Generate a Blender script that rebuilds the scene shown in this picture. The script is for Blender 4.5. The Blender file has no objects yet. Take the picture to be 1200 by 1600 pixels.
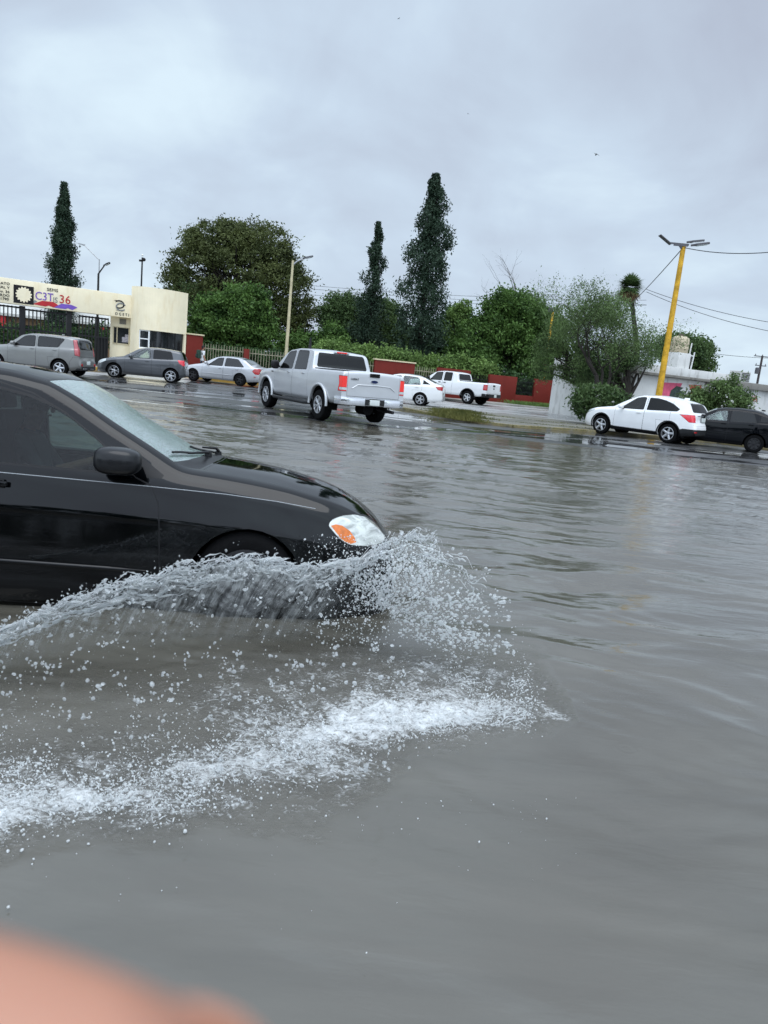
import bpy, bmesh, math, random
import numpy as np
from mathutils import Vector, Matrix
from mathutils.bvhtree import BVHTree
random.seed(7)
rng = np.random.default_rng(11)
R = math.radians
scene = bpy.context.scene
col = scene.collection

# ------------------------------------------------------------------ camera
CAM_H, PITCH, ROLL, FPX = 1.505, R(10.8), R(5.75), 1155.0
cam_data = bpy.data.cameras.new("camera")
cam = bpy.data.objects.new("camera", cam_data)
col.objects.link(cam)
_Rx = Vector((1, 0, 0))
_F = Vector((0, math.cos(PITCH), -math.sin(PITCH)))
_U = _Rx.cross(_F)
CR = _Rx * math.cos(ROLL) + _U * math.sin(ROLL)
CU = _U * math.cos(ROLL) - _Rx * math.sin(ROLL)
CF = _F
cam.matrix_world = Matrix(((CR.x, CU.x, -CF.x, 0), (CR.y, CU.y, -CF.y, 0),
                           (CR.z, CU.z, -CF.z, CAM_H), (0, 0, 0, 1)))
cam_data.sensor_fit = 'VERTICAL'
cam_data.sensor_height = 36.0
cam_data.lens = FPX / 1600 * 36.0
cam_data.clip_start = 0.008
cam_data.clip_end = 3000
cam_data.dof.use_dof = True
cam_data.dof.focus_distance = 8.0
cam_data.dof.aperture_fstop = 7.6
scene.camera = cam

# ------------------------------------------------------------------ light
scene.view_settings.view_transform = 'Standard'
scene.view_settings.look = 'None'
scene.view_settings.exposure = 0.35
scene.view_settings.gamma = 1.0
SUN_EL, SUN_AZ = R(68), R(155)          # azimuth measured from +Y towards +X
world = bpy.data.worlds.new("World")
scene.world = world
world.use_nodes = True
wn, wl = world.node_tree.nodes, world.node_tree.links
wn.clear()
w_out = wn.new('ShaderNodeOutputWorld')
w_bg = wn.new('ShaderNodeBackground')
w_sky = wn.new('ShaderNodeTexSky')
w_sky.sky_type = 'NISHITA'
w_sky.sun_disc = False
w_sky.sun_elevation = SUN_EL
w_sky.sun_rotation = SUN_AZ
w_sky.dust_density = 3.0
w_bg2 = wn.new('ShaderNodeBackground')
w_bg.inputs[1].default_value = 0.06
wl.new(w_sky.outputs[0], w_bg.inputs[0])
w_tc = wn.new('ShaderNodeTexCoord')
w_sep = wn.new('ShaderNodeSeparateXYZ')
wl.new(w_tc.outputs['Generated'], w_sep.inputs[0])


def wmath(op, a, b=None, clamp=False):
    n = wn.new('ShaderNodeMath')
    n.operation = op
    n.use_clamp = clamp
    for i, v in enumerate((a, b)):
        if v is None:
            continue
        if isinstance(v, (int, float)):
            n.inputs[i].default_value = v
        else:
            wl.new(v, n.inputs[i])
    return n.outputs[0]


# clouds lie on a layer above: direction / (z + c) flattens them towards the horizon
zc = wmath('ADD', wmath('MAXIMUM', w_sep.outputs[2], 0.0), 0.42)
w_comb = wn.new('ShaderNodeCombineXYZ')
wl.new(wmath('DIVIDE', w_sep.outputs[0], zc), w_comb.inputs[0])
wl.new(wmath('DIVIDE', w_sep.outputs[1], zc), w_comb.inputs[1])
w_comb.inputs[2].default_value = 2.3


def wnoise(scale, detail, rough, dist):
    n = wn.new('ShaderNodeTexNoise')
    n.inputs['Scale'].default_value = scale
    n.inputs['Detail'].default_value = detail
    n.inputs['Roughness'].default_value = rough
    n.inputs['Distortion'].default_value = dist
    wl.new(w_comb.outputs[0], n.inputs['Vector'])
    return n.outputs[0]


def wramp(fac, stops):
    n = wn.new('ShaderNodeValToRGB')
    while len(n.color_ramp.elements) < len(stops):
        n.color_ramp.elements.new(0.5)
    for e, (p, c) in zip(n.color_ramp.elements, stops):
        e.position = p
        e.color = (*c, 1)
    wl.new(fac, n.inputs[0])
    return n.outputs[0]


n1 = wnoise(1.15, 6, 0.5, 0.4)
n2 = wnoise(3.0, 7, 0.52, 0.5)
nn = wmath('ADD', wmath('MULTIPLY', n1, 0.68), wmath('MULTIPLY', n2, 0.32))
cl = wramp(nn, [(0.36, (0.48, 0.54, 0.66)), (0.45, (0.55, 0.64, 0.77)), (0.53, (0.62, 0.74, 0.88)),
                (0.62, (0.76, 0.91, 1.02))])
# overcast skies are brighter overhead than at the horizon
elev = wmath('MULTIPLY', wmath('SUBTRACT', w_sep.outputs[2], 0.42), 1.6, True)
behind = wmath('MULTIPLY', w_sep.outputs[1], -1.3, True)      # extra sky brightness added behind the camera to light surfaces facing it
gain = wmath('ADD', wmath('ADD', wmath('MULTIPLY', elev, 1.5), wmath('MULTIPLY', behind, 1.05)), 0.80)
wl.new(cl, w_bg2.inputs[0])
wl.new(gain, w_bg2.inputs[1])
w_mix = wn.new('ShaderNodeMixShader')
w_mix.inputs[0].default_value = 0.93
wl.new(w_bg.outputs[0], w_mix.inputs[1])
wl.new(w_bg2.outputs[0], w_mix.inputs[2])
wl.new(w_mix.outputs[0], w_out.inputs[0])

sun_d = bpy.data.lights.new("sun", 'SUN')
sun = bpy.data.objects.new("sun", sun_d)
col.objects.link(sun)
sun_d.energy = 1.2
sun_d.angle = R(50)
sun_d.color = (1.0, 0.985, 0.965)
_sd = Vector((math.sin(SUN_AZ) * math.cos(SUN_EL), math.cos(SUN_AZ) * math.cos(SUN_EL), math.sin(SUN_EL)))
sun.rotation_euler = (-_sd).to_track_quat('-Z', 'Y').to_euler()


# ------------------------------------------------------------------ placing helpers
def ray(px, py):
    return CF + CR * ((px - 600) / FPX) + CU * ((800 - py) / FPX)


def P(px, py, Y):
    """world point seen at photo pixel (px, py) at depth Y"""
    d = ray(px, py)
    return Vector((0, 0, CAM_H)) + d * (Y / d.y)


def G(px, py, z=0.0):
    """ground point seen at photo pixel"""
    d = ray(px, py)
    return Vector((0, 0, CAM_H)) + d * ((z - CAM_H) / d.z)


def hor(px):
    return 800 - FPX * math.tan(PITCH) / math.cos(ROLL) + (px - 600) * math.tan(ROLL)


def HX(px, Y):
    return P(px, hor(px), Y).x


# ------------------------------------------------------------------ scene helpers
def tag(o, label=None, cat=None, group=None, kind=None):
    if label: o['label'] = label
    if cat: o['category'] = cat
    if group: o['group'] = group
    if kind: o['kind'] = kind
    return o


def empty(name, loc, rz=0.0, label=None, cat=None, group=None):
    o = bpy.data.objects.new(name, None)
    o.empty_display_size = 0.3
    col.objects.link(o)
    o.location = loc
    o.rotation_euler = (0, 0, rz)
    return tag(o, label, cat, group)


def link(name, me, parent=None):
    o = bpy.data.objects.new(name, me)
    col.objects.link(o)
    if parent is not None:
        o.parent = parent
    return o


def copy_tree(o, parent=None):
    c = o.copy()
    col.objects.link(c)
    c.parent = parent
    for ch in list(o.children):
        copy_tree(ch, c)
    return c


# ------------------------------------------------------------------ materials
def newmat(name):
    m = bpy.data.materials.new(name)
    m.use_nodes = True
    nt = m.node_tree
    return m, nt.nodes, nt.links, nt.nodes['Principled BSDF'], nt.nodes['Material Output']


def setp(b, **k):
    names = dict(col='Base Color', rough='Roughness', metal='Metallic', spec='Specular IOR Level', coat='Coat Weight',
                 coat_rough='Coat Roughness', trans='Transmission Weight', ior='IOR', alpha='Alpha',
                 sss='Subsurface Weight', emis='Emission Color', es='Emission Strength')
    for a, v in k.items():
        if a in ('col', 'emis'):
            v = (*v, 1)
        b.inputs[names[a]].default_value = v


def coords(n, l, kind='Object', scale=(1, 1, 1), rot=(0, 0, 0)):
    tc = n.new('ShaderNodeTexCoord')
    mp = n.new('ShaderNodeMapping')
    mp.inputs['Scale'].default_value = scale
    mp.inputs['Rotation'].default_value = rot
    l.new(tc.outputs[kind], mp.inputs[0])
    return mp.outputs[0]


def world_coords(n, l, scale=(1, 1, 1), rot=(0, 0, 0)):
    g = n.new('ShaderNodeNewGeometry')
    mp = n.new('ShaderNodeMapping')
    mp.inputs['Scale'].default_value = scale
    mp.inputs['Rotation'].default_value = rot
    l.new(g.outputs['Position'], mp.inputs[0])
    return mp.outputs[0]


def noise(n, l, vec, scale, detail=4, rough=0.5, dist=0.0):
    t = n.new('ShaderNodeTexNoise')
    t.inputs['Scale'].default_value = scale
    t.inputs['Detail'].default_value = detail
    t.inputs['Roughness'].default_value = rough
    t.inputs['Distortion'].default_value = dist
    l.new(vec, t.inputs['Vector'])
    return t.outputs[0]


def ramp(n, l, fac, stops):
    t = n.new('ShaderNodeValToRGB')
    while len(t.color_ramp.elements) < len(stops):
        t.color_ramp.elements.new(0.5)
    for e, (p, c) in zip(t.color_ramp.elements, stops):
        e.position = p
        e.color = (*c, 1) if not isinstance(c, (int, float)) else (c, c, c, 1)
    l.new(fac, t.inputs[0])
    return t.outputs[0]


def bump(n, l, h, strength, dist, prev=None):
    b = n.new('ShaderNodeBump')
    b.inputs['Strength'].default_value = strength
    b.inputs['Distance'].default_value = dist
    l.new(h, b.inputs['Height'])
    if prev is not None:
        l.new(prev, b.inputs['Normal'])
    return b.outputs[0]


def mth(n, l, op, a, b=None, clamp=False):
    t = n.new('ShaderNodeMath')
    t.operation = op
    t.use_clamp = clamp
    for i, v in enumerate((a, b)):
        if v is None:
            continue
        if isinstance(v, (int, float)):
            t.inputs[i].default_value = v
        else:
            l.new(v, t.inputs[i])
    return t.outputs[0]


def simple(name, c, rough=0.5, metal=0.0, var=0.12, vscale=3.0, bmp=0.0, bscale=40.0, **k):
    m, n, l, b, o = newmat(name)
    k.setdefault('spec', 0.5 if metal > .3 or rough < .2 else 0.22)
    setp(b, rough=rough, metal=metal, **k)
    v = coords(n, l)
    f = noise(n, l, v, vscale, 5, 0.6)
    lo = tuple(x * (1 - var) for x in c)
    hi = tuple(min(1, x * (1 + var)) for x in c)
    l.new(ramp(n, l, f, [(0.3, lo), (0.7, hi)]), b.inputs['Base Color'])
    if bmp:
        l.new(bump(n, l, noise(n, l, v, bscale, 4), bmp, 0.01), b.inputs['Normal'])
    return m


def paint(name, c, metal=0.0, rough=0.35, coat=1.0, drops=0.0, spec=0.5):
    m, n, l, b, o = newmat(name)
    setp(b, rough=rough, metal=metal, coat=coat, coat_rough=0.04, spec=spec)
    v = coords(n, l)
    # thin rain film and road dirt that grows towards the sills
    f = noise(n, l, v, 2.2, 6, 0.6)
    base = ramp(n, l, f, [(0.3, tuple(x * 0.9 for x in c)), (0.75, c)])
    l.new(base, b.inputs['Base Color'])
    h = noise(n, l, v, 9.0, 3)
    nb = bump(n, l, h, 0.05, 0.01)
    if drops:
        vo = n.new('ShaderNodeTexVoronoi')
        vo.inputs['Scale'].default_value = 170
        l.new(v, vo.inputs['Vector'])
        d = ramp(n, l, vo.outputs['Distance'], [(0.0, 1.0), (0.38, 0.0)])
        msk = ramp(n, l, noise(n, l, v, 60, 2), [(0.45, 0.0), (0.6, 1.0)])
        dd = mth(n, l, 'MULTIPLY', d, msk)
        nb2 = bump(n, l, dd, drops, 0.002)
        l.new(nb2, b.inputs['Coat Normal'])
        l.new(nb2, b.inputs['Normal'])
    else:
        l.new(nb, b.inputs['Normal'])
    return m


def glass_mat(name, tint=(0.1, 0.12, 0.12), rough=0.02, refl=1.0, film=0.0, drops=0.0, filmcol=(0.5, 0.6, 0.6)):
    """thin automotive glass: clear or tinted, reflecting by Fresnel"""
    m, n, l, b, o = newmat(name)
    n.remove(b)
    tr = n.new('ShaderNodeBsdfTransparent')
    tr.inputs[0].default_value = (*tint, 1)
    gl = n.new('ShaderNodeBsdfGlossy')
    gl.inputs['Roughness'].default_value = rough
    fr = n.new('ShaderNodeFresnel')
    fr.inputs['IOR'].default_value = 1.55
    mx = n.new('ShaderNodeMixShader')
    fac = mth(n, l, 'MULTIPLY', fr.outputs[0], 1.6 * refl, True)
    l.new(fac, mx.inputs[0])
    l.new(tr.outputs[0], mx.inputs[1])
    l.new(gl.outputs[0], mx.inputs[2])
    res = mx.outputs[0]
    v = coords(n, l)
    if drops:
        vo = n.new('ShaderNodeTexVoronoi')
        vo.inputs['Scale'].default_value = 75
        l.new(v, vo.inputs['Vector'])
        d = ramp(n, l, vo.outputs['Distance'], [(0.0, 1.0), (0.45, 0.0)])
        nb = bump(n, l, d, drops, 0.003)
        nb = bump(n, l, noise(n, l, v, 160, 3), drops * 0.8, 0.002, nb)
        l.new(nb, gl.inputs['Normal'])
        l.new(nb, fr.inputs['Normal'])
    if film:
        df = n.new('ShaderNodeBsdfDiffuse')
        df.inputs[0].default_value = (*filmcol, 1)
        m2 = n.new('ShaderNodeMixShader')
        fm = ramp(n, l, noise(n, l, v, 62, 4, .7), [(0.42, film * 0.25), (0.58, film * 1.15)])
        l.new(fm, m2.inputs[0])
        l.new(res, m2.inputs[1])
        l.new(df.outputs[0], m2.inputs[2])
        res = m2.outputs[0]
    l.new(res, o.inputs[0])
    return m


M = {}
M['rubber'] = simple('black rubber', (0.005, 0.005, 0.0055), 0.8, bmp=0.2, bscale=60, spec=.1)
M['trim'] = simple('black trim', (0.006, 0.006, 0.007), 0.4, spec=.3)
M['plastic'] = simple('dark grey plastic', (0.018, 0.019, 0.020), 0.55, spec=.3)
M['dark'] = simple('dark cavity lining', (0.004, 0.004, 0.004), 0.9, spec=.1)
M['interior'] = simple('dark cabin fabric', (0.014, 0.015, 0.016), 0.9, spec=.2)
M['alloy'] = simple('alloy wheel', (0.55, 0.56, 0.58), 0.28, metal=0.85)
M['alloy_dark'] = simple('dark alloy wheel', (0.12, 0.12, 0.13), 0.35, metal=0.7)
M['steel_black'] = simple('black steel wheel', (0.02, 0.02, 0.022), 0.45)
M['chrome'] = simple('chrome', (0.75, 0.76, 0.78), 0.12, metal=1.0, var=0.03)
M['plate'] = simple('licence plate', (0.62, 0.66, 0.64), 0.4)
M['lens_red'] = simple('red tail lens', (0.42, 0.012, 0.014), 0.12, coat=1.0)
M['lens_pink'] = simple('faded red lens', (0.40, 0.07, 0.08), 0.15, coat=1.0)
M['lens_clear'] = simple('clear lamp lens', (0.62, 0.66, 0.66), 0.08, coat=1.0, metal=0.3)
M['lens_amber'] = simple('amber lens', (0.62, 0.10, 0.015), 0.15, coat=1.0)
M['glass_dark'] = glass_mat('dark tinted glass', (0.02, 0.025, 0.027), refl=0.55)
M['glass_mid'] = glass_mat('grey tinted glass', (0.16, 0.19, 0.19), refl=0.9)
M['glass_clear'] = glass_mat('clear green glass', (0.60, 0.70, 0.66), refl=1.1, film=0.16)


def lit(name, c, e):
    m, n, l, b, o = newmat(name)
    setp(b, col=c, rough=0.2, emis=c, es=e)
    return m


M['brake_lit'] = lit('lit brake lamp', (0.62, 0.025, 0.02), 0.28)


# ------------------------------------------------------------------ mesh helpers
class MB:
    """collects geometry, then becomes ONE mesh object"""
    def __init__(s):
        s.v, s.f, s.m = [], [], []

    def add(s, verts, faces, mi=0):
        k = len(s.v)
        s.v.extend([tuple(p) for p in verts])
        s.f.extend([tuple(i + k for i in f) for f in faces])
        s.m.extend([mi] * len(faces))
        return s

    def box(s, c, d, mi=0, rot=None):
        x, y, z = d[0] / 2, d[1] / 2, d[2] / 2
        vs = [Vector(p) for p in ((-x, -y, -z), (x, -y, -z), (x, y, -z), (-x, y, -z), (-x, -y, z), (x, -y, z), (x, y, z), (-x, y, z))]
        if rot is not None:
            vs = [rot @ p for p in vs]
        c = Vector(c)
        return s.add([p + c for p in vs], [(0, 3, 2, 1), (4, 5, 6, 7), (0, 1, 5, 4), (1, 2, 6, 5), (2, 3, 7, 6), (3, 0, 4, 7)], mi)

    def bar(s, a, b, w, h=None, mi=0):
        a, b = Vector(a), Vector(b)
        h = h or w
        d = b - a
        q = d.to_track_quat('X', 'Z').to_matrix()
        return s.box((a + b) / 2, (d.length, w, h), mi, q)

    def tube(s, pts, rad, n=8, mi=0, cap=True):
        pts = [Vector(p) for p in pts]
        if not hasattr(rad, '__len__'):
            rad = [rad] * len(pts)
        k = len(s.v)
        up = Vector((0, 0, 1))
        prev = None
        vs = []
        for i, p in enumerate(pts):
            t = (pts[min(i + 1, len(pts) - 1)] - pts[max(i - 1, 0)]).normalized()
            if prev is None:
                a = t.cross(up)
                if a.length < 0.1:
                    a = t.cross(Vector((1, 0, 0)))
                a.normalize()
            else:
                a = (prev - t * prev.dot(t))
                a = a.normalized() if a.length > 1e-5 else t.orthogonal().normalized()
            prev = a
            b = t.cross(a)
            for j in range(n):
                th = 2 * math.pi * j / n
                vs.append(p + (a * math.cos(th) + b * math.sin(th)) * rad[i])
        fs = []
        for i in range(len(pts) - 1):
            for j in range(n):
                fs.append((i * n + j, i * n + (j + 1) % n, (i + 1) * n + (j + 1) % n, (i + 1) * n + j))
        if cap:
            fs.append(tuple(range(n))[::-1])
            fs.append(tuple((len(pts) - 1) * n + j for j in range(n)))
        return s.add(vs, fs, mi)

    def lathe(s, prof, n=24, mi=0, axis='Z', c=(0, 0, 0), closed=False):
        """prof: (radius, height) pairs"""
        c = Vector(c)
        vs, fs = [], []
        for r_, h in prof:
            for j in range(n):
                th = 2 * math.pi * j / n
                a, b = r_ * math.cos(th), r_ * math.sin(th)
                vs.append(c + (Vector((a, b, h)) if axis == 'Z' else Vector((a, h, b))))
        m = len(prof)
        for i in range(m if closed else m - 1):
            i2 = (i + 1) % m
            for j in range(n):
                q = (i * n + j, i * n + (j + 1) % n, i2 * n + (j + 1) % n, i2 * n + j)
                fs.append(q if axis == 'Z' else q[::-1])
        return s.add(vs, fs, mi)

    def prism(s, poly, y0, y1, mi=0, ax='xz'):
        """extrude a 2D outline; ax names the plane of the outline"""
        def mk(a, b, t):
            return {'xz': (a, t, b), 'yz': (t, a, b), 'xy': (a, b, t)}[ax]
        n = len(poly)
        vs = [mk(a, b, y0) for a, b in poly] + [mk(a, b, y1) for a, b in poly]
        fs = [tuple(range(n)), tuple(range(2 * n - 1, n - 1, -1))]
        fs += [(i, (i + 1) % n + 0, (i + 1) % n + n, i + n)[::-1] for i in range(n)]
        return s.add(vs, fs, mi)

    def blob(s, c, r, mi=0, sub=2, sx=(1, 1, 1), jit=0.0, rot=None):
        bm = bmesh.new()
        bmesh.ops.create_icosphere(bm, subdivisions=sub, radius=1)
        vs = []
        for v in bm.verts:
            p = Vector((v.co.x * sx[0], v.co.y * sx[1], v.co.z * sx[2])) * r * (1 + random.uniform(-jit, jit))
            if rot is not None:
                p = rot @ p
            vs.append(p + Vector(c))
        fs = [tuple(q.index for q in f.verts) for f in bm.faces]
        bm.free()
        return s.add(vs, fs, mi)

    def build(s, name, mats, parent=None, smooth=35, bevel=0.0, seg=2, loc=None):
        me = bpy.data.meshes.new(name)
        me.from_pydata(s.v, [], s.f)
        mats = mats if isinstance(mats, (list, tuple)) else [mats]
        for m in mats:
            me.materials.append(m)
        me.polygons.foreach_set('material_index', np.array(s.m, np.int32))
        bm = bmesh.new()
        bm.from_mesh(me)
        bmesh.ops.recalc_face_normals(bm, faces=bm.faces)
        if bevel:
            es = [e for e in bm.edges if len(e.link_faces) == 2 and e.calc_face_angle(0) > 0.5]
            bmesh.ops.bevel(bm, geom=es, offset=bevel, segments=seg, profile=0.6, affect='EDGES', clamp_overlap=True)
        bm.to_mesh(me)
        bm.free()
        if smooth:
            me.polygons.foreach_set('use_smooth', [True] * len(me.polygons))
            me.set_sharp_from_angle(angle=R(smooth))
        me.update()
        o = link(name, me, parent)
        if loc is not None:
            o.location = loc
        return o


def np_mesh(name, V, F, mats, parent=None, mi=None, smooth=False, attrs=None):
    """fast mesh from numpy arrays; F is (n, k) with constant k"""
    me = bpy.data.meshes.new(name)
    V = np.asarray(V, np.float32)
    F = np.asarray(F, np.int32)
    me.vertices.add(len(V))
    me.vertices.foreach_set('co', V.ravel())
    k = F.shape[1]
    me.loops.add(F.size)
    me.loops.foreach_set('vertex_index', F.ravel())
    me.polygons.add(len(F))
    me.polygons.foreach_set('loop_start', np.arange(0, F.size, k, dtype=np.int32))
    me.polygons.foreach_set('loop_total', np.full(len(F), k, np.int32))
    for m in (mats if isinstance(mats, (list, tuple)) else [mats]):
        me.materials.append(m)
    if mi is not None:
        me.polygons.foreach_set('material_index', np.asarray(mi, np.int32))
    if smooth:
        me.polygons.foreach_set('use_smooth', np.ones(len(F), bool))
    me.update(calc_edges=True)
    for an, arr in (attrs or {}).items():
        at = me.attributes.new(an, 'FLOAT', 'POINT')
        at.data.foreach_set('value', np.asarray(arr, np.float32))
    return link(name, me, parent)


def text_mesh(body, size, mat, name, parent, matrix, depth=0.004, align='LEFT', sx=1.0, space=1.0):
    cu = bpy.data.curves.new('t', 'FONT')
    cu.body = body
    cu.size = size
    cu.extrude = depth
    cu.align_x = align
    cu.align_y = 'CENTER'
    cu.space_character = space
    cu.resolution_u = 3
    o = bpy.data.objects.new('t', cu)
    col.objects.link(o)
    bpy.context.view_layer.update()
    me = bpy.data.meshes.new_from_object(o.evaluated_get(bpy.context.evaluated_depsgraph_get()))
    bpy.data.objects.remove(o)
    bpy.data.curves.remove(cu)
    me.transform(matrix @ Matrix.Diagonal((sx, 1, 1, 1)))
    me.materials.clear()
    me.materials.append(mat)
    return link(name, me, parent)

# ================================================================== GROUND, ROADS, WATER
WATER_Z = -0.03


def vnoise(x, y, seed=0):
    """smooth value noise, numpy"""
    xi, yi = np.floor(x).astype(int), np.floor(y).astype(int)
    xf, yf = x - xi, y - yi
    u, v = xf * xf * (3 - 2 * xf), yf * yf * (3 - 2 * yf)

    def h(a, b):
        n = (a * 374761393 + b * 668265263 + seed * 1442695041) & 0xffffffff
        n = ((n ^ (n >> 13)) * 1274126177) & 0xffffffff
        return ((n ^ (n >> 16)) & 0xffff) / 65535.0
    a, b, c, d = h(xi, yi), h(xi + 1, yi), h(xi, yi + 1), h(xi + 1, yi + 1)
    return (a * (1 - u) + b * u) * (1 - v) + (c * (1 - u) + d * u) * v


def fbm(x, y, seed=0, o=4):
    s, a, t = 0, 0.5, 0
    for i in range(o):
        s = s + a * vnoise(x * 2 ** i, y * 2 ** i, seed + i)
        t += a
        a *= 0.5
    return s / t


def road_h(x, y):
    t = np.clip((y - 8 + 0.05 * x) / 16.0, 0, 1)
    s = t * t * (3 - 2 * t)
    lob = (fbm(x * 0.14 + 3, y * 0.3 + 7, 5, 3) - 0.5) * 0.05 * np.clip((y - 9) / 6, 0, 1) * np.clip((30 - y) / 6, 0, 1)
    fine = (fbm(x * 0.7, y * 1.6, 9, 3) - 0.5) * 0.012 * np.clip((30 - y) / 6, 0, 1)
    return -0.17 + 0.168 * s + lob + fine


def grid_mesh(name, xs, ys, hf, mat, attrs=None, smooth=True):
    X, Y = np.meshgrid(xs, ys)
    Z = hf(X, Y)
    V = np.stack([X, Y, Z], -1).reshape(-1, 3)
    nx, ny = len(xs), len(ys)
    i = np.arange(nx * ny).reshape(ny, nx)
    F = np.stack([i[:-1, :-1], i[:-1, 1:], i[1:, 1:], i[1:, :-1]], -1).reshape(-1, 4)
    return np_mesh(name, V, F, mat, smooth=smooth)


# distant ground
def mat_ground():
    m, n, l, b, o = newmat('ground earth')
    v = world_coords(n, l)
    l.new(ramp(n, l, noise(n, l, v, 0.4, 8, 0.65), [(0.3, (0.07, 0.06, 0.045)), (0.6, (0.11, 0.1, 0.07)), (0.8, (0.06, 0.08, 0.03))]), b.inputs['Base Color'])
    setp(b, rough=0.8)
    return m


g_ = MB()
g_.add([(-900, -300, -0.32), (900, -300, -0.32), (900, 1500, -0.32), (-900, 1500, -0.32)], [(0, 1, 2, 3)])
tag(g_.build('ground', mat_ground(), smooth=0), kind='structure')


def mat_asphalt():
    m, n, l, b, o = newmat('wet asphalt')
    v = world_coords(n, l)
    vs = world_coords(n, l, (0.35, 1.0, 1.0))
    agg = noise(n, l, v, 60, 4, 0.7)
    patch = noise(n, l, vs, 0.8, 5, 0.6, 0.4)
    c1 = ramp(n, l, patch, [(0.35, (0.035, 0.036, 0.038)), (0.65, (0.075, 0.075, 0.074))])
    c2 = ramp(n, l, agg, [(0.3, 0.6), (0.7, 1.25)])
    mul = n.new('ShaderNodeMixRGB')
    mul.blend_type = 'MULTIPLY'
    mul.inputs[0].default_value = 1
    l.new(c1, mul.inputs[1])
    l.new(c2, mul.inputs[2])
    l.new(mul.outputs[0], b.inputs['Base Color'])
    pud = noise(n, l, vs, 0.55, 6, 0.62, 0.8)
    msk = ramp(n, l, pud, [(0.47, 0.0), (0.53, 1.0)])       # 1 = rough damp, 0 = standing film
    l.new(ramp(n, l, msk, [(0.0, 0.05), (1.0, 0.34)]), b.inputs['Roughness'])
    b.inputs['Specular IOR Level'].default_value = 0.6
    st = mth(n, l, 'MULTIPLY', msk, 0.45)
    bb = n.new('ShaderNodeBump')
    bb.inputs['Distance'].default_value = 0.006
    l.new(mth(n, l, 'ADD', st, 0.06), bb.inputs['Strength'])
    l.new(noise(n, l, v, 18, 5, 0.6), bb.inputs['Height'])
    l.new(bb.outputs[0], b.inputs['Normal'])
    return m


def mat_concrete(name, lo, hi, r0=0.12, r1=0.4):
    m, n, l, b, o = newmat(name)
    v = world_coords(n, l)
    vs = world_coords(n, l, (0.4, 1.0, 1.0))
    f = noise(n, l, vs, 0.9, 8, 0.68, 0.5)
    l.new(ramp(n, l, f, [(0.3, lo), (0.62, hi)]), b.inputs['Base Color'])
    l.new(ramp(n, l, noise(n, l, vs, 0.7, 5, 0.6), [(0.42, r0), (0.58, r1)]), b.inputs['Roughness'])
    l.new(bump(n, l, noise(n, l, v, 14, 6, 0.7), 0.25, 0.01), b.inputs['Normal'])
    return m


M['asphalt'] = mat_asphalt()
M['concrete'] = mat_concrete('wet light concrete', (0.15, 0.15, 0.145), (0.42, 0.42, 0.41), .2, .5)
M['concrete_dry'] = mat_concrete('old concrete', (0.16, 0.155, 0.14), (0.32, 0.31, 0.28), 0.5, 0.8)
ry = np.concatenate([np.arange(-12, 8, 0.6), np.arange(8, 32, 0.12), np.arange(32, 62, 0.8)])
rx = np.arange(-60, 60.1, 0.4)
tag(grid_mesh('road', rx, ry, road_h, M['asphalt']), kind='structure')


# ------------------------------------------------------------------ flood water
foam_line = [(-520, 1262, .35), (-120, 1290, 1.0), (0, 1288, 1.0), (100, 1270, 1.05), (200, 1262, 1.0), (300, 1252, .95), (400, 1228, .85),
             (500, 1195, .8), (600, 1160, .85), (680, 1140, .95), (750, 1120, 1.05), (800, 1116, .95), (838, 1122, 0.5)]
FL = []
for (a, b, w) in foam_line:
    g = G(a, b, WATER_Z)
    FL.append((g.x, g.y, w))
FL = np.array(FL)


def seg_dist(X, Y):
    """signed distance over width to the foam line (+ = towards the car), and the local weight"""
    best = np.full(X.shape, 1e9)
    sgn = np.zeros(X.shape)
    wt = np.zeros(X.shape)
    for i in range(len(FL) - 1):
        ax, ay, aw = FL[i]
        bx, by, bw = FL[i + 1]
        dx, dy = bx - ax, by - ay
        t = np.clip(((X - ax) * dx + (Y - ay) * dy) / (dx * dx + dy * dy), 0, 1)
        qx, qy = X - (ax + t * dx), Y - (ay + t * dy)
        d = np.hypot(qx, qy)
        m = d < best
        best = np.where(m, d, best)
        sgn = np.where(m, np.sign(dx * (Y - ay) - dy * (X - ax)), sgn)
        wt = np.where(m, aw + (bw - aw) * t, wt)
    return best * sgn, wt


def foam_amt(X, Y):
    d, w = seg_dist(X, Y)
    nz = fbm(X * 2.2 + 5, Y * 3.2, 21, 4) - 0.5
    d2 = d + nz * 0.55
    core = np.exp(-(np.clip(d2, 0, 9) / 0.30) ** 2) * np.exp(-(np.clip(-d2, 0, 9) / 0.15) ** 2) * w * (.55 + .8 * fbm(X * 3.2 + 2, Y * 4.5, 44, 3))
    patch = np.clip(fbm(X * 1.6, Y * 2.6, 33, 4) * 2.0 - 0.75, 0, 1)
    back = np.clip(d / 0.1, 0, 1) * np.exp(-(np.clip(d, 0, 9) / 0.85) ** 2) * 0.9 * patch
    back = back + 0.16 * np.clip(d / 0.1, 0, 1) * np.exp(-(np.clip(d, 0, 9) / 1.1) ** 2)
    front = np.clip(-d / 0.05, 0, 1) * np.exp(-(np.clip(-d, 0, 9) / 0.22) ** 2) * 0.22 * patch
    # no foam ahead of the landing point
    cut = np.clip((1.02 - X + (Y - 3.2) * 0.1) / 0.15, 0, 1)
    return np.clip(core + back + front, 0, 1.3) * cut


WV = []
_r = random.Random(5)
for i in range(60):
    lam = 0.13 * (1.3 / 0.13) ** (_r.random())
    ang = _r.gauss(0, 0.34) + R(8)
    WV.append((2 * math.pi / lam, ang, _r.random() * 6.28, lam))


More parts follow.
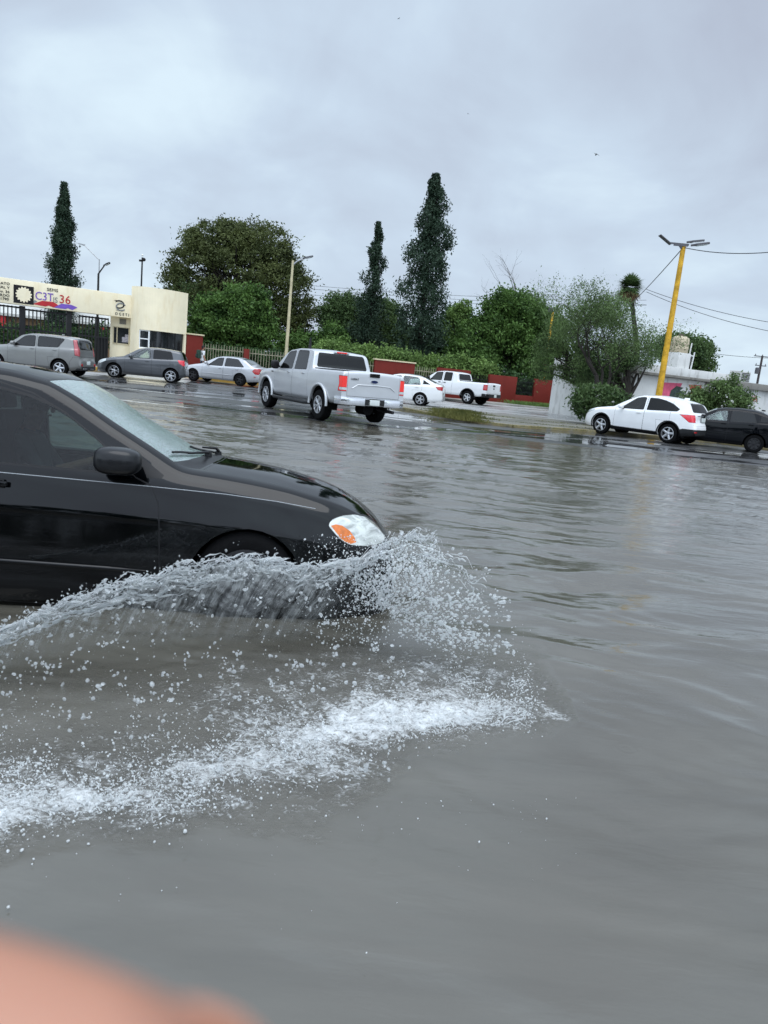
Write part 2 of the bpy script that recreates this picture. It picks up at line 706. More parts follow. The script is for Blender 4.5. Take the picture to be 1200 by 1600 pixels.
def wave(X, Y):
    z = np.zeros(X.shape)
    # slowly wandering phases keep the ripples from looking like a regular comb
    wx = (fbm(X * 0.5, Y * 0.5, 61, 3) - 0.5) * 1.1
    wy = (fbm(X * 0.45 + 9, Y * 0.6, 71, 3) - 0.5) * 1.1
    for k, ang, ph, lam in WV:
        env = 0.35 + 1.3 * vnoise(X * 0.35 / max(lam, .3) + ph * 3, Y * 0.5 / max(lam, .3) - ph * 5, 80)
        z += lam ** 1.0 * 0.0030 * env * np.sin(k * (math.sin(ang) * (X + wx) + math.cos(ang) * (Y + wy)) + ph)
    return z


def water_z(X, Y):
    amp = np.interp(Y, [0, 2.0, 3.2, 4.5, 6, 10, 15, 20, 26], [0.20, 0.22, 0.34, 0.62, 0.78, 1.05, 1.45, 1.3, 1.0])
    # calmer on the far right, livelier behind the car
    amp = amp * np.interp(X, [-8, -1, 1.5, 3.5, 7], [1.25, 1.2, 1.1, 0.75, 0.65])
    z = wave(X, Y) * amp
    depth = np.clip((WATER_Z - road_h(X, Y)) / 0.05, 0.05, 1)
    z *= depth
    fm = foam_amt(X, Y)
    z += fm * (fbm(X * 22, Y * 22, 3, 3) - 0.35) * 0.035
    # bulge of churned water beside the wheel
    z += 0.02 * np.exp(-((X + 0.4) / 1.3) ** 2 - ((Y - 3.6) / 0.35) ** 2) * (fbm(X * 9, Y * 14, 4, 3))
    return WATER_Z + z


def mat_water():
    m, n, l, b, o = newmat('muddy flood water')
    v = world_coords(n, l)
    mud = noise(n, l, world_coords(n, l, (0.5, 1.2, 1)), 1.2, 5, 0.6, 0.6)
    base = ramp(n, l, mud, [(0.3, (0.073, 0.068, 0.055)), (0.7, (0.106, 0.099, 0.081))])
    at = n.new('ShaderNodeAttribute')
    at.attribute_name = 'foam'
    f1 = noise(n, l, world_coords(n, l, (1, 1.3, 1)), 26, 8, 0.72, 1.6)
    f2 = noise(n, l, v, 7, 4, 0.6, 1.0)
    s = mth(n, l, 'ADD', mth(n, l, 'MULTIPLY', f1, 0.75), mth(n, l, 'MULTIPLY', f2, 0.35))
    q = mth(n, l, 'SUBTRACT', mth(n, l, 'ADD', mth(n, l, 'MULTIPLY', at.outputs['Fac'], 0.72), mth(n, l, 'MULTIPLY', s, 3.4)), 2.28)
    fm = mth(n, l, 'MULTIPLY', q, 1.45, True)
    fm = mth(n, l, 'MULTIPLY', fm, ramp(n, l, at.outputs['Fac'], [(0.02, 0.0), (0.22, 1.0)]), True)
    mix = n.new('ShaderNodeMixRGB')
    l.new(fm, mix.inputs[0])
    l.new(base, mix.inputs[1])
    mix.inputs[2].default_value = (0.68, 0.70, 0.70, 1)
    l.new(mix.outputs[0], b.inputs['Base Color'])
    setp(b, ior=1.7, spec=0.5)
    l.new(ramp(n, l, fm, [(0.0, 0.045), (0.8, 0.45)]), b.inputs['Roughness'])
    w1 = noise(n, l, world_coords(n, l, (0.30, 1.0, 1.0), (0, 0, R(6))), 7.5, 3, 0.55, 0.5)
    w2 = noise(n, l, world_coords(n, l, (0.35, 1.0, 1.0), (0, 0, R(-10))), 22.0, 3, 0.55, 0.6)
    calm = ramp(n, l, noise(n, l, v, 0.5, 3), [(0.35, 0.35), (0.65, 1.0)])
    w3 = noise(n, l, world_coords(n, l, (0.7, 1.0, 1.0)), 65.0, 3, 0.6, 0.8)
    hh = mth(n, l, 'ADD', mth(n, l, 'ADD', mth(n, l, 'MULTIPLY', w1, 1.0), mth(n, l, 'MULTIPLY', w2, 0.28)), mth(n, l, 'MULTIPLY', w3, 0.09))
    bb = n.new('ShaderNodeBump')
    bb.inputs['Distance'].default_value = 0.02
    # ripples die out towards the sheltered near side
    gy = n.new('ShaderNodeSeparateXYZ')
    l.new(v, gy.inputs[0])
    ny = ramp(n, l, mth(n, l, 'MULTIPLY', gy.outputs[1], 0.05), [(0.10, 0.17), (0.19, 0.23), (0.3, 0.46), (0.5, 0.9), (0.8, 1.0)])
    l.new(mth(n, l, 'MULTIPLY', calm, ny), bb.inputs['Strength'])
    l.new(hh, bb.inputs['Height'])
    fb = n.new('ShaderNodeBump')
    fb.inputs['Distance'].default_value = 0.02
    l.new(mth(n, l, 'MULTIPLY', ramp(n, l, at.outputs['Fac'], [(0.02, 0.0), (0.15, 0.55), (0.4, 1.0)]), 0.8), fb.inputs['Strength'])
    l.new(f1, fb.inputs['Height'])
    l.new(bb.outputs[0], fb.inputs['Normal'])
    # rings of falling rain and small turbulence
    vo = n.new('ShaderNodeTexVoronoi')
    vo.inputs['Scale'].default_value = 2.6
    l.new(v, vo.inputs['Vector'])
    rg = mth(n, l, 'SINE', mth(n, l, 'MULTIPLY', vo.outputs['Distance'], 70.0))
    rm = mth(n, l, 'MULTIPLY', rg, ramp(n, l, vo.outputs['Distance'], [(0.0, 1.0), (0.2, 0.0)]))
    l.new(bump(n, l, rm, 0.05, 0.01, fb.outputs[0]), b.inputs['Normal'])
    return m


def build_water():
    ys = [-6.0]
    while ys[-1] < 27:
        y = ys[-1]
        step = 0.35 if y < 0.6 else (0.045 if y < 1.5 else max(0.010, 0.0062 * y if y > 2 else 0.012))
        ys.append(y + step)
    ys = np.array(ys)
    u = np.linspace(-1, 1, 560)
    u = np.sign(u) * np.abs(u) ** 1.35
    half = 4.0 + np.clip(ys, 0, 99) * 1.05
    X = u[None, :] * half[:, None]
    Y = np.repeat(ys[:, None], len(u), 1)
    Z = water_z(X, Y)
    F_ = foam_amt(X, Y)
    ny, nx = X.shape
    i = np.arange(nx * ny).reshape(ny, nx)
    Fc = np.stack([i[:-1, :-1], i[:-1, 1:], i[1:, 1:], i[1:, :-1]], -1).reshape(-1, 4)
    V = np.stack([X, Y, Z], -1).reshape(-1, 3)
    o = np_mesh('flood_water', V, Fc, mat_water(), smooth=True, attrs={'foam': F_.ravel()})
    tag(o, kind='structure')


build_water()

# ------------------------------------------------------------------ median strip, side street, pavements
near_px = [(560, 628), (600, 634), (640, 642), (690, 652), (740, 661), (800, 668), (850, 671), (915, 675), (1000, 682), (1120, 693), (1230, 708)]
far_px = [(560, 624), (600, 629), (640, 635), (690, 640), (740, 644), (795, 650), (850, 656), (915, 663), (1000, 671), (1120, 682), (1230, 696)]
KN = [G(*p, 0.0) for p in near_px]
KF = [G(*p, 0.0) for p in far_px]


def wall_y(x):
    return 49.3 + 0.364 * x


def strip(name, A, B, z, mat, kind='structure', thick=0.0):
    mb = MB()
    n = len(A)
    vs = [(p.x, p.y, z) for p in A] + [(p.x, p.y, z) for p in B]
    fs = [(i, i + 1, n + i + 1, n + i) for i in range(n - 1)]
    mb.add(vs, fs)
    o = mb.build(name, mat, smooth=0)
    return tag(o, kind=kind)


# side street (pale wet concrete) behind the median
A = [Vector((p.x, p.y + 0.0, 0)) for p in KF]
A = [Vector((A[0].x - 1.5, A[0].y + 6, 0))] + A
B = [Vector((p.x + 3.5, max(wall_y(p.x + 3.5) - 2.2, p.y + 7), 0)) for p in A]
strip('side_street', A, B, 0.012, M['concrete'])
# median bed with kerb
mb = MB()
for i in range(len(KN) - 1):
    mb.bar((KN[i].x, KN[i].y, 0.03), (KN[i + 1].x, KN[i + 1].y, 0.03), 0.16, 0.15)
mk, n_, l_, b_, o_ = newmat('yellowed kerb concrete')
l_.new(ramp(n_, l_, noise(n_, l_, world_coords(n_, l_), 1.3, 6, 0.7), [(0.35, (0.10, 0.09, 0.06)), (0.5, (0.22, 0.18, 0.08)), (0.66, (0.17, 0.165, 0.15))]), b_.inputs['Base Color'])
setp(b_, rough=0.5)
tag(mb.build('median_kerb', mk, bevel=0.02), kind='structure')
strip('median_bed', KN, KF, 0.07, mat_concrete('damp verge earth', (0.07, 0.065, 0.05), (0.20, 0.19, 0.16), 0.3, 0.6))

# far pavement along the boundary walls with its kerb
xs = [-45, -30, -20, -12, -5, 2, 9, 16, 24, 32, 45]
strip('pavement', [Vector((x, wall_y(x) - 2.4, 0)) for x in xs], [Vector((x, wall_y(x) + 0.4, 0)) for x in xs], 0.13, M['concrete_dry'])
for lo_, hi_, nm_, mt_ in ((-45, -5, 'yellow_kerb', simple('painted kerb', (0.42, 0.25, 0.04), 0.5, var=0.35, vscale=1.2)), (-5, 45, 'pavement_kerb', M['concrete_dry'])):
    mb = MB()
    for i in range(len(xs) - 1):
        if lo_ <= xs[i] < hi_:
            mb.bar((xs[i], wall_y(xs[i]) - 2.45, 0.06), (xs[i + 1], wall_y(xs[i + 1]) - 2.45, 0.06), 0.16, 0.152)
    tag(mb.build(nm_, mt_, bevel=0.02), kind='structure')
strip('yard_ground', [Vector((x, wall_y(x) + 0.4, 0)) for x in (-60, -30, 0, 30, 60)], [Vector((x, 130, 0)) for x in (-60, -30, 0, 30, 60)], 0.1,
      mat_concrete('yard earth and weeds', (0.05, 0.06, 0.025), (0.12, 0.11, 0.07), 0.7, 0.9))


# worn paint on the asphalt
def paint_line(pts, w, name='lane_marking'):
    mb = MB()
    for i in range(len(pts) - 1):
        a, b = Vector(pts[i]), Vector(pts[i + 1])
        t = (b - a).normalized()
        s = Vector((-t.y, t.x, 0)) * w / 2
        q = [a - s, b - s, b + s, a + s]
        mb.add([(p.x, p.y, float(road_h(np.array(p.x), np.array(p.y))) + 0.006) for p in q], [(0, 1, 2, 3)])
    return mb


m, n, l, b, o = newmat('worn white road paint')
l.new(ramp(n, l, noise(n, l, world_coords(n, l), 5, 6, 0.75), [(0.42, (0.10, 0.10, 0.10)), (0.55, (0.42, 0.43, 0.42))]), b.inputs['Base Color'])
setp(b, rough=0.22)
M['roadpaint'] = m


def sampled(px0, px1, k=14):
    a, b = G(*px0, 0.0), G(*px1, 0.0)
    return [a.lerp(b, i / k) for i in range(k + 1)]


for a, b, w in (((600, 650), (740, 669), 0.14), ((195, 607), (330, 622), 0.5), ((140, 618), (300, 636), 0.35), ((760, 676), (1000, 692), 0.1)):
    tag(paint_line(sampled(a, b), w).build('lane_marking', M['roadpaint'], smooth=0), kind='structure')
# gate driveway apron
ap = [G(130, 586), G(285, 600), G(298, 596), G(300, 590), G(120, 580)]
mb = MB()
mb.add([(p.x, p.y, 0.008) for p in ap], [tuple(range(len(ap)))])
tag(mb.build('gate_driveway', M['concrete'], smooth=0), kind='structure')

# ================================================================== CARS
def gsm(y, s):
    if s < 0.5:
        return y
    k = int(3 * s)
    w = np.exp(-0.5 * (np.arange(-k, k + 1) / s) ** 2)
    w /= w.sum()
    # reflect about the end values so the ends stay pinned
    p = np.concatenate([2 * y[0] - y[k:0:-1], y, 2 * y[-1] - y[-2:-k - 2:-1]])
    return np.convolve(p, w, 'valid')


def curve(pts, sig=0.03):
    pts = np.array(sorted(pts), float)
    xs = np.arange(pts[0, 0], pts[-1, 0] + 0.005, 0.01)
    ys = gsm(np.interp(xs, pts[:, 0], pts[:, 1]), sig / 0.01)
    return lambda x: np.interp(x, xs, ys)


def top_curve(pts, sig=0.03, ds=0.05):
    pts = np.array(pts, float)
    d = np.r_[0, np.cumsum(np.hypot(*np.diff(pts, axis=0).T))]
    s = np.arange(0, d[-1], 0.01)
    x, z = np.interp(s, d, pts[:, 0]), np.interp(s, d, pts[:, 1])
    x, z = gsm(x, sig / 0.01), gsm(z, sig / 0.01)
    x = np.minimum.accumulate(x - np.arange(len(x)) * 1e-5)
    n = max(int(d[-1] / ds), 20)
    idx = np.linspace(0, len(x) - 1, n).astype(int)
    return x[idx], z[idx]


def section(w, zb, H, zt, tum, crown, nose, shoulder=0.05, rshoulder=0.05, rroof=0.08, crease=None):
    """half section keypoints (y, z, fillet radius)"""
    h = zt - zb
    c = crown * min(1, h / 0.5)
    zr = zt - c
    if zr > H + 0.03:
        Hs = H
        blend = min(1, (zr - H - 0.03) / 0.15)
    else:
        Hs = zr - 0.03 * min(1, h / 0.3)
        blend = 0.0
    hs = Hs - zb
    yr = (w - shoulder) - max(0, zr - Hs) * tum - (1 - blend) * 0.03
    q = [(0, zb, 0), (w - 0.10, zb, 0), (w - 0.025, zb + 0.10 * min(1, hs / 0.4), 0.05),
         (w, zb + 0.42 * hs, 0.1), (w - 0.004 if crease else w - 0.006, zb + 0.74 * hs, 0.018 if crease else 0.08), (w - (crease or 0.014), zb + 0.92 * hs, 0.05 * min(1, hs / .3)),
         (w - shoulder, Hs, rshoulder),
         (yr, zr, rroof), (yr * 0.55, zr + c * 0.78, 0.2), (0, zt, 0)]
    return q


def fillet(q, k=4, seg=(6, 2, 3, 3, 2, 1, 9, 4, 4)):
    out = [Vector(q[0][:2])]
    prev = Vector(q[0][:2])
    n = len(q)
    for i in range(1, n):
        p = Vector(q[i][:2])
        if i < n - 1 and q[i][2] > 0:
            nx = Vector(q[i + 1][:2])
            pp = Vector(q[i - 1][:2])
            r = min(q[i][2], 0.45 * (p - pp).length, 0.45 * (nx - p).length)
            a = p + (pp - p).normalized() * r if (pp - p).length > 1e-6 else p
            b = p + (nx - p).normalized() * r if (nx - p).length > 1e-6 else p
        else:
            a = b = p
        m = seg[i - 1]
        for j in range(1, m + 1):
            out.append(prev.lerp(a, j / m))
        if a is not b:
            for j in range(1, k + 1):
                t = j / k
                out.append(a * (1 - t) ** 2 + p * 2 * t * (1 - t) + b * t * t)
        prev = b
    return out


def cut_poly(bm, poly, ax, faces):
    """cut the given faces along a closed 2D outline; returns faces inside it"""
    ia, ib = {'x': 0, 'y': 1, 'z': 2}[ax[0]], {'x': 0, 'y': 1, 'z': 2}[ax[1]]
    A = [p[0] for p in poly]
    B = [p[1] for p in poly]
    lo, hi = (min(A) - 0.01, min(B) - 0.01), (max(A) + 0.01, max(B) + 0.01)

    def inbox(f, l, h):
        a = [v.co[ia] for v in f.verts]
        b = [v.co[ib] for v in f.verts]
        return max(a) >= l[0] and min(a) <= h[0] and max(b) >= l[1] and min(b) <= h[1]
    cand = set(f for f in faces if inbox(f, lo, hi))
    n = len(poly)
    for i in range(n):
        p, q = poly[i], poly[(i + 1) % n]
        l = (min(p[0], q[0]) - 0.004, min(p[1], q[1]) - 0.004)
        h = (max(p[0], q[0]) + 0.004, max(p[1], q[1]) + 0.004)
        sel = [f for f in cand if inbox(f, l, h)]
        if not sel:
            continue
        co, no = [0, 0, 0], [0, 0, 0]
        co[ia], co[ib] = p
        no[ia], no[ib] = (q[1] - p[1]), -(q[0] - p[0])
        es = set(e for f in sel for e in f.edges)
        vs = set(v for f in sel for v in f.verts)
        r = bmesh.ops.bisect_plane(bm, geom=sel + list(es) + list(vs), dist=1e-5, plane_co=co, plane_no=no)
        new = set(g for g in r['geom'] if isinstance(g, bmesh.types.BMFace))
        cand = set(f for f in (cand | new) if f.is_valid)
    ins = []
    for f in cand:
        c = f.calc_center_median()
        x, y = c[ia], c[ib]
        w = False
        j = n - 1
        for i in range(n):
            if (poly[i][1] > y) != (poly[j][1] > y) and x < (poly[j][0] - poly[i][0]) * (y - poly[i][1]) / (poly[j][1] - poly[i][1]) + poly[i][0]:
                w = not w
            j = i
        if w:
            ins.append(f)
    return ins


def offset_poly(poly, d):
    """grow (d>0) a closed outline"""
    n = len(poly)
    area = sum(poly[i][0] * poly[(i + 1) % n][1] - poly[(i + 1) % n][0] * poly[i][1] for i in range(n))
    s = 1 if area > 0 else -1
    out = []
    for i in range(n):
        p0, p, p1 = Vector(poly[i - 1]), Vector(poly[i]), Vector(poly[(i + 1) % n])
        a, b = (p - p0), (p1 - p)
        if a.length < 1e-6 or b.length < 1e-6:
            out.append(tuple(p))
            continue
        a.normalize(); b.normalize()
        na, nb = Vector((a.y, -a.x)) * s, Vector((b.y, -b.x)) * s
        m = (na + nb)
        if m.length < 1e-3:
            m = na
        m.normalize()
        k = d / max(0.45, m.dot(na))
        out.append(tuple(p + m * k))
    return out


def round_poly(poly, r=0.04, k=3):
    out = []
    n = len(poly)
    for i in range(n):
        p0, p, p1 = Vector(poly[i - 1][:2]), Vector(poly[i][:2]), Vector(poly[(i + 1) % n][:2])
        rr = poly[i][2] if len(poly[i]) > 2 else r
        rr = min(rr, 0.45 * (p - p0).length, 0.45 * (p1 - p).length)
        a, b = p + (p0 - p).normalized() * rr, p + (p1 - p).normalized() * rr
        for j in range(k + 1):
            t = j / k
            out.append(tuple(a * (1 - t) ** 2 + p * 2 * t * (1 - t) + b * t * t))
    return out


def circle_poly(cx, cz, r, n=28, squash=1.0):
    return [(cx + r * math.cos(2 * math.pi * i / n), cz + r * squash * math.sin(2 * math.pi * i / n)) for i in range(n)]


def make_wheel(r, width, rim_r, style, rim_mat, side, x, hw, root, z=None, spokes=5):
    """wheel mesh = tyre; child = rim. side +1 left / -1 right; hw = y of the outer face"""
    s = side
    tw = width
    prof = [(rim_r, 0.0), (rim_r + 0.012, -0.006), (rim_r + (r - rim_r) * 0.5, 0.004), (r - 0.03, -0.004), (r - 0.008, -0.022), (r, -0.05),
            (r, -tw + 0.05), (r - 0.012, -tw + 0.015), (rim_r + 0.02, -tw), (rim_r, -tw + 0.01)]
    t = MB()
    t.lathe([(a, b * s) for a, b in prof], 40, 0, 'Y', closed=True)
    for g in (-0.045, -tw / 2, -tw + 0.045):                         # tread grooves
        t.lathe([(r + 0.0015, (g - 0.004) * s), (r + 0.0015, (g + 0.004) * s)], 40, 1, 'Y')
    o = t.build('wheel', [M['rubber'], M['dark']], root, smooth=30)
    o.location = (x, hw * s, r if z is None else z)
    k = MB()
    k.lathe([(rim_r + 0.008, 0.004 * s), (rim_r + 0.008, -0.012 * s), (rim_r - 0.012, -0.016 * s), (rim_r - 0.02, -0.09 * s), (rim_r - 0.03, -0.16 * s)], 40, 0, 'Y')
    k.lathe([(rim_r + 0.008, 0.004 * s), (rim_r - 0.008, 0.006 * s), (rim_r - 0.012, -0.016 * s)], 40, 0, 'Y')
    k.lathe([(0.0001, -0.075 * s), (rim_r - 0.02, -0.08 * s)], 32, 1, 'Y')
    k.lathe([(0.0001, -0.06 * s), (rim_r * 0.62, -0.06 * s), (rim_r * 0.62, -0.075 * s)], 32, 2, 'Y')   # disc
    k.lathe([(0.0001, 0.0), (0.03, -0.001 * s), (0.036, -0.01 * s), (0.062, -0.018 * s), (0.07, -0.06 * s)], 20, 0, 'Y')

    def spoke(a0, w0, w1, a1=None, r0=0.05, r1=None, dep=0.02):
        a1 = a0 if a1 is None else a1
        r1 = r1 or rim_r - 0.006
        p0 = Vector((math.cos(a0) * r0, 0, math.sin(a0) * r0))
        p1 = Vector((math.cos(a1) * r1, 0, math.sin(a1) * r1))
        t_ = (p1 - p0).normalized()
        q = Vector((-t_.z, 0, t_.x))
        f = Vector((0, s, 0))
        vs = []
        for p, w, dd in ((p0, w0, -0.012), (p1, w1, -0.008)):
            vs += [p + q * w / 2 + f * (dd - 0.008), p + q * w * 0.3 + f * dd, p - q * w * 0.3 + f * dd, p - q * w / 2 + f * (dd - 0.008),
                   p - q * w / 2 + f * (dd - 0.05), p + q * w / 2 + f * (dd - 0.05)]
        fs = [(i, (i + 1) % 6, (i + 1) % 6 + 6, i + 6) for i in range(6)]
        k.add(vs, fs, 0)
    for i in range(spokes):
        a = 2 * math.pi * i / spokes + math.pi / 2 + 0.2
        if style == 'five':
            spoke(a, 0.085, 0.06)
        elif style == 'y':
            spoke(a, 0.05, 0.045, r1=rim_r * 0.5)
            spoke(a, 0.035, 0.028, a + 0.26, r0=rim_r * 0.42)
            spoke(a, 0.035, 0.028, a - 0.26, r0=rim_r * 0.42)
        elif style == 'twin':
            spoke(a - 0.11, 0.035, 0.03, a - 0.16)
            spoke(a + 0.11, 0.035, 0.03, a + 0.16)
        elif style == 'swirl':
            spoke(a, 0.055, 0.035, a + 0.30)
            spoke(a, 0.03, 0.025, a + 0.02)
        elif style == 'steel':
            spoke(a, 0.11, 0.10, dep=0.01)
    k.build('rim', [rim_mat, M['dark'], M['plastic']], o, smooth=30)
    return o


def car(name, S, loc, th, label, cat, group=None, pitch=0.0, roll=0.0):
    """builds a vehicle from profile curves. car frame: x forward from the front axle, y left, z up"""
    root = empty(name, (loc[0], loc[1], loc[2] if len(loc) > 2 else 0.0), R(th), label, cat, group)
    root.rotation_euler = (R(roll), R(pitch), R(th))
    tx, tz = top_curve(S['top'], S.get('sig', 0.03), S.get('ds', 0.055))
    W, H, Bt = curve(S['wid'], 0.06), curve(S['belt'], 0.05), curve(S['bot'], 0.03)
    rows = []
    for x, z in zip(tx, tz):
        q = section(float(W(x)), float(Bt(x)), float(H(x)), max(float(z), float(Bt(x)) + 0.04), S['tum'], S['crown'], 0,
                    S.get('shoulder', 0.05), S.get('rsh', 0.05), S.get('rroof', 0.08), S.get('crease'))
        # extra crown on raked glass so the screen bows forward
        rows.append([(x, p[0], p[1]) for p in fillet(q)])
    n = len(rows[0])
    bm = bmesh.new()
    L = [[bm.verts.new((x, y, z)) for x, y, z in r] for r in rows]
    Rr = [[L[i][j] if j in (0, n - 1) else bm.verts.new((rows[i][j][0], -rows[i][j][1], rows[i][j][2])) for j in range(n)] for i in range(len(rows))]
    for i in range(len(rows) - 1):
        for j in range(n - 1):
            bm.faces.new((L[i][j], L[i][j + 1], L[i + 1][j + 1], L[i + 1][j]))
            bm.faces.new((Rr[i][j + 1], Rr[i][j], Rr[i + 1][j], Rr[i + 1][j + 1]))
    for k, fl in ((0, False), (-1, True)):
        for j in range(n - 1):
            a = [L[k][j], L[k][j + 1]] if j + 1 == n - 1 and False else None
            f = [L[k][j], L[k][j + 1], Rr[k][j + 1], Rr[k][j]]
            f = list(dict.fromkeys(f))
            if len(f) > 2:
                bm.faces.new(f if fl else f[::-1])
    bmesh.ops.remove_doubles(bm, verts=bm.verts, dist=1e-5)
    bmesh.ops.recalc_face_normals(bm, faces=bm.faces)
    bm.normal_update()
    # reference surface for normals
    ref = bm.copy()
    ref.verts.ensure_lookup_table()
    bvh = BVHTree.FromBMesh(ref)
    ref.faces.ensure_lookup_table()
    S['bvh'] = bvh

    lay = bm.faces.layers.int.new('part')
    names = ['body', 'trim']

    def sideface(f):
        return abs(f.normal.y) > 0.25

    def topface(f):
        return f.normal.z > 0.15 or (f.normal.z > -0.05 and abs(f.normal.y) < 0.5)

    def rearface(f):
        return f.normal.x < -0.2

    def frontface(f):
        return f.normal.x > 0.1
    tests = dict(side=sideface, top=topface, rear=rearface, front=frontface, any=lambda f: True)
    for pt in S['parts']:
        pname, view, ax, poly = pt['name'], pt['view'], pt['ax'], pt['poly']
        ring = pt.get('ring', 0.0)
        xm = pt.get('xmax', 99)
        over = pt.get('over', (0,))            # labels which may be overwritten
        polys = [poly]
        if pt.get('mirror'):
            polys.append([(-a, b) for a, b in poly] if ax[0] == 'y' else [(a, -b) for a, b in poly])
        if pname not in names:
            names.append(pname)
        pid = names.index(pname)
        ov = [names.index(q) if isinstance(q, str) else q for q in over]
        for pl in polys:
            if ring:
                fs = [f for f in bm.faces if f[lay] in ov and tests[view](f)]
                for f in cut_poly(bm, offset_poly(pl, ring), ax, fs):
                    if f[lay] in ov and tests[view](f) and pt.get('ymin', -1) <= abs(f.calc_center_median().y) <= pt.get('ymax', 9) and f.calc_center_median().x < xm:
                        f[lay] = -1
                ok = (-1,)
            else:
                ok = tuple(ov)
            fs = [f for f in bm.faces if f[lay] in ok and (ring or tests[view](f))]
            for f in cut_poly(bm, pl, ax, fs):
                if f[lay] in ok and f.calc_center_median().x < xm and abs(f.calc_center_median().y) >= pt.get('ymin', -1) and abs(f.calc_center_median().y) <= pt.get('ymax', 9):
                    f[lay] = pid
            for f in bm.faces:
                if f[lay] == -1:
                    f[lay] = 1 if pt.get('ringmat', 1) else 0
    # wheel arches
    arch = S['arch']
    hole = len(names)
    names.append('_hole')
    for ax_x in (0.0, -S['wb']):
        ar = arch[0] if ax_x == 0.0 else arch[-1]
        if S.get('flare'):
            fs = [f for f in bm.faces if sideface(f) and f[lay] != hole and abs(f.calc_center_median().x - ax_x) < ar + .2]
            for f in cut_poly(bm, circle_poly(ax_x, S['wr'] + S.get('archz', 0.02), ar + S['flare']), 'xz', fs):
                if sideface(f):
                    f[lay] = 1
        fs = [f for f in bm.faces if f[lay] != hole and abs(f.calc_center_median().x - ax_x) < ar + .2]
        for f in cut_poly(bm, circle_poly(ax_x, S['wr'] + S.get('archz', 0.02), ar), 'xz', fs):
            c = f.calc_center_median()
            if abs(c.y) > 0.42 or c.z < S['wr'] + ar * .4:
                f[lay] = hole
    if S.get('bed'):
        x0, x1, yb = S['bed']
        pl = [(x0, -yb), (x1, -yb), (x1, yb), (x0, yb)]
        fs = [f for f in bm.faces if f.normal.z > 0.3]
        for f in cut_poly(bm, pl, 'xy', fs):
            if f.normal.z > 0.3:
                f[lay] = hole
    # window openings without glass etc. are plain parts; extract
    groups = {}
    for f in bm.faces:
        pn = names[f[lay]] if f[lay] >= 0 else 'body'
        if pn == '_hole':
            continue
        key = (pn,)
        if pn in S['sided']:
            key = (pn, 1 if f.calc_center_median().y > 0 else -1)
        if pn == 'trim':
            key = ('body',)
        groups.setdefault(key, []).append(f)
    objs = {}

    def smooth_normal(co):
        loc_, nrm, idx, dist = bvh.find_nearest(co)
        if idx is None:
            return Vector((0, 0, 1))
        f = ref.faces[idx]
        wsum, acc = 0.0, Vector()
        vs = f.verts
        # inverse-area (Wachspress-like) weights are overkill: bilinear by inverse distance squared
        for v in vs:
            w = 1.0 / ((v.co - loc_).length_squared + 1e-7)
            acc += v.normal * w
            wsum += w
        return (acc / wsum).normalized()
    cache = {}
    for key, fs in groups.items():
        pn = key[0]
        me = bpy.data.meshes.new(pn)
        idx, vs, nr, faces, mi = {}, [], [], [], []
        for f in fs:
            fc = []
            for v in f.verts:
                if v not in idx:
                    idx[v] = len(vs)
                    vs.append(v.co.copy())
                    if v not in cache:
                        cache[v] = smooth_normal(v.co)
                    nr.append(cache[v])
                fc.append(idx[v])
            faces.append(fc)
            mi.append(1 if names[f[lay]] == 'trim' else 0)
        # lip: boundary edges folded inwards so panels have thickness
        ecount = {}
        for fc in faces:
            for a, b in zip(fc, fc[1:] + fc[:1]):
                ecount[(a, b)] = ecount.get((a, b), 0) + 1
        inner = {}
        nf = len(faces)
        d = S.get('lip', 0.012)
        if pn in ('body', 'hood', 'boot_lid', 'tailgate', 'front_bumper', 'rear_bumper') or pn.startswith('door'):
            for (a, b), c in list(ecount.items()):
                if (b, a) in ecount:
                    continue
                for q in (a, b):
                    if q not in inner:
                        inner[q] = len(vs)
                        big = 0.035 if (pn == 'body') else d
                        vs.append(vs[q] - nr[q] * big)
                        nr.append(nr[q])
                faces.append([b, a, inner[a], inner[b]])
                mi.append(1 if pn != 'body' else 0)
        me.from_pydata(vs, [], faces)
        mm = S['mats'].get(pn, S['mats']['body'])
        me.materials.append(mm)
        me.materials.append(M['trim'])
        me.polygons.foreach_set('material_index', mi)
        me.polygons.foreach_set('use_smooth', [True] * len(faces))
        me.update()
        ln = []
        for p in me.polygons:
            for li in p.loop_indices:
                vi = me.loops[li].vertex_index
                ln.append(tuple(nr[vi]) if p.index < nf else tuple(p.normal))
        me.normals_split_custom_set(ln)
        par = root
        pnn = pn
        objs[key] = (me, pnn)
    made = {}
    # parents: windows go under their door
    body = link('body', objs[('body',)][0], root)
    made[('body',)] = body
    for key, (me, pn) in objs.items():
        if pn == 'body' or S['under'].get(pn):
            continue
        made[key] = link(S['rename'].get(pn, pn), me, root)
    for key, (me, pn) in objs.items():
        if pn == 'body' or not S['under'].get(pn):
            continue
        up = S['under'][pn]
        k2 = (up, key[1]) if len(key) > 1 and (up, key[1]) in made else (up,)
        made[key] = link(S['rename'].get(pn, pn), me, made.get(k2, root))
    bm.free()
    # ---------------- wheels, wells, underbody, cabin
    wr, wb = S['wr'], S['wb']
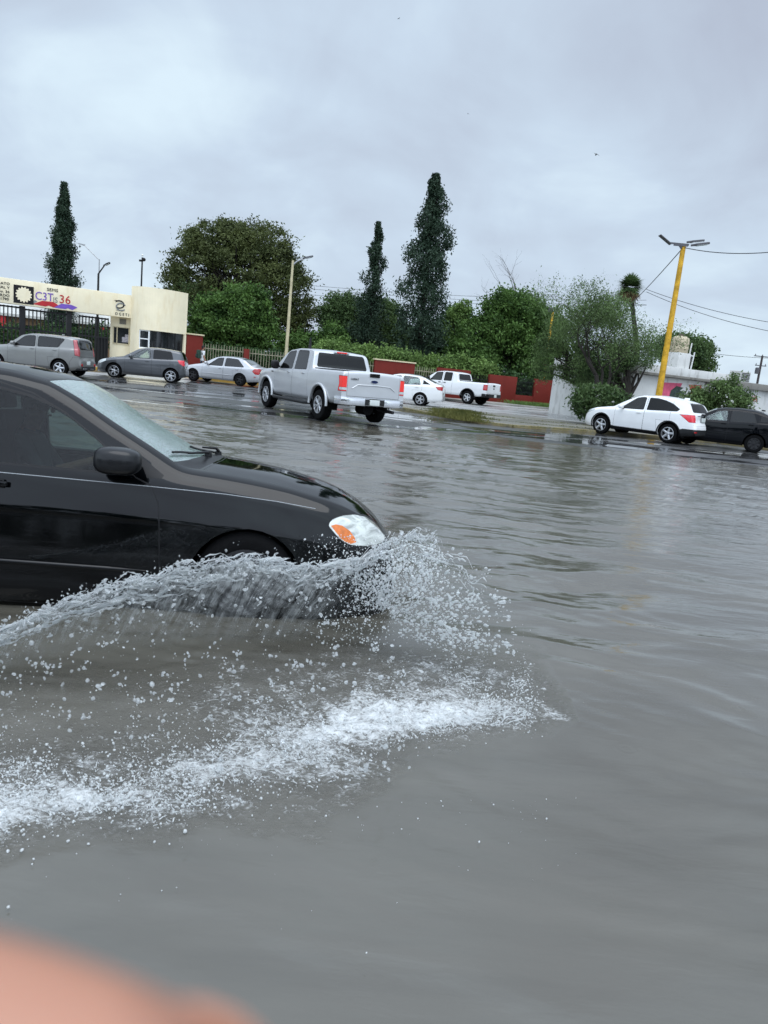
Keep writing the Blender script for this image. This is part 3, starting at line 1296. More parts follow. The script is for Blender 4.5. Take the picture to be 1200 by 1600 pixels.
    for ax_x, ar in ((0.0, arch[0]), (-wb, arch[-1])):
        wy = float(W(ax_x))
        for s in (1, -1):
            wm = MB()
            pr = []
            N = 18
            for k in range(N + 1):
                a = -0.25 + (math.pi + 0.5) * k / N
                pr.append((ax_x + (ar + 0.012) * math.cos(a), wr + S.get('archz', 0.02) + (ar + 0.012) * math.sin(a)))
            vs = [(a, s * (wy - 0.035), b) for a, b in pr] + [(a, s * (wy - 0.36), b) for a, b in pr]
            wm.add(vs, [(i, i + 1, N + 2 + i, N + 1 + i) for i in range(N)])
            wm.add([(a, s * (wy - 0.36), b) for a, b in pr], [tuple(range(N + 1))])
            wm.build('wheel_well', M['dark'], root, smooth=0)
    hw = S.get('track', float(W(0)) - 0.03)
    for ax_x in (0.0, -wb):
        for s in (1, -1):
            make_wheel(wr, S.get('ww', 0.20), S['rim'], S['style'], S.get('rimmat', M['alloy']), s, ax_x, hw, root, spokes=S.get('spokes', 5))
    x0, x1 = tx[0] - 0.35, tx[-1] + 0.35
    u = MB()
    zf = S.get('floor', 0.24)
    for xa, xb in ((x0, arch[0]), (-arch[0] - 0.02, -wb + arch[-1] + 0.02), (-wb - arch[-1] - 0.02, x1)):
        if xa < xb:
            xa, xb = xb, xa
        wy = min(float(W(xa)), float(W(xb))) - 0.10
        u.box(((xa + xb) / 2, 0, zf + 0.06), (xa - xb, 2 * wy, 0.14))
    u.box(((x0 + x1) / 2, 0, zf + 0.05), (x0 - x1, 2 * (float(W(0)) - 0.42), 0.12))
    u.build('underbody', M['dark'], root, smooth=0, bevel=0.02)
    if S.get('cabin'):
        xa, xb = S['cabin']
        c = MB()
        hb = float(H((xa + xb) / 2))
        wy = float(W((xa + xb) / 2)) - 0.11
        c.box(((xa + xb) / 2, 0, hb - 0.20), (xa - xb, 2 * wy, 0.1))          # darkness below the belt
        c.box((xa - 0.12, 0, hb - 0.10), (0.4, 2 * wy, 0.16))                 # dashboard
        for sx in S.get('seats', (xa - 0.95,)):
            for sy in (0.37, -0.37):
                c.box((sx, sy, hb + 0.02), (0.14, 0.48, 0.5), 0, Matrix.Rotation(R(-12), 3, 'Y'))
                c.box((sx - 0.07, sy, hb + 0.36), (0.10, 0.26, 0.17), 0, Matrix.Rotation(R(-8), 3, 'Y'))
        if S.get('rearseat'):
            sx = S['rearseat']
            c.box((sx, 0, hb + 0.0), (0.14, 2 * wy - 0.2, 0.5), 0, Matrix.Rotation(R(-14), 3, 'Y'))
            c.box((sx - 0.3, 0, hb - 0.02), (0.6, 2 * wy - 0.1, 0.06))
        c.build('cabin', M['interior'], root, bevel=0.03, smooth=40)
    # mirrors
    mx, mz = S['mirror']
    for s in S.get('mirror_sides', (1, -1)):
        q = MB()
        yb = float(W(mx)) - 0.05
        ms = S.get('msize', (0.075, 0.115, 0.075))
        k0 = len(q.v)
        q.blob((0, 0, 0), 1.0, 0, 3)
        for i in range(k0, len(q.v)):
            a = q.v[i]
            p_ = [math.copysign(abs(c) ** .55, c) for c in a]
            nn_ = (abs(p_[0]) ** 3.2 + abs(p_[1]) ** 3.2 + abs(p_[2]) ** 3.2) ** (1 / 3.2)
            tp_ = 1 - .12 * max(0, a[0])
            q.v[i] = (mx + p_[0] / nn_ * ms[0], s * (yb + 0.16) + p_[1] / nn_ * ms[1] * tp_, mz + p_[2] / nn_ * ms[2] * tp_)
        q.box((mx - 0.045, s * (yb + 0.16), mz), (0.02, 0.17, 0.11), 2)
        q.bar((mx + 0.0, s * (yb - 0.02), mz - 0.06), (mx, s * (yb + 0.08), mz - 0.03), 0.07, 0.05, 1)
        q.build('wing_mirror', [S.get('mmat', S['mats']['body']), M['trim'], M['lens_clear']], root, smooth=50)
    # handles
    for hx, hz in S.get('handles', ()):
        for s in (1, -1):
            q = MB()
            y = float(W(hx)) - S.get('hdl_in', 0.015)
            q.box((hx, s * (y + 0.02), hz), (0.17, 0.022, 0.03))
            q.box((hx, s * (y + 0.004), hz), (0.13, 0.014, 0.05), 1)
            par = root
            for dn in ('door_f', 'door_r'):
                o_ = made.get((dn, s))
                if o_ is not None:
                    xs_ = [v.co.x for v in o_.data.vertices]
                    if min(xs_) - 0.02 < hx < max(xs_) + 0.02:
                        par = o_
            q.build('handle', [S.get('hmat', S['mats']['body']), M['dark']], par, bevel=0.008)
    for fn in S.get('extra', ()):
        fn(root, made, W, H)
    return root, made, W, H


def edge_fn(S):
    tx, tz = top_curve(S['top'], S.get('sig', 0.03), 0.02)
    Bt = curve(S['bot'], 0.03)

    def f(x):
        z = float(np.interp(x, tx[::-1], tz[::-1]))
        h = z - float(Bt(x))
        return z - S['crown'] * min(1, h / 0.5)
    return f


def side_window(S, xb0, xt0, xt1, xb1, mt=0.065, mb=0.02, r=0.03):
    e, H = edge_fn(S), curve(S['belt'], 0.05)
    top = [(x, e(x) - mt, 0.05) for x in np.linspace(xt0, xt1, 6)]
    bot = [(x, float(H(x)) + mb, r) for x in np.linspace(xb1, xb0, 3)]
    return round_poly([(a, b, c) for a, b, c in top + bot], r, 2)


def door_poly(S, xf, xt, xr, zb=0.27, mt=0.028, xr2=None, xrt=None, rcut=None):
    """xf front edge, xt where the slanted front meets the roof rail, xr rear edge; rcut = (x, z) cut for the rear arch"""
    e, H = edge_fn(S), curve(S['belt'], 0.05)
    xrt = xr if xrt is None else xrt
    pts = [(xf, zb), (xf, float(H(xf)) - 0.02)]
    if xt is not None and xt < xf:
        pts += [(x, e(x) - mt) for x in np.linspace(xf - 0.12 if xf - 0.12 > xt else xf, xt, 5)]
    pts += [(x, e(x) - mt) for x in np.linspace(min(xt if xt is not None else xf, xf), xrt, 5)][1 if xt is not None and xt < xf else 0:]
    pts += [(xr, float(H(xr)))]
    if rcut:
        pts += [(xr, rcut[2] if len(rcut) > 2 else 0.75), (rcut[0] + 0.06, rcut[1] + 0.12), (rcut[0], zb)]
    else:
        pts += [(xr, zb)]
    return pts


RN = {'door_f': 'door', 'door_r': 'door', 'win_f': 'window', 'win_r': 'window', 'win_q': 'quarter_window', 'amber': 'indicator_lamp',
      'screen': 'windscreen', 'bumper_f': 'front_bumper', 'grille_': 'grille', 'bed_cap': 'bed_rail'}
UN = {'win_f': 'door_f', 'win_r': 'door_r', 'amber': 'headlight', 'rear_glass_g': 'tailgate', 'reverse_lamp': 'tail_light'}
SD = {'door_f', 'door_r', 'win_f', 'win_r', 'win_q', 'headlight', 'tail_light', 'amber', 'reverse_lamp', 'fog_lamp', 'sill'}


def base_spec(**k):
    S = dict(crown=0.055, tum=0.40, rename=dict(RN, rear_glass_g='rear_window'), under=UN, sided=SD, arch=(0.35,), wr=0.31, rim=0.20, style='five', mats={})
    S.update(k)
    return S


def plate_fn(x, z, y=0.0, w=0.30, h=0.15, txt=None, frame=True):
    def fn(root, made, W, H):
        q = MB()
        q.box((x, y, z), (0.012, w, h), 0)
        if frame:
            q.box((x + 0.003, y, z), (0.008, w + 0.03, h + 0.03), 1)
        o = q.build('licence_plate', [M['plate'], M['dark']], root, bevel=0.003)
        if txt:
            text_mesh(txt, 0.085, M['trim'], 'plate_number', o, Matrix.Translation((x - 0.009, y, z - 0.01)) @ Matrix.Rotation(R(-90), 4, 'Z') @ Matrix.Rotation(R(90), 4, 'X'), 0.001, 'CENTER')
    return fn


def badge_fn(x, y, z, w, h, mat, ring=None):
    def fn(root, made, W, H):
        q = MB()
        n = 20
        for k, (s_, xx, mi) in enumerate(((1.0, x + 0.002, 1), (0.86, x - 0.002, 0))):
            pl = [(y + w / 2 * s_ * math.cos(2 * math.pi * i / n), z + h / 2 * s_ * math.sin(2 * math.pi * i / n)) for i in range(n)]
            q.prism(pl, xx - 0.006, xx + 0.006, mi, 'yz')
        q.build('badge', [mat, ring or M['chrome']], root)
    return fn


# ------------------------------------------------------------------ near black saloon
def corolla():
    S = base_spec(
        top=[(.945, .40), (.945, .53), (.915, .615), (.83, .705), (.70, .795), (.57, .852), (.44, .890), (.21, .938), (0, .965), (-.2, .984), (-.34, .992), (-.42, 1.0),
             (-.60, 1.098), (-.83, 1.218), (-1.05, 1.345), (-1.22, 1.425), (-1.45, 1.462), (-1.9, 1.48), (-2.4, 1.465), (-2.75, 1.40), (-3.0, 1.29), (-3.3, 1.10), (-3.42, 1.06), (-3.6, 1.04),
             (-3.64, .95), (-3.65, .7), (-3.67, .5), (-3.62, .30)],
        belt=[(.94, .45), (.8, .60), (.64, .70), (.42, .765), (.2, .80), (0, .825), (-.3, .852), (-.6, .868), (-1.4, .875), (-2.5, .90), (-3.3, .95), (-3.7, .95)],
        bot=[(.94, .05), (.7, .05), (.42, .05), (.3, .06), (-2.9, .06), (-3.3, .16), (-3.7, .28)],
        wid=[(.96, .46), (.92, .60), (.83, .685), (.70, .755), (.52, .81), (.25, .835), (0, .848), (-.5, .852), (-2.7, .852), (-3.2, .82), (-3.55, .74), (-3.68, .58)],
        tum=.40, crown=.06, shoulder=.045, rsh=.04, rroof=.06, wb=2.6, wr=.31, arch=(.338, .338), archz=-.01, rim=.19, style='steel', spokes=8, rimmat=M['steel_black'],
        ds=.032, cabin=(-.55, -3.1), seats=(-1.72,), rearseat=-2.75, crease=.03, mirror=(-.735, .975), msize=(.125, .105, .078), floor=.2,
        handles=((-1.42, .78), (-2.42, .80)), lip=.014)
    pt = []
    dline = [(-.495, .10), (-.497, .385), (-.512, .60), (-.530, .74), (-.575, .835), (-.665, .872), (-.80, .985), (-.91, 1.072), (-1.10, 1.198), (-1.29, 1.288), (-1.5, 1.338), (-1.66, 1.352), (-1.66, .10)]
    pt.append(dict(name='door_f', view='side', ax='xz', poly=dline, ring=.008))
    dr = [(-1.675, .10), (-1.675, 1.353), (-1.9, 1.358), (-2.2, 1.352), (-2.45, 1.325), (-2.62, 1.27), (-2.72, 1.1), (-2.76, .9), (-2.72, .72), (-2.45, .62), (-2.27, .42), (-2.22, .10)]
    pt.append(dict(name='door_r', view='side', ax='xz', poly=dr, ring=.005))
    pt.append(dict(name='win_f', view='side', ax='xz', over=('door_f',), ring=.014,
                   poly=round_poly([(-.835, .895), (-.845, 1.045), (-.975, 1.132), (-1.16, 1.222), (-1.307, 1.27), (-1.48, 1.298), (-1.58, 1.304), (-1.585, .895)], .02, 2)))
    pt.append(dict(name='trim', view='side', ax='xz', over=('door_f',), poly=[(-.66, .885), (-.82, .885), (-.82, 1.03), (-.68, .925)]))
    pt.append(dict(name='trim', view='side', ax='xz', over=(0,), poly=[(-.60, .882), (-.525, .885), (-.515, .90), (-.66, 1.0), (-.72, 1.05), (-.77, 1.05)][:4], ring=.004))
    pt.append(dict(name='win_r', view='side', ax='xz', over=('door_r',), ring=.014,
                   poly=round_poly([(-1.76, .90), (-1.76, 1.305), (-2.1, 1.308), (-2.4, 1.28), (-2.52, 1.22), (-2.60, .915)], .03, 2)))

    def arc(x0, k, ymax, n=7, rev=False):
        ys = np.linspace(-ymax, ymax, n)
        p = [(x0 - k * (y / ymax) ** 2, y) for y in ys]
        return p[::-1] if rev else p
    pt.append(dict(name='screen', view='top', ax='xy', ring=.016, poly=arc(-.36, .115, .685) + [(-.80, .625)] + arc(-1.165, .06, .565, rev=True) + [(-.80, -.625)]))
    pt.append(dict(name='trim', view='top', ax='xy', poly=arc(-.235, .09, .655) + arc(-.375, .115, .69, rev=True)))
    pt.append(dict(name='headlight', view='any', ax='xz', ymin=.28, ring=.007,
                   poly=round_poly([(.462, .692), (.485, .728), (.55, .752), (.63, .758), (.71, .738), (.79, .69), (.86, .61), (.84, .588), (.72, .573), (.61, .580), (.54, .615)], .02, 2)))
    pt.append(dict(name='amber', view='any', ax='xz', over=('headlight',), ymin=.25,
                   poly=[(.480, .690), (.51, .700), (.55, .694), (.60, .665), (.635, .625), (.648, .597), (.61, .585), (.575, .60), (.545, .620)]))
    pt.append(dict(name='hood', view='top', ax='xy', over=(0,), ring=.005, poly=arc(-.215, .085, .648) + [(-.1, .665), (.3, .655), (.56, .62), (.72, .54), (.86, .30), (.86, -.30), (.72, -.54), (.56, -.62), (.3, -.655), (-.1, -.665)]))
    pt.append(dict(name='front_bumper', view='any', ax='xz', ring=.004, poly=[(.338, .1), (.345, .43), (.42, .55), (.56, .565), (1.05, .565), (1.05, .1)]))
    pt.append(dict(name='rear_window', view='top', ax='xy', ring=.02, poly=[(-2.72, -.52), (-2.70, 0), (-2.72, .52), (-3.25, .60), (-3.28, 0), (-3.25, -.60)]))
    pt.append(dict(name='boot_lid', view='any', ax='xz', ymax=.62, ring=.004, poly=[(-3.36, 1.2), (-3.40, .98), (-3.50, .62), (-3.8, .62), (-3.8, 1.2)]))
    pt.append(dict(name='tail_light', view='any', ax='xz', ymin=.48, ring=.005, poly=[(-3.45, .96), (-3.42, .80), (-3.5, .68), (-3.8, .68), (-3.8, .97)]))
    pt.append(dict(name='rear_bumper', view='any', ax='xz', ring=.004, poly=[(-2.95, .1), (-2.96, .45), (-3.1, .58), (-3.8, .60), (-3.8, .1)]))
    S['parts'] = pt
    body = paint('black rain-wet paint', (0.0008, 0.0011, 0.0016), rough=0.4, coat=.72, drops=0.03, spec=.0)
    S['mats'] = dict(body=body, win_f=glass_mat('tinted side glass', (.36, .44, .42), refl=.42, film=.012, filmcol=(.35, .42, .42), drops=.05),
                     win_r=M['glass_mid'], screen=glass_mat('rain covered windscreen', (.42, .58, .54), rough=.16, refl=1.9, film=.24, drops=.5, filmcol=(.42, .62, .56)),
                     rear_window=M['glass_mid'], headlight=M['head_near'], amber=M['amber_near'], tail_light=M['lens_red'])
    S['mmat'] = simple('black textured mirror shell', (0.005, 0.0055, 0.007), .35, coat=.35)

    def extras(root, made, W, H):
        bvh = S['bvh']

        def sy(x, z):
            h = bvh.ray_cast(Vector((x, -3, z)), Vector((0, 1, 0)))
            return h[0].y if h[0] is not None else -.85
        for s in (-1, 1):
            q = MB()
            line = [(-2.9, .852), (-2.2, .842), (-1.5, .838), (-.962, .835), (-.548, .833), (-.149, .826), (.15, .808), (.424, .778)]
            pts = []
            for i in range(len(line) - 1):
                for k in range(6):
                    t = k / 6
                    x, z = line[i][0] + (line[i + 1][0] - line[i][0]) * t, line[i][1] + (line[i + 1][1] - line[i][1]) * t
                    pts.append((x, s * -(sy(x, z) - .0005), z))
            q.tube([(a, -b if s > 0 else b, c) if False else (a, (-1 if s < 0 else 1) * abs(b), c) for a, b, c in pts], .0026, 5)
            q.build('pinstripe', M['pinstripe'], made[('body',)])
            q = MB()
            for (xa, xb) in ((-.56, -1.63), (-1.70, -2.3)):
                pts = [(x, (-1 if s < 0 else 1) * (abs(sy(x, .345)) + .004), .345) for x in np.linspace(xa, xb, 8)]
                q.tube(pts, [.004] + [.016] * 6 + [.006], 8)
            q.build('side_moulding', body, made[('body',)], smooth=60)
        # wipers on the scuttle
        def tz(x, y):
            h = bvh.ray_cast(Vector((x, y, 3)), Vector((0, 0, -1)))
            return h[0].z if h[0] is not None else 1
        for (x0, y0, x1, y1) in ((-.33, -.08, -.47, -.60), (-.30, .42, -.43, -.02)):
            q = MB()
            q.lathe([(.0, .03), (.022, .028), (.026, 0)], 14, 0, 'Z', (x0, y0, tz(x0, y0)))
            xm, ym = x0 + .02, y0 - .25
            q.tube([(x0, y0, tz(x0, y0) + .03), (xm - .02, ym, tz(xm, ym) + .05), ((x1 + xm) / 2 - .03, (y1 + ym) / 2, tz((x1 + xm) / 2, (y1 + ym) / 2) + .045)], [.012, .009, .006], 8)
            bl = [(x0 + (x1 - x0) * t - .03, y0 + .05 + (y1 - y0 - .02) * t, tz(x0 + (x1 - x0) * t - .03, y0 + .05 + (y1 - y0) * t) + .016) for t in np.linspace(0, 1, 9)]
            q.tube(bl, .008, 6)
            q.build('wiper', M['trim'], root, smooth=50)
        # steering wheel, seen through the glass
        q = MB()
        mt = Matrix.Rotation(R(65), 3, 'Y')
        ring = [Vector((-.95, .36, .93)) + mt @ Vector((.185 * math.cos(a), .185 * math.sin(a), 0)) for a in np.linspace(0, 2 * math.pi, 25)]
        q.tube(ring, .014, 8)
        q.bar(ring[0], ring[12], .03, .02)
        q.build('steering_wheel', M['interior'], root)
    S['extra'] = [extras, plate_fn(-3.665, .80)]
    return car('black_saloon', S, (-.911, 5.007, -.176), 8.9, 'black rain-wet saloon ploughing through the flood and throwing up a wall of water', 'car', pitch=1.0, roll=-3.9)


m, n, l, b, o = newmat('hazed headlamp lens')
v = coords(n, l)
f = noise(n, l, coords(n, l, 'Object', (3, 3, 9)), 2.6, 4, 0.6, 1.0)
l.new(ramp(n, l, f, [(0.35, (0.36, 0.38, 0.36)), (0.6, (0.72, 0.75, 0.70))]), b.inputs['Base Color'])
setp(b, rough=0.16, coat=1.0, metal=0.25)
M['head_near'] = m
M['amber_near'] = simple('amber indicator', (0.66, 0.17, 0.025), 0.25, coat=1.0, var=0.25, vscale=30)
M['pinstripe'] = simple('silver pinstripe', (0.30, 0.32, 0.34), 0.35)


# ------------------------------------------------------------------ silver crew-cab pickup
def pickup_big():
    S = base_spec(
        top=[(.95, .55), (.95, 1.02), (.88, 1.14), (.3, 1.23), (-.35, 1.285), (-.52, 1.30), (-.85, 1.56), (-1.12, 1.77), (-1.35, 1.865), (-1.9, 1.925), (-2.5, 1.93), (-2.88, 1.895),
             (-2.97, 1.84), (-3.10, 1.42), (-3.14, 1.405), (-3.9, 1.41), (-4.80, 1.42), (-4.905, 1.42), (-4.925, 1.38), (-4.93, .72)],
        belt=[(.95, 1.0), (.3, 1.14), (-.4, 1.22), (-.9, 1.26), (-3.1, 1.32), (-3.2, 1.34), (-4.93, 1.37)],
        bot=[(.95, .48), (.5, .46), (0, .46), (-3.7, .48), (-4.3, .52), (-4.93, .58)],
        wid=[(.95, .80), (.85, .93), (.6, .98), (0, 1.0), (-3.6, 1.0), (-4.6, .985), (-4.93, .965)],
        sig=.018, tum=.22, crown=.035, shoulder=.035, rsh=.04, rroof=.06, wb=3.68, wr=.41, arch=(.49, .49), archz=.03, rim=.235, style='twin', spokes=6, ww=.27,
        rimmat=M['alloy'], ds=.06, cabin=(-.7, -3.0), seats=(-1.8,), rearseat=-2.75, mirror=(-.86, 1.36), msize=(.075, .13, .13), mmat=M['trim'], floor=.5,
        handles=((-1.62, 1.18), (-2.62, 1.20)), bed=(-3.16, -4.84, .86), track=.99, hmat=M['chrome'])
    pt = [dict(name='door_f', view='side', ax='xz', ring=.006, poly=door_poly(S, -.62, -1.22, -1.86, .52)),
          dict(name='door_r', view='side', ax='xz', ring=.006, poly=door_poly(S, -1.88, None, -2.90, .52, rcut=None)),
          dict(name='win_f', view='side', ax='xz', over=('door_f',), ring=.02, poly=side_window(S, -.93, -1.30, -1.78, -1.78)),
          dict(name='win_r', view='side', ax='xz', over=('door_r',), ring=.02, poly=side_window(S, -1.95, -1.95, -2.64, -2.74)),
          dict(name='screen', view='top', ax='xy', ring=.03, poly=[(-.60, -.80), (-.55, 0), (-.60, .80), (-1.20, .70), (-1.20, 0), (-1.20, -.70)]),
          dict(name='rear_window', view='rear', ax='yz', ring=.012, poly=round_poly([(-.80, 1.43), (.80, 1.43), (.72, 1.81), (-.72, 1.81)], .05, 3)),
          dict(name='headlight', view='any', ax='xz', ymin=.55, ring=.01, poly=[(.70, .82), (.66, 1.06), (1.0, 1.08), (1.0, .82)]),
          dict(name='grille_', view='front', ax='yz', poly=[(-.55, .72), (.55, .72), (.55, 1.06), (-.55, 1.06)]),
          dict(name='tail_light', view='any', ax='xz', ymin=.80, ring=.012, poly=[(-4.74, 1.26), (-4.79, 1.06), (-4.75, .88), (-4.99, .88), (-4.99, 1.26)]),
          dict(name='reverse_lamp', view='any', ax='xz', ymin=.80, over=('tail_light',), ring=.006, poly=[(-4.80, .97), (-4.80, .905), (-4.99, .905), (-4.99, .97)]),
          dict(name='tailgate', view='rear', ax='yz', ring=.007, over=(0,), xmax=-4.6, poly=round_poly([(-.80, .76), (.80, .76), (.80, 1.5), (-.80, 1.5)], .02, 2))]
    S['parts'] = pt
    silver = paint('silver metallic paint', (.56, .575, .59), metal=.4, rough=.36)
    S['mats'] = dict(body=silver, win_f=M['glass_mid'], win_r=M['glass_mid'], screen=M['glass_mid'], rear_window=M['glass_dark'], headlight=M['lens_clear'],
                     tail_light=M['brake_lit'], reverse_lamp=M['lens_clear'], grille_=M['trim'])

    def extras(root, made, W, H):
        q = MB()   # bed
        q.box((-4.0, 0, 1.0), (1.68, 1.74, .03))
        for s in (1, -1):
            q.box((-4.0, s * .875, 1.2), (1.7, .03, .40))
            q.box((-3.68, s * .72, 1.08), (.8, .3, .16))
        q.box((-3.165, 0, 1.2), (.03, 1.74, .4))
        q.box((-4.845, 0, 1.2), (.03, 1.74, .4))
        q.build('cargo_bed', M['plastic'], root)
        q = MB()   # chromed step bumper: two ends and a dark middle
        for s in (1, -1):
            q.prism([(-4.90, s * .28), (-5.06, s * .30), (-5.05, s * .80), (-4.95, s * .97), (-4.62, s * 1.0), (-4.62, s * .95), (-4.88, s * .9)], .53, .73, 0, 'xy')
        q.box((-4.97, 0, .63), (.16, .62, .18), 1)
        q.box((-4.97, 0, .735), (.20, 1.7, .02), 1)
        q.build('rear_bumper', [M['chrome'], M['plastic']], root, bevel=.018)
        q = MB()
        q.box((-4.945, 0, 1.335), (.035, .30, .10), 0)
        q.box((-4.965, 0, 1.35), (.03, .24, .05), 1)
        q.build('tailgate_handle', [M['trim'], M['dark']], root, bevel=.015)
        q = MB()   # embossed crease of the tailgate
        q.tube([(-4.938, -.66, .96), (-4.94, -.5, 1.06), (-4.94, 0, 1.075), (-4.94, .5, 1.06), (-4.938, .66, .96)], .014, 6)
        tg = made.get(('tailgate',)) or root
        q.build('crease', silver, tg)
        q = MB()
        q.box((-2.985, 0, 1.868), (.05, .34, .035), 0)
        q.build('high_brake_lamp', M['brake_lit'], root, bevel=.01)
        q = MB()
        q.box((-2.975, 0, 1.868), (.04, .50, .045), 0)
        q.build('brake_lamp_surround', M['lens_clear'], root, bevel=.01)
        for s in (1, -1):
            q = MB()
            q.tube([(-.55, s * .93, .42), (-.75, s * 1.03, .40), (-2.9, s * 1.03, .40), (-3.1, s * .93, .42)], .05, 10)
            q.build('side_step', M['plastic'], root, smooth=50)
            for ax_ in (0, -3.68):
                q = MB()   # wheel-arch flares
                pts = [(ax_ + .53 * math.cos(a), s * 1.004, .44 + .53 * math.sin(a)) for a in np.linspace(-.05, math.pi + .05, 22)]
                q.tube(pts, .038, 8)
                q.build('arch_flare', silver, root, smooth=60)
        q = MB()
        q.tube([(-4.3, -.55, .42), (-5.03, -.62, .40)], .045, 12)
        q.build('exhaust_pipe', M['steel_black'], root)
        q = MB()
        q.tube([(-4.3, 0, .42), (-4.75, 0, .43)], .16, 14)
        q.build('spare_tyre', M['rubber'], root)
        q = MB()
        q.lathe([(.0, .34), (.02, .34), (.055, 0)], 10, 0, 'Z', (-1.5, .3, 1.91))
        q.build('roof_aerial', M['trim'], root)
        text_mesh('LARIAT', .075, M['plastic'], 'model_lettering', tg, Matrix.Translation((-4.943, .72, 1.20)) @ Matrix.Rotation(R(-90), 4, 'Z') @ Matrix.Rotation(R(90), 4, 'X'), .003)
        for s in (1,):
            text_mesh('F-150', .07, M['plastic'], 'model_lettering', root, Matrix.Translation((-.35, 1.008, 1.14)) @ Matrix.Rotation(R(180), 4, 'Z') @ Matrix.Rotation(R(90), 4, 'X'), .003)
    S['extra'] = [extras, plate_fn(-5.055, .63), badge_fn(-4.945, 0, 1.17, .24, .095, simple('dark blue enamel', (.01, .02, .07), .2))]
    return car('pickup_truck', S, (-3.26, 24.1, 0), 122.6, 'silver crew-cab pickup with brake lights on, driving away over the wet road', 'pickup truck')


def white_pickup():
    S = base_spec(
        top=[(.97, .55), (.97, 1.02), (.85, 1.13), (.3, 1.2), (-.35, 1.26), (-.5, 1.27), (-.85, 1.53), (-1.12, 1.72), (-1.35, 1.82), (-1.8, 1.87), (-2.4, 1.87), (-2.68, 1.84),
             (-2.76, 1.79), (-2.88, 1.38), (-2.93, 1.36), (-3.9, 1.37), (-4.75, 1.38), (-4.84, 1.38), (-4.86, 1.33), (-4.87, .72)],
        belt=[(.95, 1.0), (.3, 1.12), (-.4, 1.19), (-.9, 1.23), (-2.9, 1.28), (-3.0, 1.3), (-4.87, 1.33)],
        bot=[(.95, .48), (.5, .46), (0, .46), (-3.7, .48), (-4.3, .52), (-4.87, .6)],
        wid=[(.95, .80), (.85, .93), (.6, .98), (0, 1.0), (-3.6, 1.0), (-4.6, .985), (-4.87, .965)],
        sig=.018, tum=.22, crown=.035, shoulder=.035, rsh=.04, wb=3.64, wr=.40, arch=(.48, .48), archz=.03, rim=.225, style='five', ww=.27,
        ds=.08, cabin=(-.7, -2.8), seats=(-1.7,), mirror=(-.86, 1.33), msize=(.07, .12, .11), mmat=M['trim'], floor=.5, flare=.0,
        handles=((-1.62, 1.15), (-1.98, 1.15)), bed=(-2.96, -4.78, .86), track=.99, hmat=M['trim'])
    S['parts'] = [dict(name='door_f', view='side', ax='xz', ring=.008, poly=door_poly(S, -.62, -1.22, -1.80, .52)),
                  dict(name='door_r', view='side', ax='xz', ring=.008, poly=door_poly(S, -1.82, None, -2.50, .52)),
                  dict(name='win_f', view='side', ax='xz', over=('door_f',), ring=.02, poly=side_window(S, -.93, -1.30, -1.73, -1.73)),
                  dict(name='win_r', view='side', ax='xz', over=('door_r',), ring=.02, poly=side_window(S, -1.90, -1.90, -2.42, -2.42)),
                  dict(name='screen', view='top', ax='xy', ring=.03, poly=[(-.60, -.80), (-.55, 0), (-.60, .80), (-1.20, .70), (-1.20, 0), (-1.20, -.70)]),
                  dict(name='rear_window', view='rear', ax='yz', ring=.012, poly=round_poly([(-.76, 1.40), (.76, 1.40), (.68, 1.74), (-.68, 1.74)], .05, 3)),
                  dict(name='headlight', view='any', ax='xz', ymin=.55, poly=[(.70, .82), (.66, 1.06), (1.0, 1.08), (1.0, .82)]),
                  dict(name='tail_light', view='any', ax='xz', ymin=.80, ring=.012, poly=[(-4.66, 1.25), (-4.66, .93), (-4.95, .93), (-4.95, 1.25)]),
                  dict(name='tailgate', view='rear', ax='yz', ring=.007, over=(0,), xmax=-4.6, poly=[(-.78, .76), (.78, .76), (.78, 1.5), (-.78, 1.5)])]
    white = paint('white fleet paint', (.78, .79, .80), rough=.35)
    S['mats'] = dict(body=white, win_f=M['glass_mid'], win_r=M['glass_dark'], screen=M['glass_mid'], rear_window=M['glass_dark'], headlight=M['lens_clear'], tail_light=M['lens_red'])

    def extras(root, made, W, H):
        q = MB()
        q.box((-3.87, 0, 1.0), (1.8, 1.74, .03))
        for s in (1, -1):
            q.box((-3.87, s * .875, 1.18), (1.8, .03, .38))
        q.box((-2.975, 0, 1.18), (.03, 1.74, .38))
        q.box((-4.785, 0, 1.18), (.03, 1.74, .38))
        q.build('cargo_bed', M['plastic'], root)
        q = MB()
        q.prism([(-4.85, -.97), (-5.0, -.8), (-5.02, 0), (-5.0, .8), (-4.85, .97), (-4.60, .99), (-4.60, .9), (-4.85, .85), (-4.85, -.85), (-4.6, -.9), (-4.6, -.99)], .52, .72, 0, 'xy')
        q.build('rear_bumper', M['trim'], root, bevel=.018)
        for s in (1, -1):
            for ax_ in (0, -3.64):
                q = MB()
                pts = [(ax_ + .50 * math.cos(a), s * .998, .43 + .50 * math.sin(a)) for a in np.linspace(-.05, math.pi + .05, 20)]
                q.tube(pts, .028, 6)
                q.build('arch_flare', M['trim'], root)
        q = MB()
        q.box((-4.885, 0, 1.22), (.03, .24, .09))
        q.box((-4.885, 0, 1.05), (.02, .14, .06))
        q.build('tailgate_handle', M['trim'], root, bevel=.01)
    S['extra'] = [extras, plate_fn(-5.03, .62)]
    p = P(741, 625, 46.0)
    th = R(146)
    # rear axle at the seen wheel
    return car('pickup_truck', S, (p.x + 3.64 * math.cos(th), 46.0 + 3.64 * math.sin(th), 0.0), 146, 'white extended-cab pickup with black bumper waiting before the red wall', 'pickup truck')


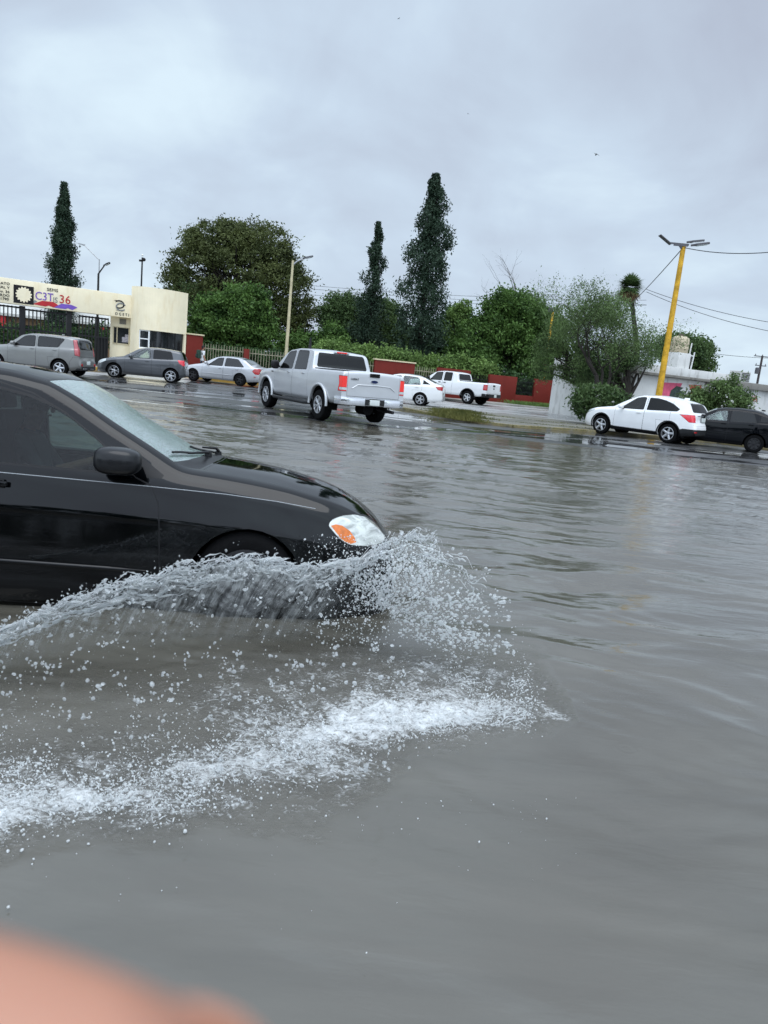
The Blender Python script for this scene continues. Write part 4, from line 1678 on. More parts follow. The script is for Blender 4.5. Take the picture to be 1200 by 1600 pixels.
def sedan_spec(FO, WB, RO, Hh, k=0.0, hw=.86, deck=1.03, belt=.90, belt_r=.96, roofline=None, bw=-2.75, ww=.31, tum=.42):
    tail = -(WB + RO)
    top = [(FO, .42), (FO - .01, .60), (FO - .12, .70), (FO - .45, .80), (.0, .91), (-.30, .965), (-.42, .985), (-1.12, Hh - .09), (-1.45, Hh - .02), (-1.9, Hh), (-2.35, Hh - .02)]
    top += roofline or [(-2.75, Hh - .11), (tail + .42, deck + .05), (tail + .30, deck + .015)]
    top += [(tail + .06, deck), (tail + .02, deck - .08), (tail, .62), (tail - .02, .5), (tail + .03, .30)]
    return base_spec(top=top, belt=[(FO, .5), (FO - .3, .72), (0, .83), (-.6, belt - .02), (-1.5, belt), (-2.6, belt_r - .02), (tail, belt_r)],
                     bot=[(FO, .24), (FO - .3, .20), (-WB - .3, .21), (tail, .30)],
                     wid=[(FO + .01, hw - .38), (FO - .04, hw - .26), (FO - .15, hw - .14), (FO - .4, hw - .05), (0, hw), (-WB, hw), (tail + .4, hw - .05), (tail + .12, hw - .12), (tail, hw - .24)],
                     tum=tum, wb=WB, wr=ww, arch=(ww + .045, ww + .045), archz=.005, cabin=(-.6, tail + .75), seats=(-1.7,), rearseat=-2.65, mirror=(-.78, belt + .10), ds=.06)


def optra():
    S = sedan_spec(.92, 2.6, .98, 1.445, hw=.862)
    S['handles'] = ((-1.5, .80), (-2.42, .82))
    S['parts'] = [dict(name='door_f', view='side', ax='xz', ring=.006, poly=door_poly(S, -.52, -1.15, -1.66)),
                  dict(name='door_r', view='side', ax='xz', ring=.006, poly=door_poly(S, -1.68, None, -2.66, rcut=(-2.24, .62))),
                  dict(name='win_f', view='side', ax='xz', over=('door_f',), ring=.02, poly=side_window(S, -.84, -1.28, -1.60, -1.60)),
                  dict(name='win_r', view='side', ax='xz', over=('door_r', 0), ring=.02, poly=side_window(S, -1.73, -1.73, -2.40, -2.76)),
                  dict(name='screen', view='top', ax='xy', ring=.03, poly=[(-.47, -.70), (-.42, 0), (-.47, .70), (-1.16, .58), (-1.16, 0), (-1.16, -.58)]),
                  dict(name='rear_window', view='top', ax='xy', ring=.02, poly=[(-2.56, -.52), (-2.56, .52), (-3.08, .62), (-3.10, 0), (-3.08, -.62)]),
                  dict(name='headlight', view='any', ax='xz', ymin=.36, ring=.008, poly=[(.52, .66), (.50, .74), (.75, .76), (1.0, .68), (1.0, .56), (.7, .58)]),
                  dict(name='tail_light', view='any', ax='xz', ymin=.45, ring=.008, poly=[(-3.34, .93), (-3.24, .80), (-3.38, .66), (-3.7, .66), (-3.7, .95)]),
                  dict(name='boot_lid', view='any', ax='xz', ymax=.60, ring=.005, poly=[(-3.2, 1.2), (-3.24, .98), (-3.4, .60), (-3.7, .60), (-3.7, 1.2)]),
                  dict(name='hood', view='top', ax='xy', ring=.006, poly=[(-.36, -.68), (-.32, 0), (-.36, .68), (.4, .66), (.78, .45), (.78, -.45), (.4, -.66)])]
    sil = paint('pale silver paint', (.50, .51, .53), metal=.4, rough=.36)
    S['mats'] = dict(body=sil, win_f=M['glass_mid'], win_r=M['glass_mid'], screen=M['glass_clear'], rear_window=M['glass_clear'], headlight=M['lens_clear'], tail_light=M['lens_red'])
    S.update(style='five', rimmat=M['steel_black'], rim=.185)

    def extras(root, made, W, H):
        for s in (1, -1):
            q = MB()
            q.tube([(-.5, s * .868, .50), (-1.5, s * .870, .50), (-2.2, s * .868, .50)], .014, 6)
            q.build('side_moulding', sil, root)
        q = MB()
        q.box((-3.40, .80, .52), (.10, .02, .03))
        q.build('side_reflector', M['lens_red'], root)
    S['extra'] = [extras, plate_fn(-3.60, .72)]
    r = car('silver_saloon', S, (-10.27, 39.16, 0), 166.9, 'silver four-door saloon with black steel wheels at the yellow kerb by the railings', 'car')
    # bright alloy on the front wheel only
    return r


def versa():
    S = sedan_spec(.86, 2.62, 1.02, 1.46, hw=.865, deck=1.08, belt=.93, belt_r=1.02,
                   roofline=[(-2.7, 1.38), (-3.1, 1.22), (-3.36, 1.11)])
    S['handles'] = ((-1.5, .85), (-2.42, .88))
    S['parts'] = [dict(name='door_f', view='side', ax='xz', ring=.006, poly=door_poly(S, -.52, -1.15, -1.66)),
                  dict(name='door_r', view='side', ax='xz', ring=.006, poly=door_poly(S, -1.68, None, -2.66, rcut=(-2.26, .62))),
                  dict(name='win_f', view='side', ax='xz', over=('door_f',), ring=.02, poly=side_window(S, -.84, -1.28, -1.60, -1.60)),
                  dict(name='win_r', view='side', ax='xz', over=('door_r',), ring=.02, poly=side_window(S, -1.73, -1.73, -2.45, -2.56)),
                  dict(name='win_q', view='side', ax='xz', over=(0,), ring=.015, poly=[(-2.70, 1.05), (-2.70, 1.22), (-3.02, 1.06)]),
                  dict(name='screen', view='top', ax='xy', ring=.03, poly=[(-.47, -.70), (-.42, 0), (-.47, .70), (-1.16, .58), (-1.16, 0), (-1.16, -.58)]),
                  dict(name='rear_window', view='top', ax='xy', ring=.02, poly=[(-2.60, -.50), (-2.60, .50), (-3.22, .60), (-3.24, 0), (-3.22, -.60)]),
                  dict(name='headlight', view='any', ax='xz', ymin=.36, ring=.008, poly=[(.40, .70), (.42, .76), (.75, .74), (1.0, .68), (1.0, .56), (.7, .60)]),
                  dict(name='tail_light', view='any', ax='xz', ymin=.42, ring=.008, poly=[(-3.30, .98), (-3.42, .84), (-3.8, .80), (-3.8, 1.0)])]
    w = paint('white saloon paint', (.78, .79, .79), rough=.33)
    S['mats'] = dict(body=w, win_f=M['glass_clear'], win_r=M['glass_clear'], win_q=M['glass_dark'], screen=M['glass_clear'], rear_window=M['glass_mid'], headlight=M['lens_clear'], tail_light=M['lens_red'])
    S.update(style='twin', spokes=5, rim=.20)
    S['extra'] = [plate_fn(-3.665, .62)]
    p = P(660, 622, 36.5)
    th = R(170)
    return car('white_saloon', S, (p.x + 2.62 * math.cos(th) - .8 * math.sin(R(170)) * 0, 36.5 + 2.62 * math.sin(th), 0), 170, 'white saloon with swept roof passing behind the silver pickup', 'car')


def black_sedan():
    S = sedan_spec(.84, 2.49, 1.06, 1.46, hw=.86, deck=1.12, belt=.95, belt_r=1.04, roofline=[(-2.65, 1.38), (-3.0, 1.25), (-3.25, 1.15)])
    S['handles'] = ((-1.45, .88), (-2.3, .92))
    S['parts'] = [dict(name='door_f', view='side', ax='xz', ring=.006, poly=door_poly(S, -.50, -1.12, -1.58)),
                  dict(name='door_r', view='side', ax='xz', ring=.006, poly=door_poly(S, -1.60, None, -2.52, rcut=(-2.12, .62))),
                  dict(name='win_f', view='side', ax='xz', over=('door_f',), ring=.02, poly=side_window(S, -.70, -1.22, -1.52, -1.54)),
                  dict(name='win_r', view='side', ax='xz', over=('door_r',), ring=.02, poly=side_window(S, -1.66, -1.66, -2.30, -2.44)),
                  dict(name='win_q', view='side', ax='xz', over=(0,), ring=.015, poly=[(-2.58, 1.07), (-2.58, 1.25), (-2.70, 1.22), (-2.92, 1.09)]),
                  dict(name='screen', view='top', ax='xy', ring=.03, poly=[(-.47, -.70), (-.42, 0), (-.47, .70), (-1.16, .58), (-1.16, 0), (-1.16, -.58)]),
                  dict(name='rear_window', view='top', ax='xy', ring=.02, poly=[(-2.56, -.50), (-2.56, .50), (-3.1, .60), (-3.12, 0), (-3.1, -.60)]),
                  dict(name='headlight', view='any', ax='xz', ymin=.36, ring=.008, poly=[(.30, .74), (.32, .80), (.75, .74), (1.0, .68), (1.0, .58), (.7, .62)]),
                  dict(name='tail_light', view='any', ax='xz', ymin=.45, ring=.008, poly=[(-3.26, .98), (-3.30, .82), (-3.7, .80), (-3.7, 1.0)])]
    k = paint('black parked paint', (.0015, .002, .0035), rough=.4, spec=.0, coat=.45)
    S['mats'] = dict(body=k, win_f=M['glass_clear'], win_r=M['glass_dark'], win_q=M['glass_dark'], screen=M['glass_clear'], rear_window=M['glass_mid'], headlight=M['lens_clear'], tail_light=M['lens_red'])
    S.update(style='steel', rimmat=M['steel_black'], rim=.19, spokes=8)

    def extras(root, made, W, H):
        q = MB()
        q.box((-2.62, 0, 1.44), (.12, .03, .05))
        q.build('roof_aerial', M['trim'], root, bevel=.01)
    S['extra'] = [extras]
    p = P(1178, 686, 26.0)
    th = R(156)
    return car('black_parked_saloon', S, (p.x + 2.49 * math.cos(th), 26.0 + 2.49 * math.sin(th), -0.01), 156, 'black saloon with black steel wheels parked behind the white crossover', 'car')


def swift():
    S = base_spec(
        top=[(.77, .45), (.76, .68), (.62, .78), (.2, .90), (-.2, .975), (-.35, 1.0), (-.98, 1.38), (-1.35, 1.475), (-1.8, 1.50), (-2.4, 1.47), (-2.80, 1.425), (-2.86, 1.38), (-3.0, 1.08),
             (-3.02, .95), (-3.04, .72), (-3.08, .62), (-3.08, .42), (-3.03, .30)],
        belt=[(.77, .52), (.4, .76), (0, .86), (-.6, .94), (-1.5, .97), (-2.4, 1.02), (-3.05, 1.06)], bot=[(.77, .22), (.4, .19), (-2.7, .20), (-3.08, .30)],
        wid=[(.78, .50), (.72, .62), (.58, .76), (.35, .83), (0, .865), (-2.45, .87), (-2.8, .82), (-3.0, .72), (-3.09, .60)],
        tum=.30, crown=.045, wb=2.45, wr=.31, arch=(.355, .355), rim=.215, style='y', ds=.055, cabin=(-.6, -2.6), seats=(-1.6,), rearseat=-2.35, mirror=(-.72, 1.02),
        handles=((-1.42, .86),))
    S['parts'] = [dict(name='door_f', view='side', ax='xz', ring=.006, poly=door_poly(S, -.46, -1.05, -1.60)),
                  dict(name='door_r', view='side', ax='xz', ring=.006, poly=door_poly(S, -1.62, None, -2.40, rcut=(-2.05, .62))),
                  dict(name='win_f', view='side', ax='xz', over=('door_f',), ring=.02, poly=side_window(S, -.72, -1.18, -1.52, -1.54)),
                  dict(name='win_r', view='side', ax='xz', over=('door_r', 0), ring=.02, poly=side_window(S, -1.68, -1.68, -2.42, -2.52)),
                  dict(name='screen', view='top', ax='xy', ring=.03, poly=[(-.41, -.70), (-.36, 0), (-.41, .70), (-1.0, .60), (-1.0, 0), (-1.0, -.60)]),
                  dict(name='tailgate', view='rear', ax='yz', ring=.006, poly=[(-.60, .64), (.60, .64), (.62, 1.1), (.56, 1.40), (-.56, 1.40), (-.62, 1.1)]),
                  dict(name='rear_glass_g', view='rear', ax='yz', ring=.015, over=('tailgate',), poly=round_poly([(-.58, 1.06), (.58, 1.06), (.50, 1.36), (-.50, 1.36)], .04, 2)),
                  dict(name='headlight', view='any', ax='xz', ymin=.36, ring=.008, poly=[(.35, .72), (.36, .82), (.6, .78), (.85, .70), (.85, .58), (.6, .60)]),
                  dict(name='tail_light', view='any', ax='xz', ymin=.58, ring=.008, poly=[(-2.72, 1.03), (-2.80, .90), (-2.95, .80), (-3.2, .80), (-3.2, 1.04)])]
    g = paint('dark grey metallic paint', (.075, .08, .088), metal=.5, rough=.35)
    S['mats'] = dict(body=g, win_f=M['glass_clear'], win_r=M['glass_dark'], screen=M['glass_clear'], rear_glass_g=M['glass_dark'], headlight=M['lens_clear'], tail_light=M['tail_bright'])
    S['extra'] = [plate_fn(-3.065, .68)]
    return car('grey_hatchback', S, (-12.7, 34.0, 0), 189, 'dark grey hatchback with two-tone spoked wheels in front of the gatehouse window', 'car')


M['tail_bright'] = simple('bright red tail lens', (.75, .02, .04), .15, coat=1.0)


def soul():
    S = base_spec(
        top=[(.80, .45), (.80, .74), (.72, .88), (.3, 1.0), (-.2, 1.06), (-.42, 1.085), (-.98, 1.50), (-1.3, 1.585), (-2.0, 1.61), (-2.8, 1.585), (-3.12, 1.545), (-3.18, 1.47), (-3.27, 1.10),
             (-3.28, .90), (-3.30, .78), (-3.35, .68), (-3.35, .42), (-3.30, .32)],
        belt=[(.80, .60), (.4, .92), (0, 1.0), (-.6, 1.04), (-1.5, 1.07), (-2.4, 1.12), (-3.3, 1.14)], bot=[(.80, .26), (.4, .22), (-2.9, .23), (-3.35, .34)],
        wid=[(.81, .56), (.75, .70), (.6, .82), (.35, .88), (0, .90), (-2.57, .905), (-3.0, .86), (-3.2, .78), (-3.35, .68)],
        tum=.22, crown=.045, rsh=.07, wb=2.57, wr=.325, arch=(.375, .375), rim=.21, style='five', ds=.055, cabin=(-.6, -2.9), seats=(-1.6,), rearseat=-2.45, mirror=(-.76, 1.13),
        handles=((-1.48, .98), (-2.38, 1.0)), mmat=None)
    S['parts'] = [dict(name='door_f', view='side', ax='xz', ring=.006, poly=door_poly(S, -.50, -1.08, -1.62, .34)),
                  dict(name='door_r', view='side', ax='xz', ring=.006, poly=door_poly(S, -1.64, None, -2.56, .34, rcut=(-2.16, .62))),
                  dict(name='win_f', view='side', ax='xz', over=('door_f',), ring=.025, poly=side_window(S, -.72, -1.14, -1.55, -1.56, .075)),
                  dict(name='win_r', view='side', ax='xz', over=('door_r', 0), ring=.025, poly=side_window(S, -1.70, -1.70, -2.72, -2.50, .085)),
                  dict(name='screen', view='top', ax='xy', ring=.03, poly=[(-.48, -.74), (-.43, 0), (-.48, .74), (-1.0, .66), (-1.0, 0), (-1.0, -.66)]),
                  dict(name='tail_light', view='any', ax='xz', ymin=.60, ring=.012, poly=[(-3.05, 1.46), (-3.12, 1.15), (-3.16, .88), (-3.35, .84), (-3.5, .9), (-3.5, 1.0), (-3.24, 1.2), (-3.16, 1.48)]),
                  dict(name='tailgate', view='rear', ax='yz', over=(0,), ring=.012, poly=round_poly([(-.60, .84), (.60, .84), (.58, 1.1), (.52, 1.50), (-.52, 1.50), (-.58, 1.1)], .06, 2)),
                  dict(name='rear_glass_g', view='rear', ax='yz', ring=.02, over=('tailgate',), poly=round_poly([(-.54, 1.13), (.54, 1.13), (.48, 1.46), (-.48, 1.46)], .05, 2)),
                  dict(name='headlight', view='any', ax='xz', ymin=.40, ring=.008, poly=[(.45, .80), (.46, .92), (.66, .90), (.9, .82), (.9, .70), (.6, .70)]),
                  dict(name='rear_bumper', view='any', ax='xz', ring=.006, over=(0,), poly=[(-2.98, .1), (-2.98, .60), (-3.1, .80), (-3.6, .80), (-3.6, .1)])]
    g = paint('titanium grey paint', (.235, .235, .225), metal=.5, rough=.36)
    S['mmat'] = g
    S['mats'] = dict(body=g, win_f=M['glass_mid'], win_r=M['glass_mid'], screen=M['glass_clear'], rear_glass_g=M['glass_mid'], headlight=M['lens_clear'], tail_light=M['lens_pink'])

    def extras(root, made, W, H):
        q = MB()
        q.prism([(-3.22, -.72), (-3.37, -.60), (-3.385, 0), (-3.37, .60), (-3.22, .72), (-3.10, .70), (-3.10, -.70)], .30, .46, 0, 'xy')
        q.build('rear_skid_panel', M['plastic'], root, bevel=.02)
        for s in (1, -1):
            q = MB()
            q.prism(circle_poly(s * .58, .52, .055, 12), -3.375, -3.33, 0, 'yz')
            q.build('rear_reflector', M['lens_red'], root)
        q = MB()
        q.box((-3.372, 0, .37), (.02, .95, .05))
        q.build('rear_chrome_strip', M['chrome'], root, bevel=.01)
        q = MB()
        q.box((-2.3, 0, 1.625), (.10, .04, .05))
        q.build('roof_aerial', g, root, bevel=.01)
    S['extra'] = [extras, plate_fn(-3.365, .60)]
    return car('grey_boxy_crossover', S, (-15.9, 30.5, 0), 178, 'boxy warm-grey hatchback with tall pink tail lamps in front of the school gate', 'car')


def hrv():
    S = base_spec(
        top=[(.86, .45), (.85, .72), (.74, .86), (.3, .99), (-.15, 1.06), (-.38, 1.09), (-.75, 1.32), (-1.10, 1.50), (-1.4, 1.58), (-1.9, 1.605), (-2.4, 1.575), (-2.8, 1.51), (-3.04, 1.45),
             (-3.10, 1.40), (-3.30, 1.12), (-3.33, 1.0), (-3.38, .80), (-3.44, .68), (-3.46, .50), (-3.40, .32)],
        belt=[(.86, .58), (.5, .86), (0, .96), (-.6, 1.01), (-1.5, 1.04), (-2.4, 1.10), (-3.4, 1.14)], bot=[(.86, .28), (.4, .24), (-2.9, .26), (-3.46, .36)],
        wid=[(.87, .52), (.80, .66), (.62, .80), (.35, .86), (0, .885), (-2.61, .89), (-3.0, .85), (-3.3, .74), (-3.46, .62)],
        tum=.36, crown=.05, rsh=.06, wb=2.61, wr=.335, arch=(.385, .385), rim=.215, style='five', ds=.05, cabin=(-.6, -2.8), seats=(-1.65,), rearseat=-2.5, mirror=(-.80, 1.08), flare=.045,
        handles=((-1.45, .93),))
    S['parts'] = [dict(name='door_f', view='side', ax='xz', ring=.006, poly=door_poly(S, -.52, -1.12, -1.64, .36)),
                  dict(name='door_r', view='side', ax='xz', ring=.006, poly=door_poly(S, -1.66, None, -2.60, .36, rcut=(-2.18, .66))),
                  dict(name='win_f', view='side', ax='xz', over=('door_f',), ring=.02, poly=side_window(S, -.74, -1.22, -1.56, -1.58)),
                  dict(name='win_r', view='side', ax='xz', over=('door_r', 0), ring=.02, poly=round_poly([(-1.72, 1.07), (-1.72, 1.47), (-2.0, 1.475), (-2.3, 1.43), (-2.6, 1.34), (-2.86, 1.19), (-2.80, 1.13)], .02, 2)),
                  dict(name='screen', view='top', ax='xy', ring=.03, poly=[(-.46, -.74), (-.40, 0), (-.46, .74), (-1.12, .62), (-1.12, 0), (-1.12, -.62)]),
                  dict(name='trim', view='any', ax='xz', over=(0,), poly=[(-.38, .20), (-.38, .37), (-2.22, .38), (-2.22, .2)]),
                  dict(name='rear_bumper', view='any', ax='xz', over=(0,), ring=.004, poly=[(-2.90, .1), (-2.92, .50), (-3.10, .56), (-3.6, .56), (-3.6, .1)]),
                  dict(name='tail_light', view='any', ax='xz', ymin=.50, ring=.008, poly=[(-2.93, 1.03), (-3.12, .90), (-3.25, .80), (-3.37, .80), (-3.6, .98), (-3.6, 1.05)]),
                  dict(name='tailgate', view='rear', ax='yz', over=(0,), ring=.006, poly=[(-.66, .70), (.66, .70), (.64, 1.1), (.54, 1.43), (-.54, 1.43), (-.64, 1.1)]),
                  dict(name='rear_glass_g', view='rear', ax='yz', ring=.015, over=('tailgate',), poly=round_poly([(-.58, 1.14), (.58, 1.14), (.48, 1.41), (-.48, 1.41)], .05, 2)),
                  dict(name='headlight', view='any', ax='xz', ymin=.40, ring=.008, poly=[(.36, .84), (.38, .92), (.66, .86), (.95, .78), (.95, .70), (.6, .74)])]
    w = paint('pearl white paint', (.88, .89, .89), rough=.33)
    S['mats'] = dict(body=w, win_f=M['glass_mid'], win_r=M['glass_dark'], screen=M['glass_mid'], rear_glass_g=M['glass_dark'], headlight=M['lens_clear'], tail_light=M['tail_bright'], rear_bumper=M['plastic'])

    def extras(root, made, W, H):
        q = MB()
        q.box((-3.405, 0, 1.02), (.03, 1.0, .035))
        q.build('tailgate_chrome', M['chrome'], root, bevel=.008)
        q = MB()
        q.prism([(-2.62, -.03), (-2.62, .03), (-2.80, .012), (-2.80, -.012)], 1.52, 1.60, 0, 'xy')
        q.build('roof_aerial', w, root, bevel=.01)
        for s in (1, -1):
            q = MB()
            q.box((-3.45, s * .56, .47), (.03, .16, .05))
            q.build('rear_reflector', M['lens_red'], root, bevel=.01)
    S['extra'] = [extras, plate_fn(-3.40, .90, 0, .30, .15)]
    return car('white_crossover', S, (8.25, 28.2, 0), 134, 'white crossover with bright five-spoke wheels parked beside the weedy median', 'car')


def hidden_car():
    S = sedan_spec(.86, 2.6, 1.0, 1.46, hw=.86)
    S['handles'] = ()
    S['parts'] = [dict(name='door_f', view='side', ax='xz', ring=.006, poly=door_poly(S, -.52, -1.15, -1.66)),
                  dict(name='win_f', view='side', ax='xz', over=('door_f',), ring=.02, poly=side_window(S, -.84, -1.28, -1.60, -1.60)),
                  dict(name='win_r', view='side', ax='xz', over=(0,), ring=.02, poly=side_window(S, -1.73, -1.73, -2.40, -2.66)),
                  dict(name='screen', view='top', ax='xy', ring=.03, poly=[(-.47, -.70), (-.42, 0), (-.47, .70), (-1.16, .58), (-1.16, 0), (-1.16, -.58)]),
                  dict(name='rear_window', view='top', ax='xy', ring=.02, poly=[(-2.56, -.52), (-2.56, .52), (-3.08, .62), (-3.10, 0), (-3.08, -.62)]),
                  dict(name='headlight', view='any', ax='xz', ymin=.36, ring=.008, poly=[(.52, .66), (.50, .74), (.75, .76), (1.0, .68), (1.0, .56), (.7, .58)]),
                  dict(name='tail_light', view='any', ax='xz', ymin=.45, ring=.008, poly=[(-3.34, .93), (-3.24, .80), (-3.38, .66), (-3.7, .66), (-3.7, .95)])]
    g = paint('graphite paint', (.05, .055, .06), metal=.4, rough=.35)
    S['mats'] = dict(body=g, win_f=M['glass_mid'], win_r=M['glass_mid'], screen=M['glass_clear'], rear_window=M['glass_clear'], headlight=M['lens_clear'], tail_light=M['lens_red'])
    return car('grey_saloon', S, (HX(446, 40.5), 40.5, 0), 168, 'dark grey saloon mostly hidden behind the cab of the silver pickup', 'car')


corolla()
pickup_big()
white_pickup()
optra()
versa()
black_sedan()
swift()
soul()
hrv()
hidden_car()

# ================================================================== BUILDINGS, WALLS, FENCES
def wall_pt(px, off=0.0):
    k = HX(px, 1.0)
    Y = (49.3 + off) / (1 - 0.364 * k)
    return Vector((k * Y, Y, 0))


def plaster(name, c, stain=(0.5, 0.47, 0.42), amt=0.5, rough=0.8, top=0.0):
    m, n, l, b, o = newmat(name)
    v = world_coords(n, l)
    vs = world_coords(n, l, (1.2, 1.2, 0.25))
    f = noise(n, l, v, 0.9, 6, 0.6)
    s = noise(n, l, vs, 2.6, 6, 0.65, 0.3)
    base = ramp(n, l, f, [(0.3, tuple(x * 0.9 for x in c)), (0.7, tuple(min(1, x * 1.06) for x in c))])
    mk = ramp(n, l, s, [(0.52, 0.0), (0.75, amt)])
    mix = n.new('ShaderNodeMixRGB')
    l.new(mk, mix.inputs[0])
    l.new(base, mix.inputs[1])
    mix.inputs[2].default_value = (*[a * q for a, q in zip(c, stain)], 1)
    l.new(mix.outputs[0], b.inputs['Base Color'])
    setp(b, rough=rough, spec=.15)
    l.new(bump(n, l, noise(n, l, v, 12, 6, 0.6), 0.3, 0.01), b.inputs['Normal'])
    return m


M['cream'] = plaster('cream painted plaster', (0.86, 0.77, 0.56), (0.75, 0.62, 0.4), 0.35)
M['redwall'] = plaster('oxide red plaster', (0.15, 0.021, 0.015), (0.55, 0.6, 0.6), 0.5, 0.6)
M['white_old'] = plaster('flaking whitewash', (0.62, 0.62, 0.60), (0.42, 0.40, 0.38), 0.8)
M['cap'] = plaster('pale coping', (0.62, 0.54, 0.36), (0.5, 0.45, 0.4), 0.5)
M['iron'] = simple('black painted iron', (0.014, 0.014, 0.015), 0.5)
M['iron_pale'] = simple('weathered cream iron', (0.26, 0.24, 0.17), 0.6, var=.4)
M['block'] = plaster('dark stained blockwork', (0.12, 0.11, 0.10), (0.35, 0.33, 0.32), 0.8)


def wallseg(name, a, b, z0, z1, t, mat, label, cat, cap=None, group=None):
    a, b = Vector(a), Vector(b)
    a.z = b.z = 0
    e = empty(name, a, math.atan2(b.y - a.y, b.x - a.x), label, cat, group)
    L = (b - a).length
    q = MB()
    q.box((L / 2, 0, (z0 + z1) / 2), (L, t, z1 - z0))
    q.build('wall_panel', mat, e, bevel=0.015)
    if cap:
        q = MB()
        q.box((L / 2, 0, z1 + 0.04), (L + 0.12, t + 0.12, 0.08))
        q.build('coping', cap, e, bevel=0.015)
    return e, L


def picket_fence(a, b, z0, z1, label, mat, spacing=0.13, group='iron fence panels between the red walls', pw=0.022):
    a, b = Vector(a), Vector(b)
    e = empty('iron_fence', (a.x, a.y, 0), math.atan2(b.y - a.y, b.x - a.x), label, 'fence', group)
    L = (b - a).length
    q = MB()
    q.box((L / 2, 0, z0 - 0.15), (L, 0.2, 0.3 + 0.0))
    q.build('plinth', M['redwall'], e)
    q = MB()
    n = int(L / spacing)
    for i in range(n):
        x = (i + .5) * L / n
        h = z1 + random.uniform(-.02, .02)
        q.box((x, random.uniform(-.004, .004), (z0 + h) / 2), (pw, 0.02, h - z0))
        q.lathe([(0.0, 0.09), (0.02, 0.02), (0.01, 0)], 5, 0, 'Z', (x, 0, h))
    q.build('picket_panel', mat, e)
    q = MB()
    for z in (z0 + .2, z1 - .2):
        q.box((L / 2, 0.02, z), (L, 0.03, 0.05))
    q.build('rail', mat, e)
    return e


# ---- gatehouse: curved cream block
GH = [(203, 43.7), (213, 43.35), (228, 43.25), (245, 43.45), (260, 43.85), (275, 44.4), (290, 45.1)]
gh = empty('gatehouse', (P(245, hor(245), 45).x, 46, 0), 0, 'cream curved gatehouse with flat parapet and a long dark window', 'building')


def W2L(p, e):
    return e.matrix_basis.inverted() @ Vector(p)


gp = [Vector((HX(px, Y), Y, 0)) for px, Y in GH]
# finer curve
cur = []
for i in range(len(gp) - 1):
    for k in range(4):
        p0, p1, p2, p3 = gp[max(i - 1, 0)], gp[i], gp[i + 1], gp[min(i + 2, len(gp) - 1)]
        t = k / 4
        cur.append(0.5 * ((2 * p1) + (p2 - p0) * t + (2 * p0 - 5 * p1 + 4 * p2 - p3) * t * t + (3 * p1 - p0 - 3 * p2 + p3) * t ** 3))
cur.append(gp[-1])
bpy.context.view_layer.update()
GL = [W2L(p, gh) for p in cur]
# window openings along the curve: index spans and heights
ztop = 4.80
iw0, iw1 = 5, 23          # columns with the long window
zw0, zw1 = 1.38, 2.42
q = MB()
n = len(GL)
back = [Vector((p.x + 0.6, p.y + 4.5, 0)) for p in GL]


def gv(i, z, inn=0.0):
    p = GL[i]
    t = (GL[min(i + 1, n - 1)] - GL[max(i - 1, 0)]).normalized()
    nn = Vector((-t.y, t.x, 0))
    return (p.x + nn.x * inn, p.y + nn.y * inn, z)


for i in range(n - 1):
    spans = [(0, ztop)] if not (iw0 <= i < iw1) else [(0, zw0), (zw1, ztop)]
    for z0, z1 in spans:
        q.add([gv(i, z0), gv(i + 1, z0), gv(i + 1, z1), gv(i, z1)], [(0, 1, 2, 3)])
    if iw0 <= i < iw1:
        q.add([gv(i, zw0), gv(i + 1, zw0), gv(i + 1, zw0, .18), gv(i, zw0, .18)], [(0, 1, 2, 3)])
        q.add([gv(i, zw1), gv(i + 1, zw1), gv(i + 1, zw1, .18), gv(i, zw1, .18)], [(0, 1, 2, 3)])
    q.add([gv(i, ztop), gv(i + 1, ztop), gv(i + 1, ztop, .2), gv(i, ztop, .2)], [(0, 1, 2, 3)])
    q.add([gv(i, ztop, .2), gv(i + 1, ztop, .2), gv(i + 1, ztop - .5, .2), gv(i, ztop - .5, .2)], [(0, 1, 2, 3)])
for i in (iw0, iw1):
    q.add([gv(i, zw0), gv(i, zw1), gv(i, zw1, .18), gv(i, zw0, .18)], [(0, 1, 2, 3)])
# side and back walls, roof slab
a, b = GL[0], GL[-1]
a2, b2 = a + Vector((.8, 5, 0)), b + Vector((-3.0, 4, 0))
for p0, p1 in ((a2, a), (b, b2), (b2, a2)):
    q.add([(p0.x, p0.y, 0), (p1.x, p1.y, 0), (p1.x, p1.y, ztop), (p0.x, p0.y, ztop)], [(0, 1, 2, 3)])
roof = [(p.x, p.y, ztop - .4) for p in GL] + [(b2.x, b2.y, ztop - .4), (a2.x, a2.y, ztop - .4)]
q.add(roof, [tuple(range(len(roof)))])
me = bpy.data.meshes.new('wall')
me.from_pydata(q.v, [], q.f)
me.materials.append(M['cream'])
link('wall', me, gh)
# the long window: dark pane and white frame bars
q = MB()
for i in range(iw0, iw1):
    q.add([gv(i, zw0, .12), gv(i + 1, zw0, .12), gv(i + 1, zw1, .12), gv(i, zw1, .12)], [(0, 1, 2, 3)])
M['pane_dark'] = simple('dark window pane', (0.012, 0.014, 0.016), 0.06)
wd = q.build('window', M['pane_dark'], gh, smooth=0)
M['white_frame'] = simple('white window frame', (0.75, 0.76, 0.76), 0.4)
q = MB()
for i in (iw0, iw0 + 4):
    q.bar(gv(i, zw0, .08), gv(i, zw1, .08), .09, .07)
q.bar(gv(iw0, zw1 - .03, .08), gv(iw0 + 4, zw1 - .03, .08), .07, .07)
q.bar(gv(iw0, (zw0 + zw1) / 2 + .02, .08), gv(iw0 + 4, (zw0 + zw1) / 2 + .02, .08), .06, .06)
q.bar(gv(iw0, zw0 + .03, .08), gv(iw0 + 4, zw0 + .03, .08), .07, .07)
q.build('window_frame', M['white_frame'], wd)
q = MB()
for i in range(iw0 + 6, iw1, 3):
    q.bar(gv(i, zw0, .10), gv(i, zw1, .10), .03, .03)
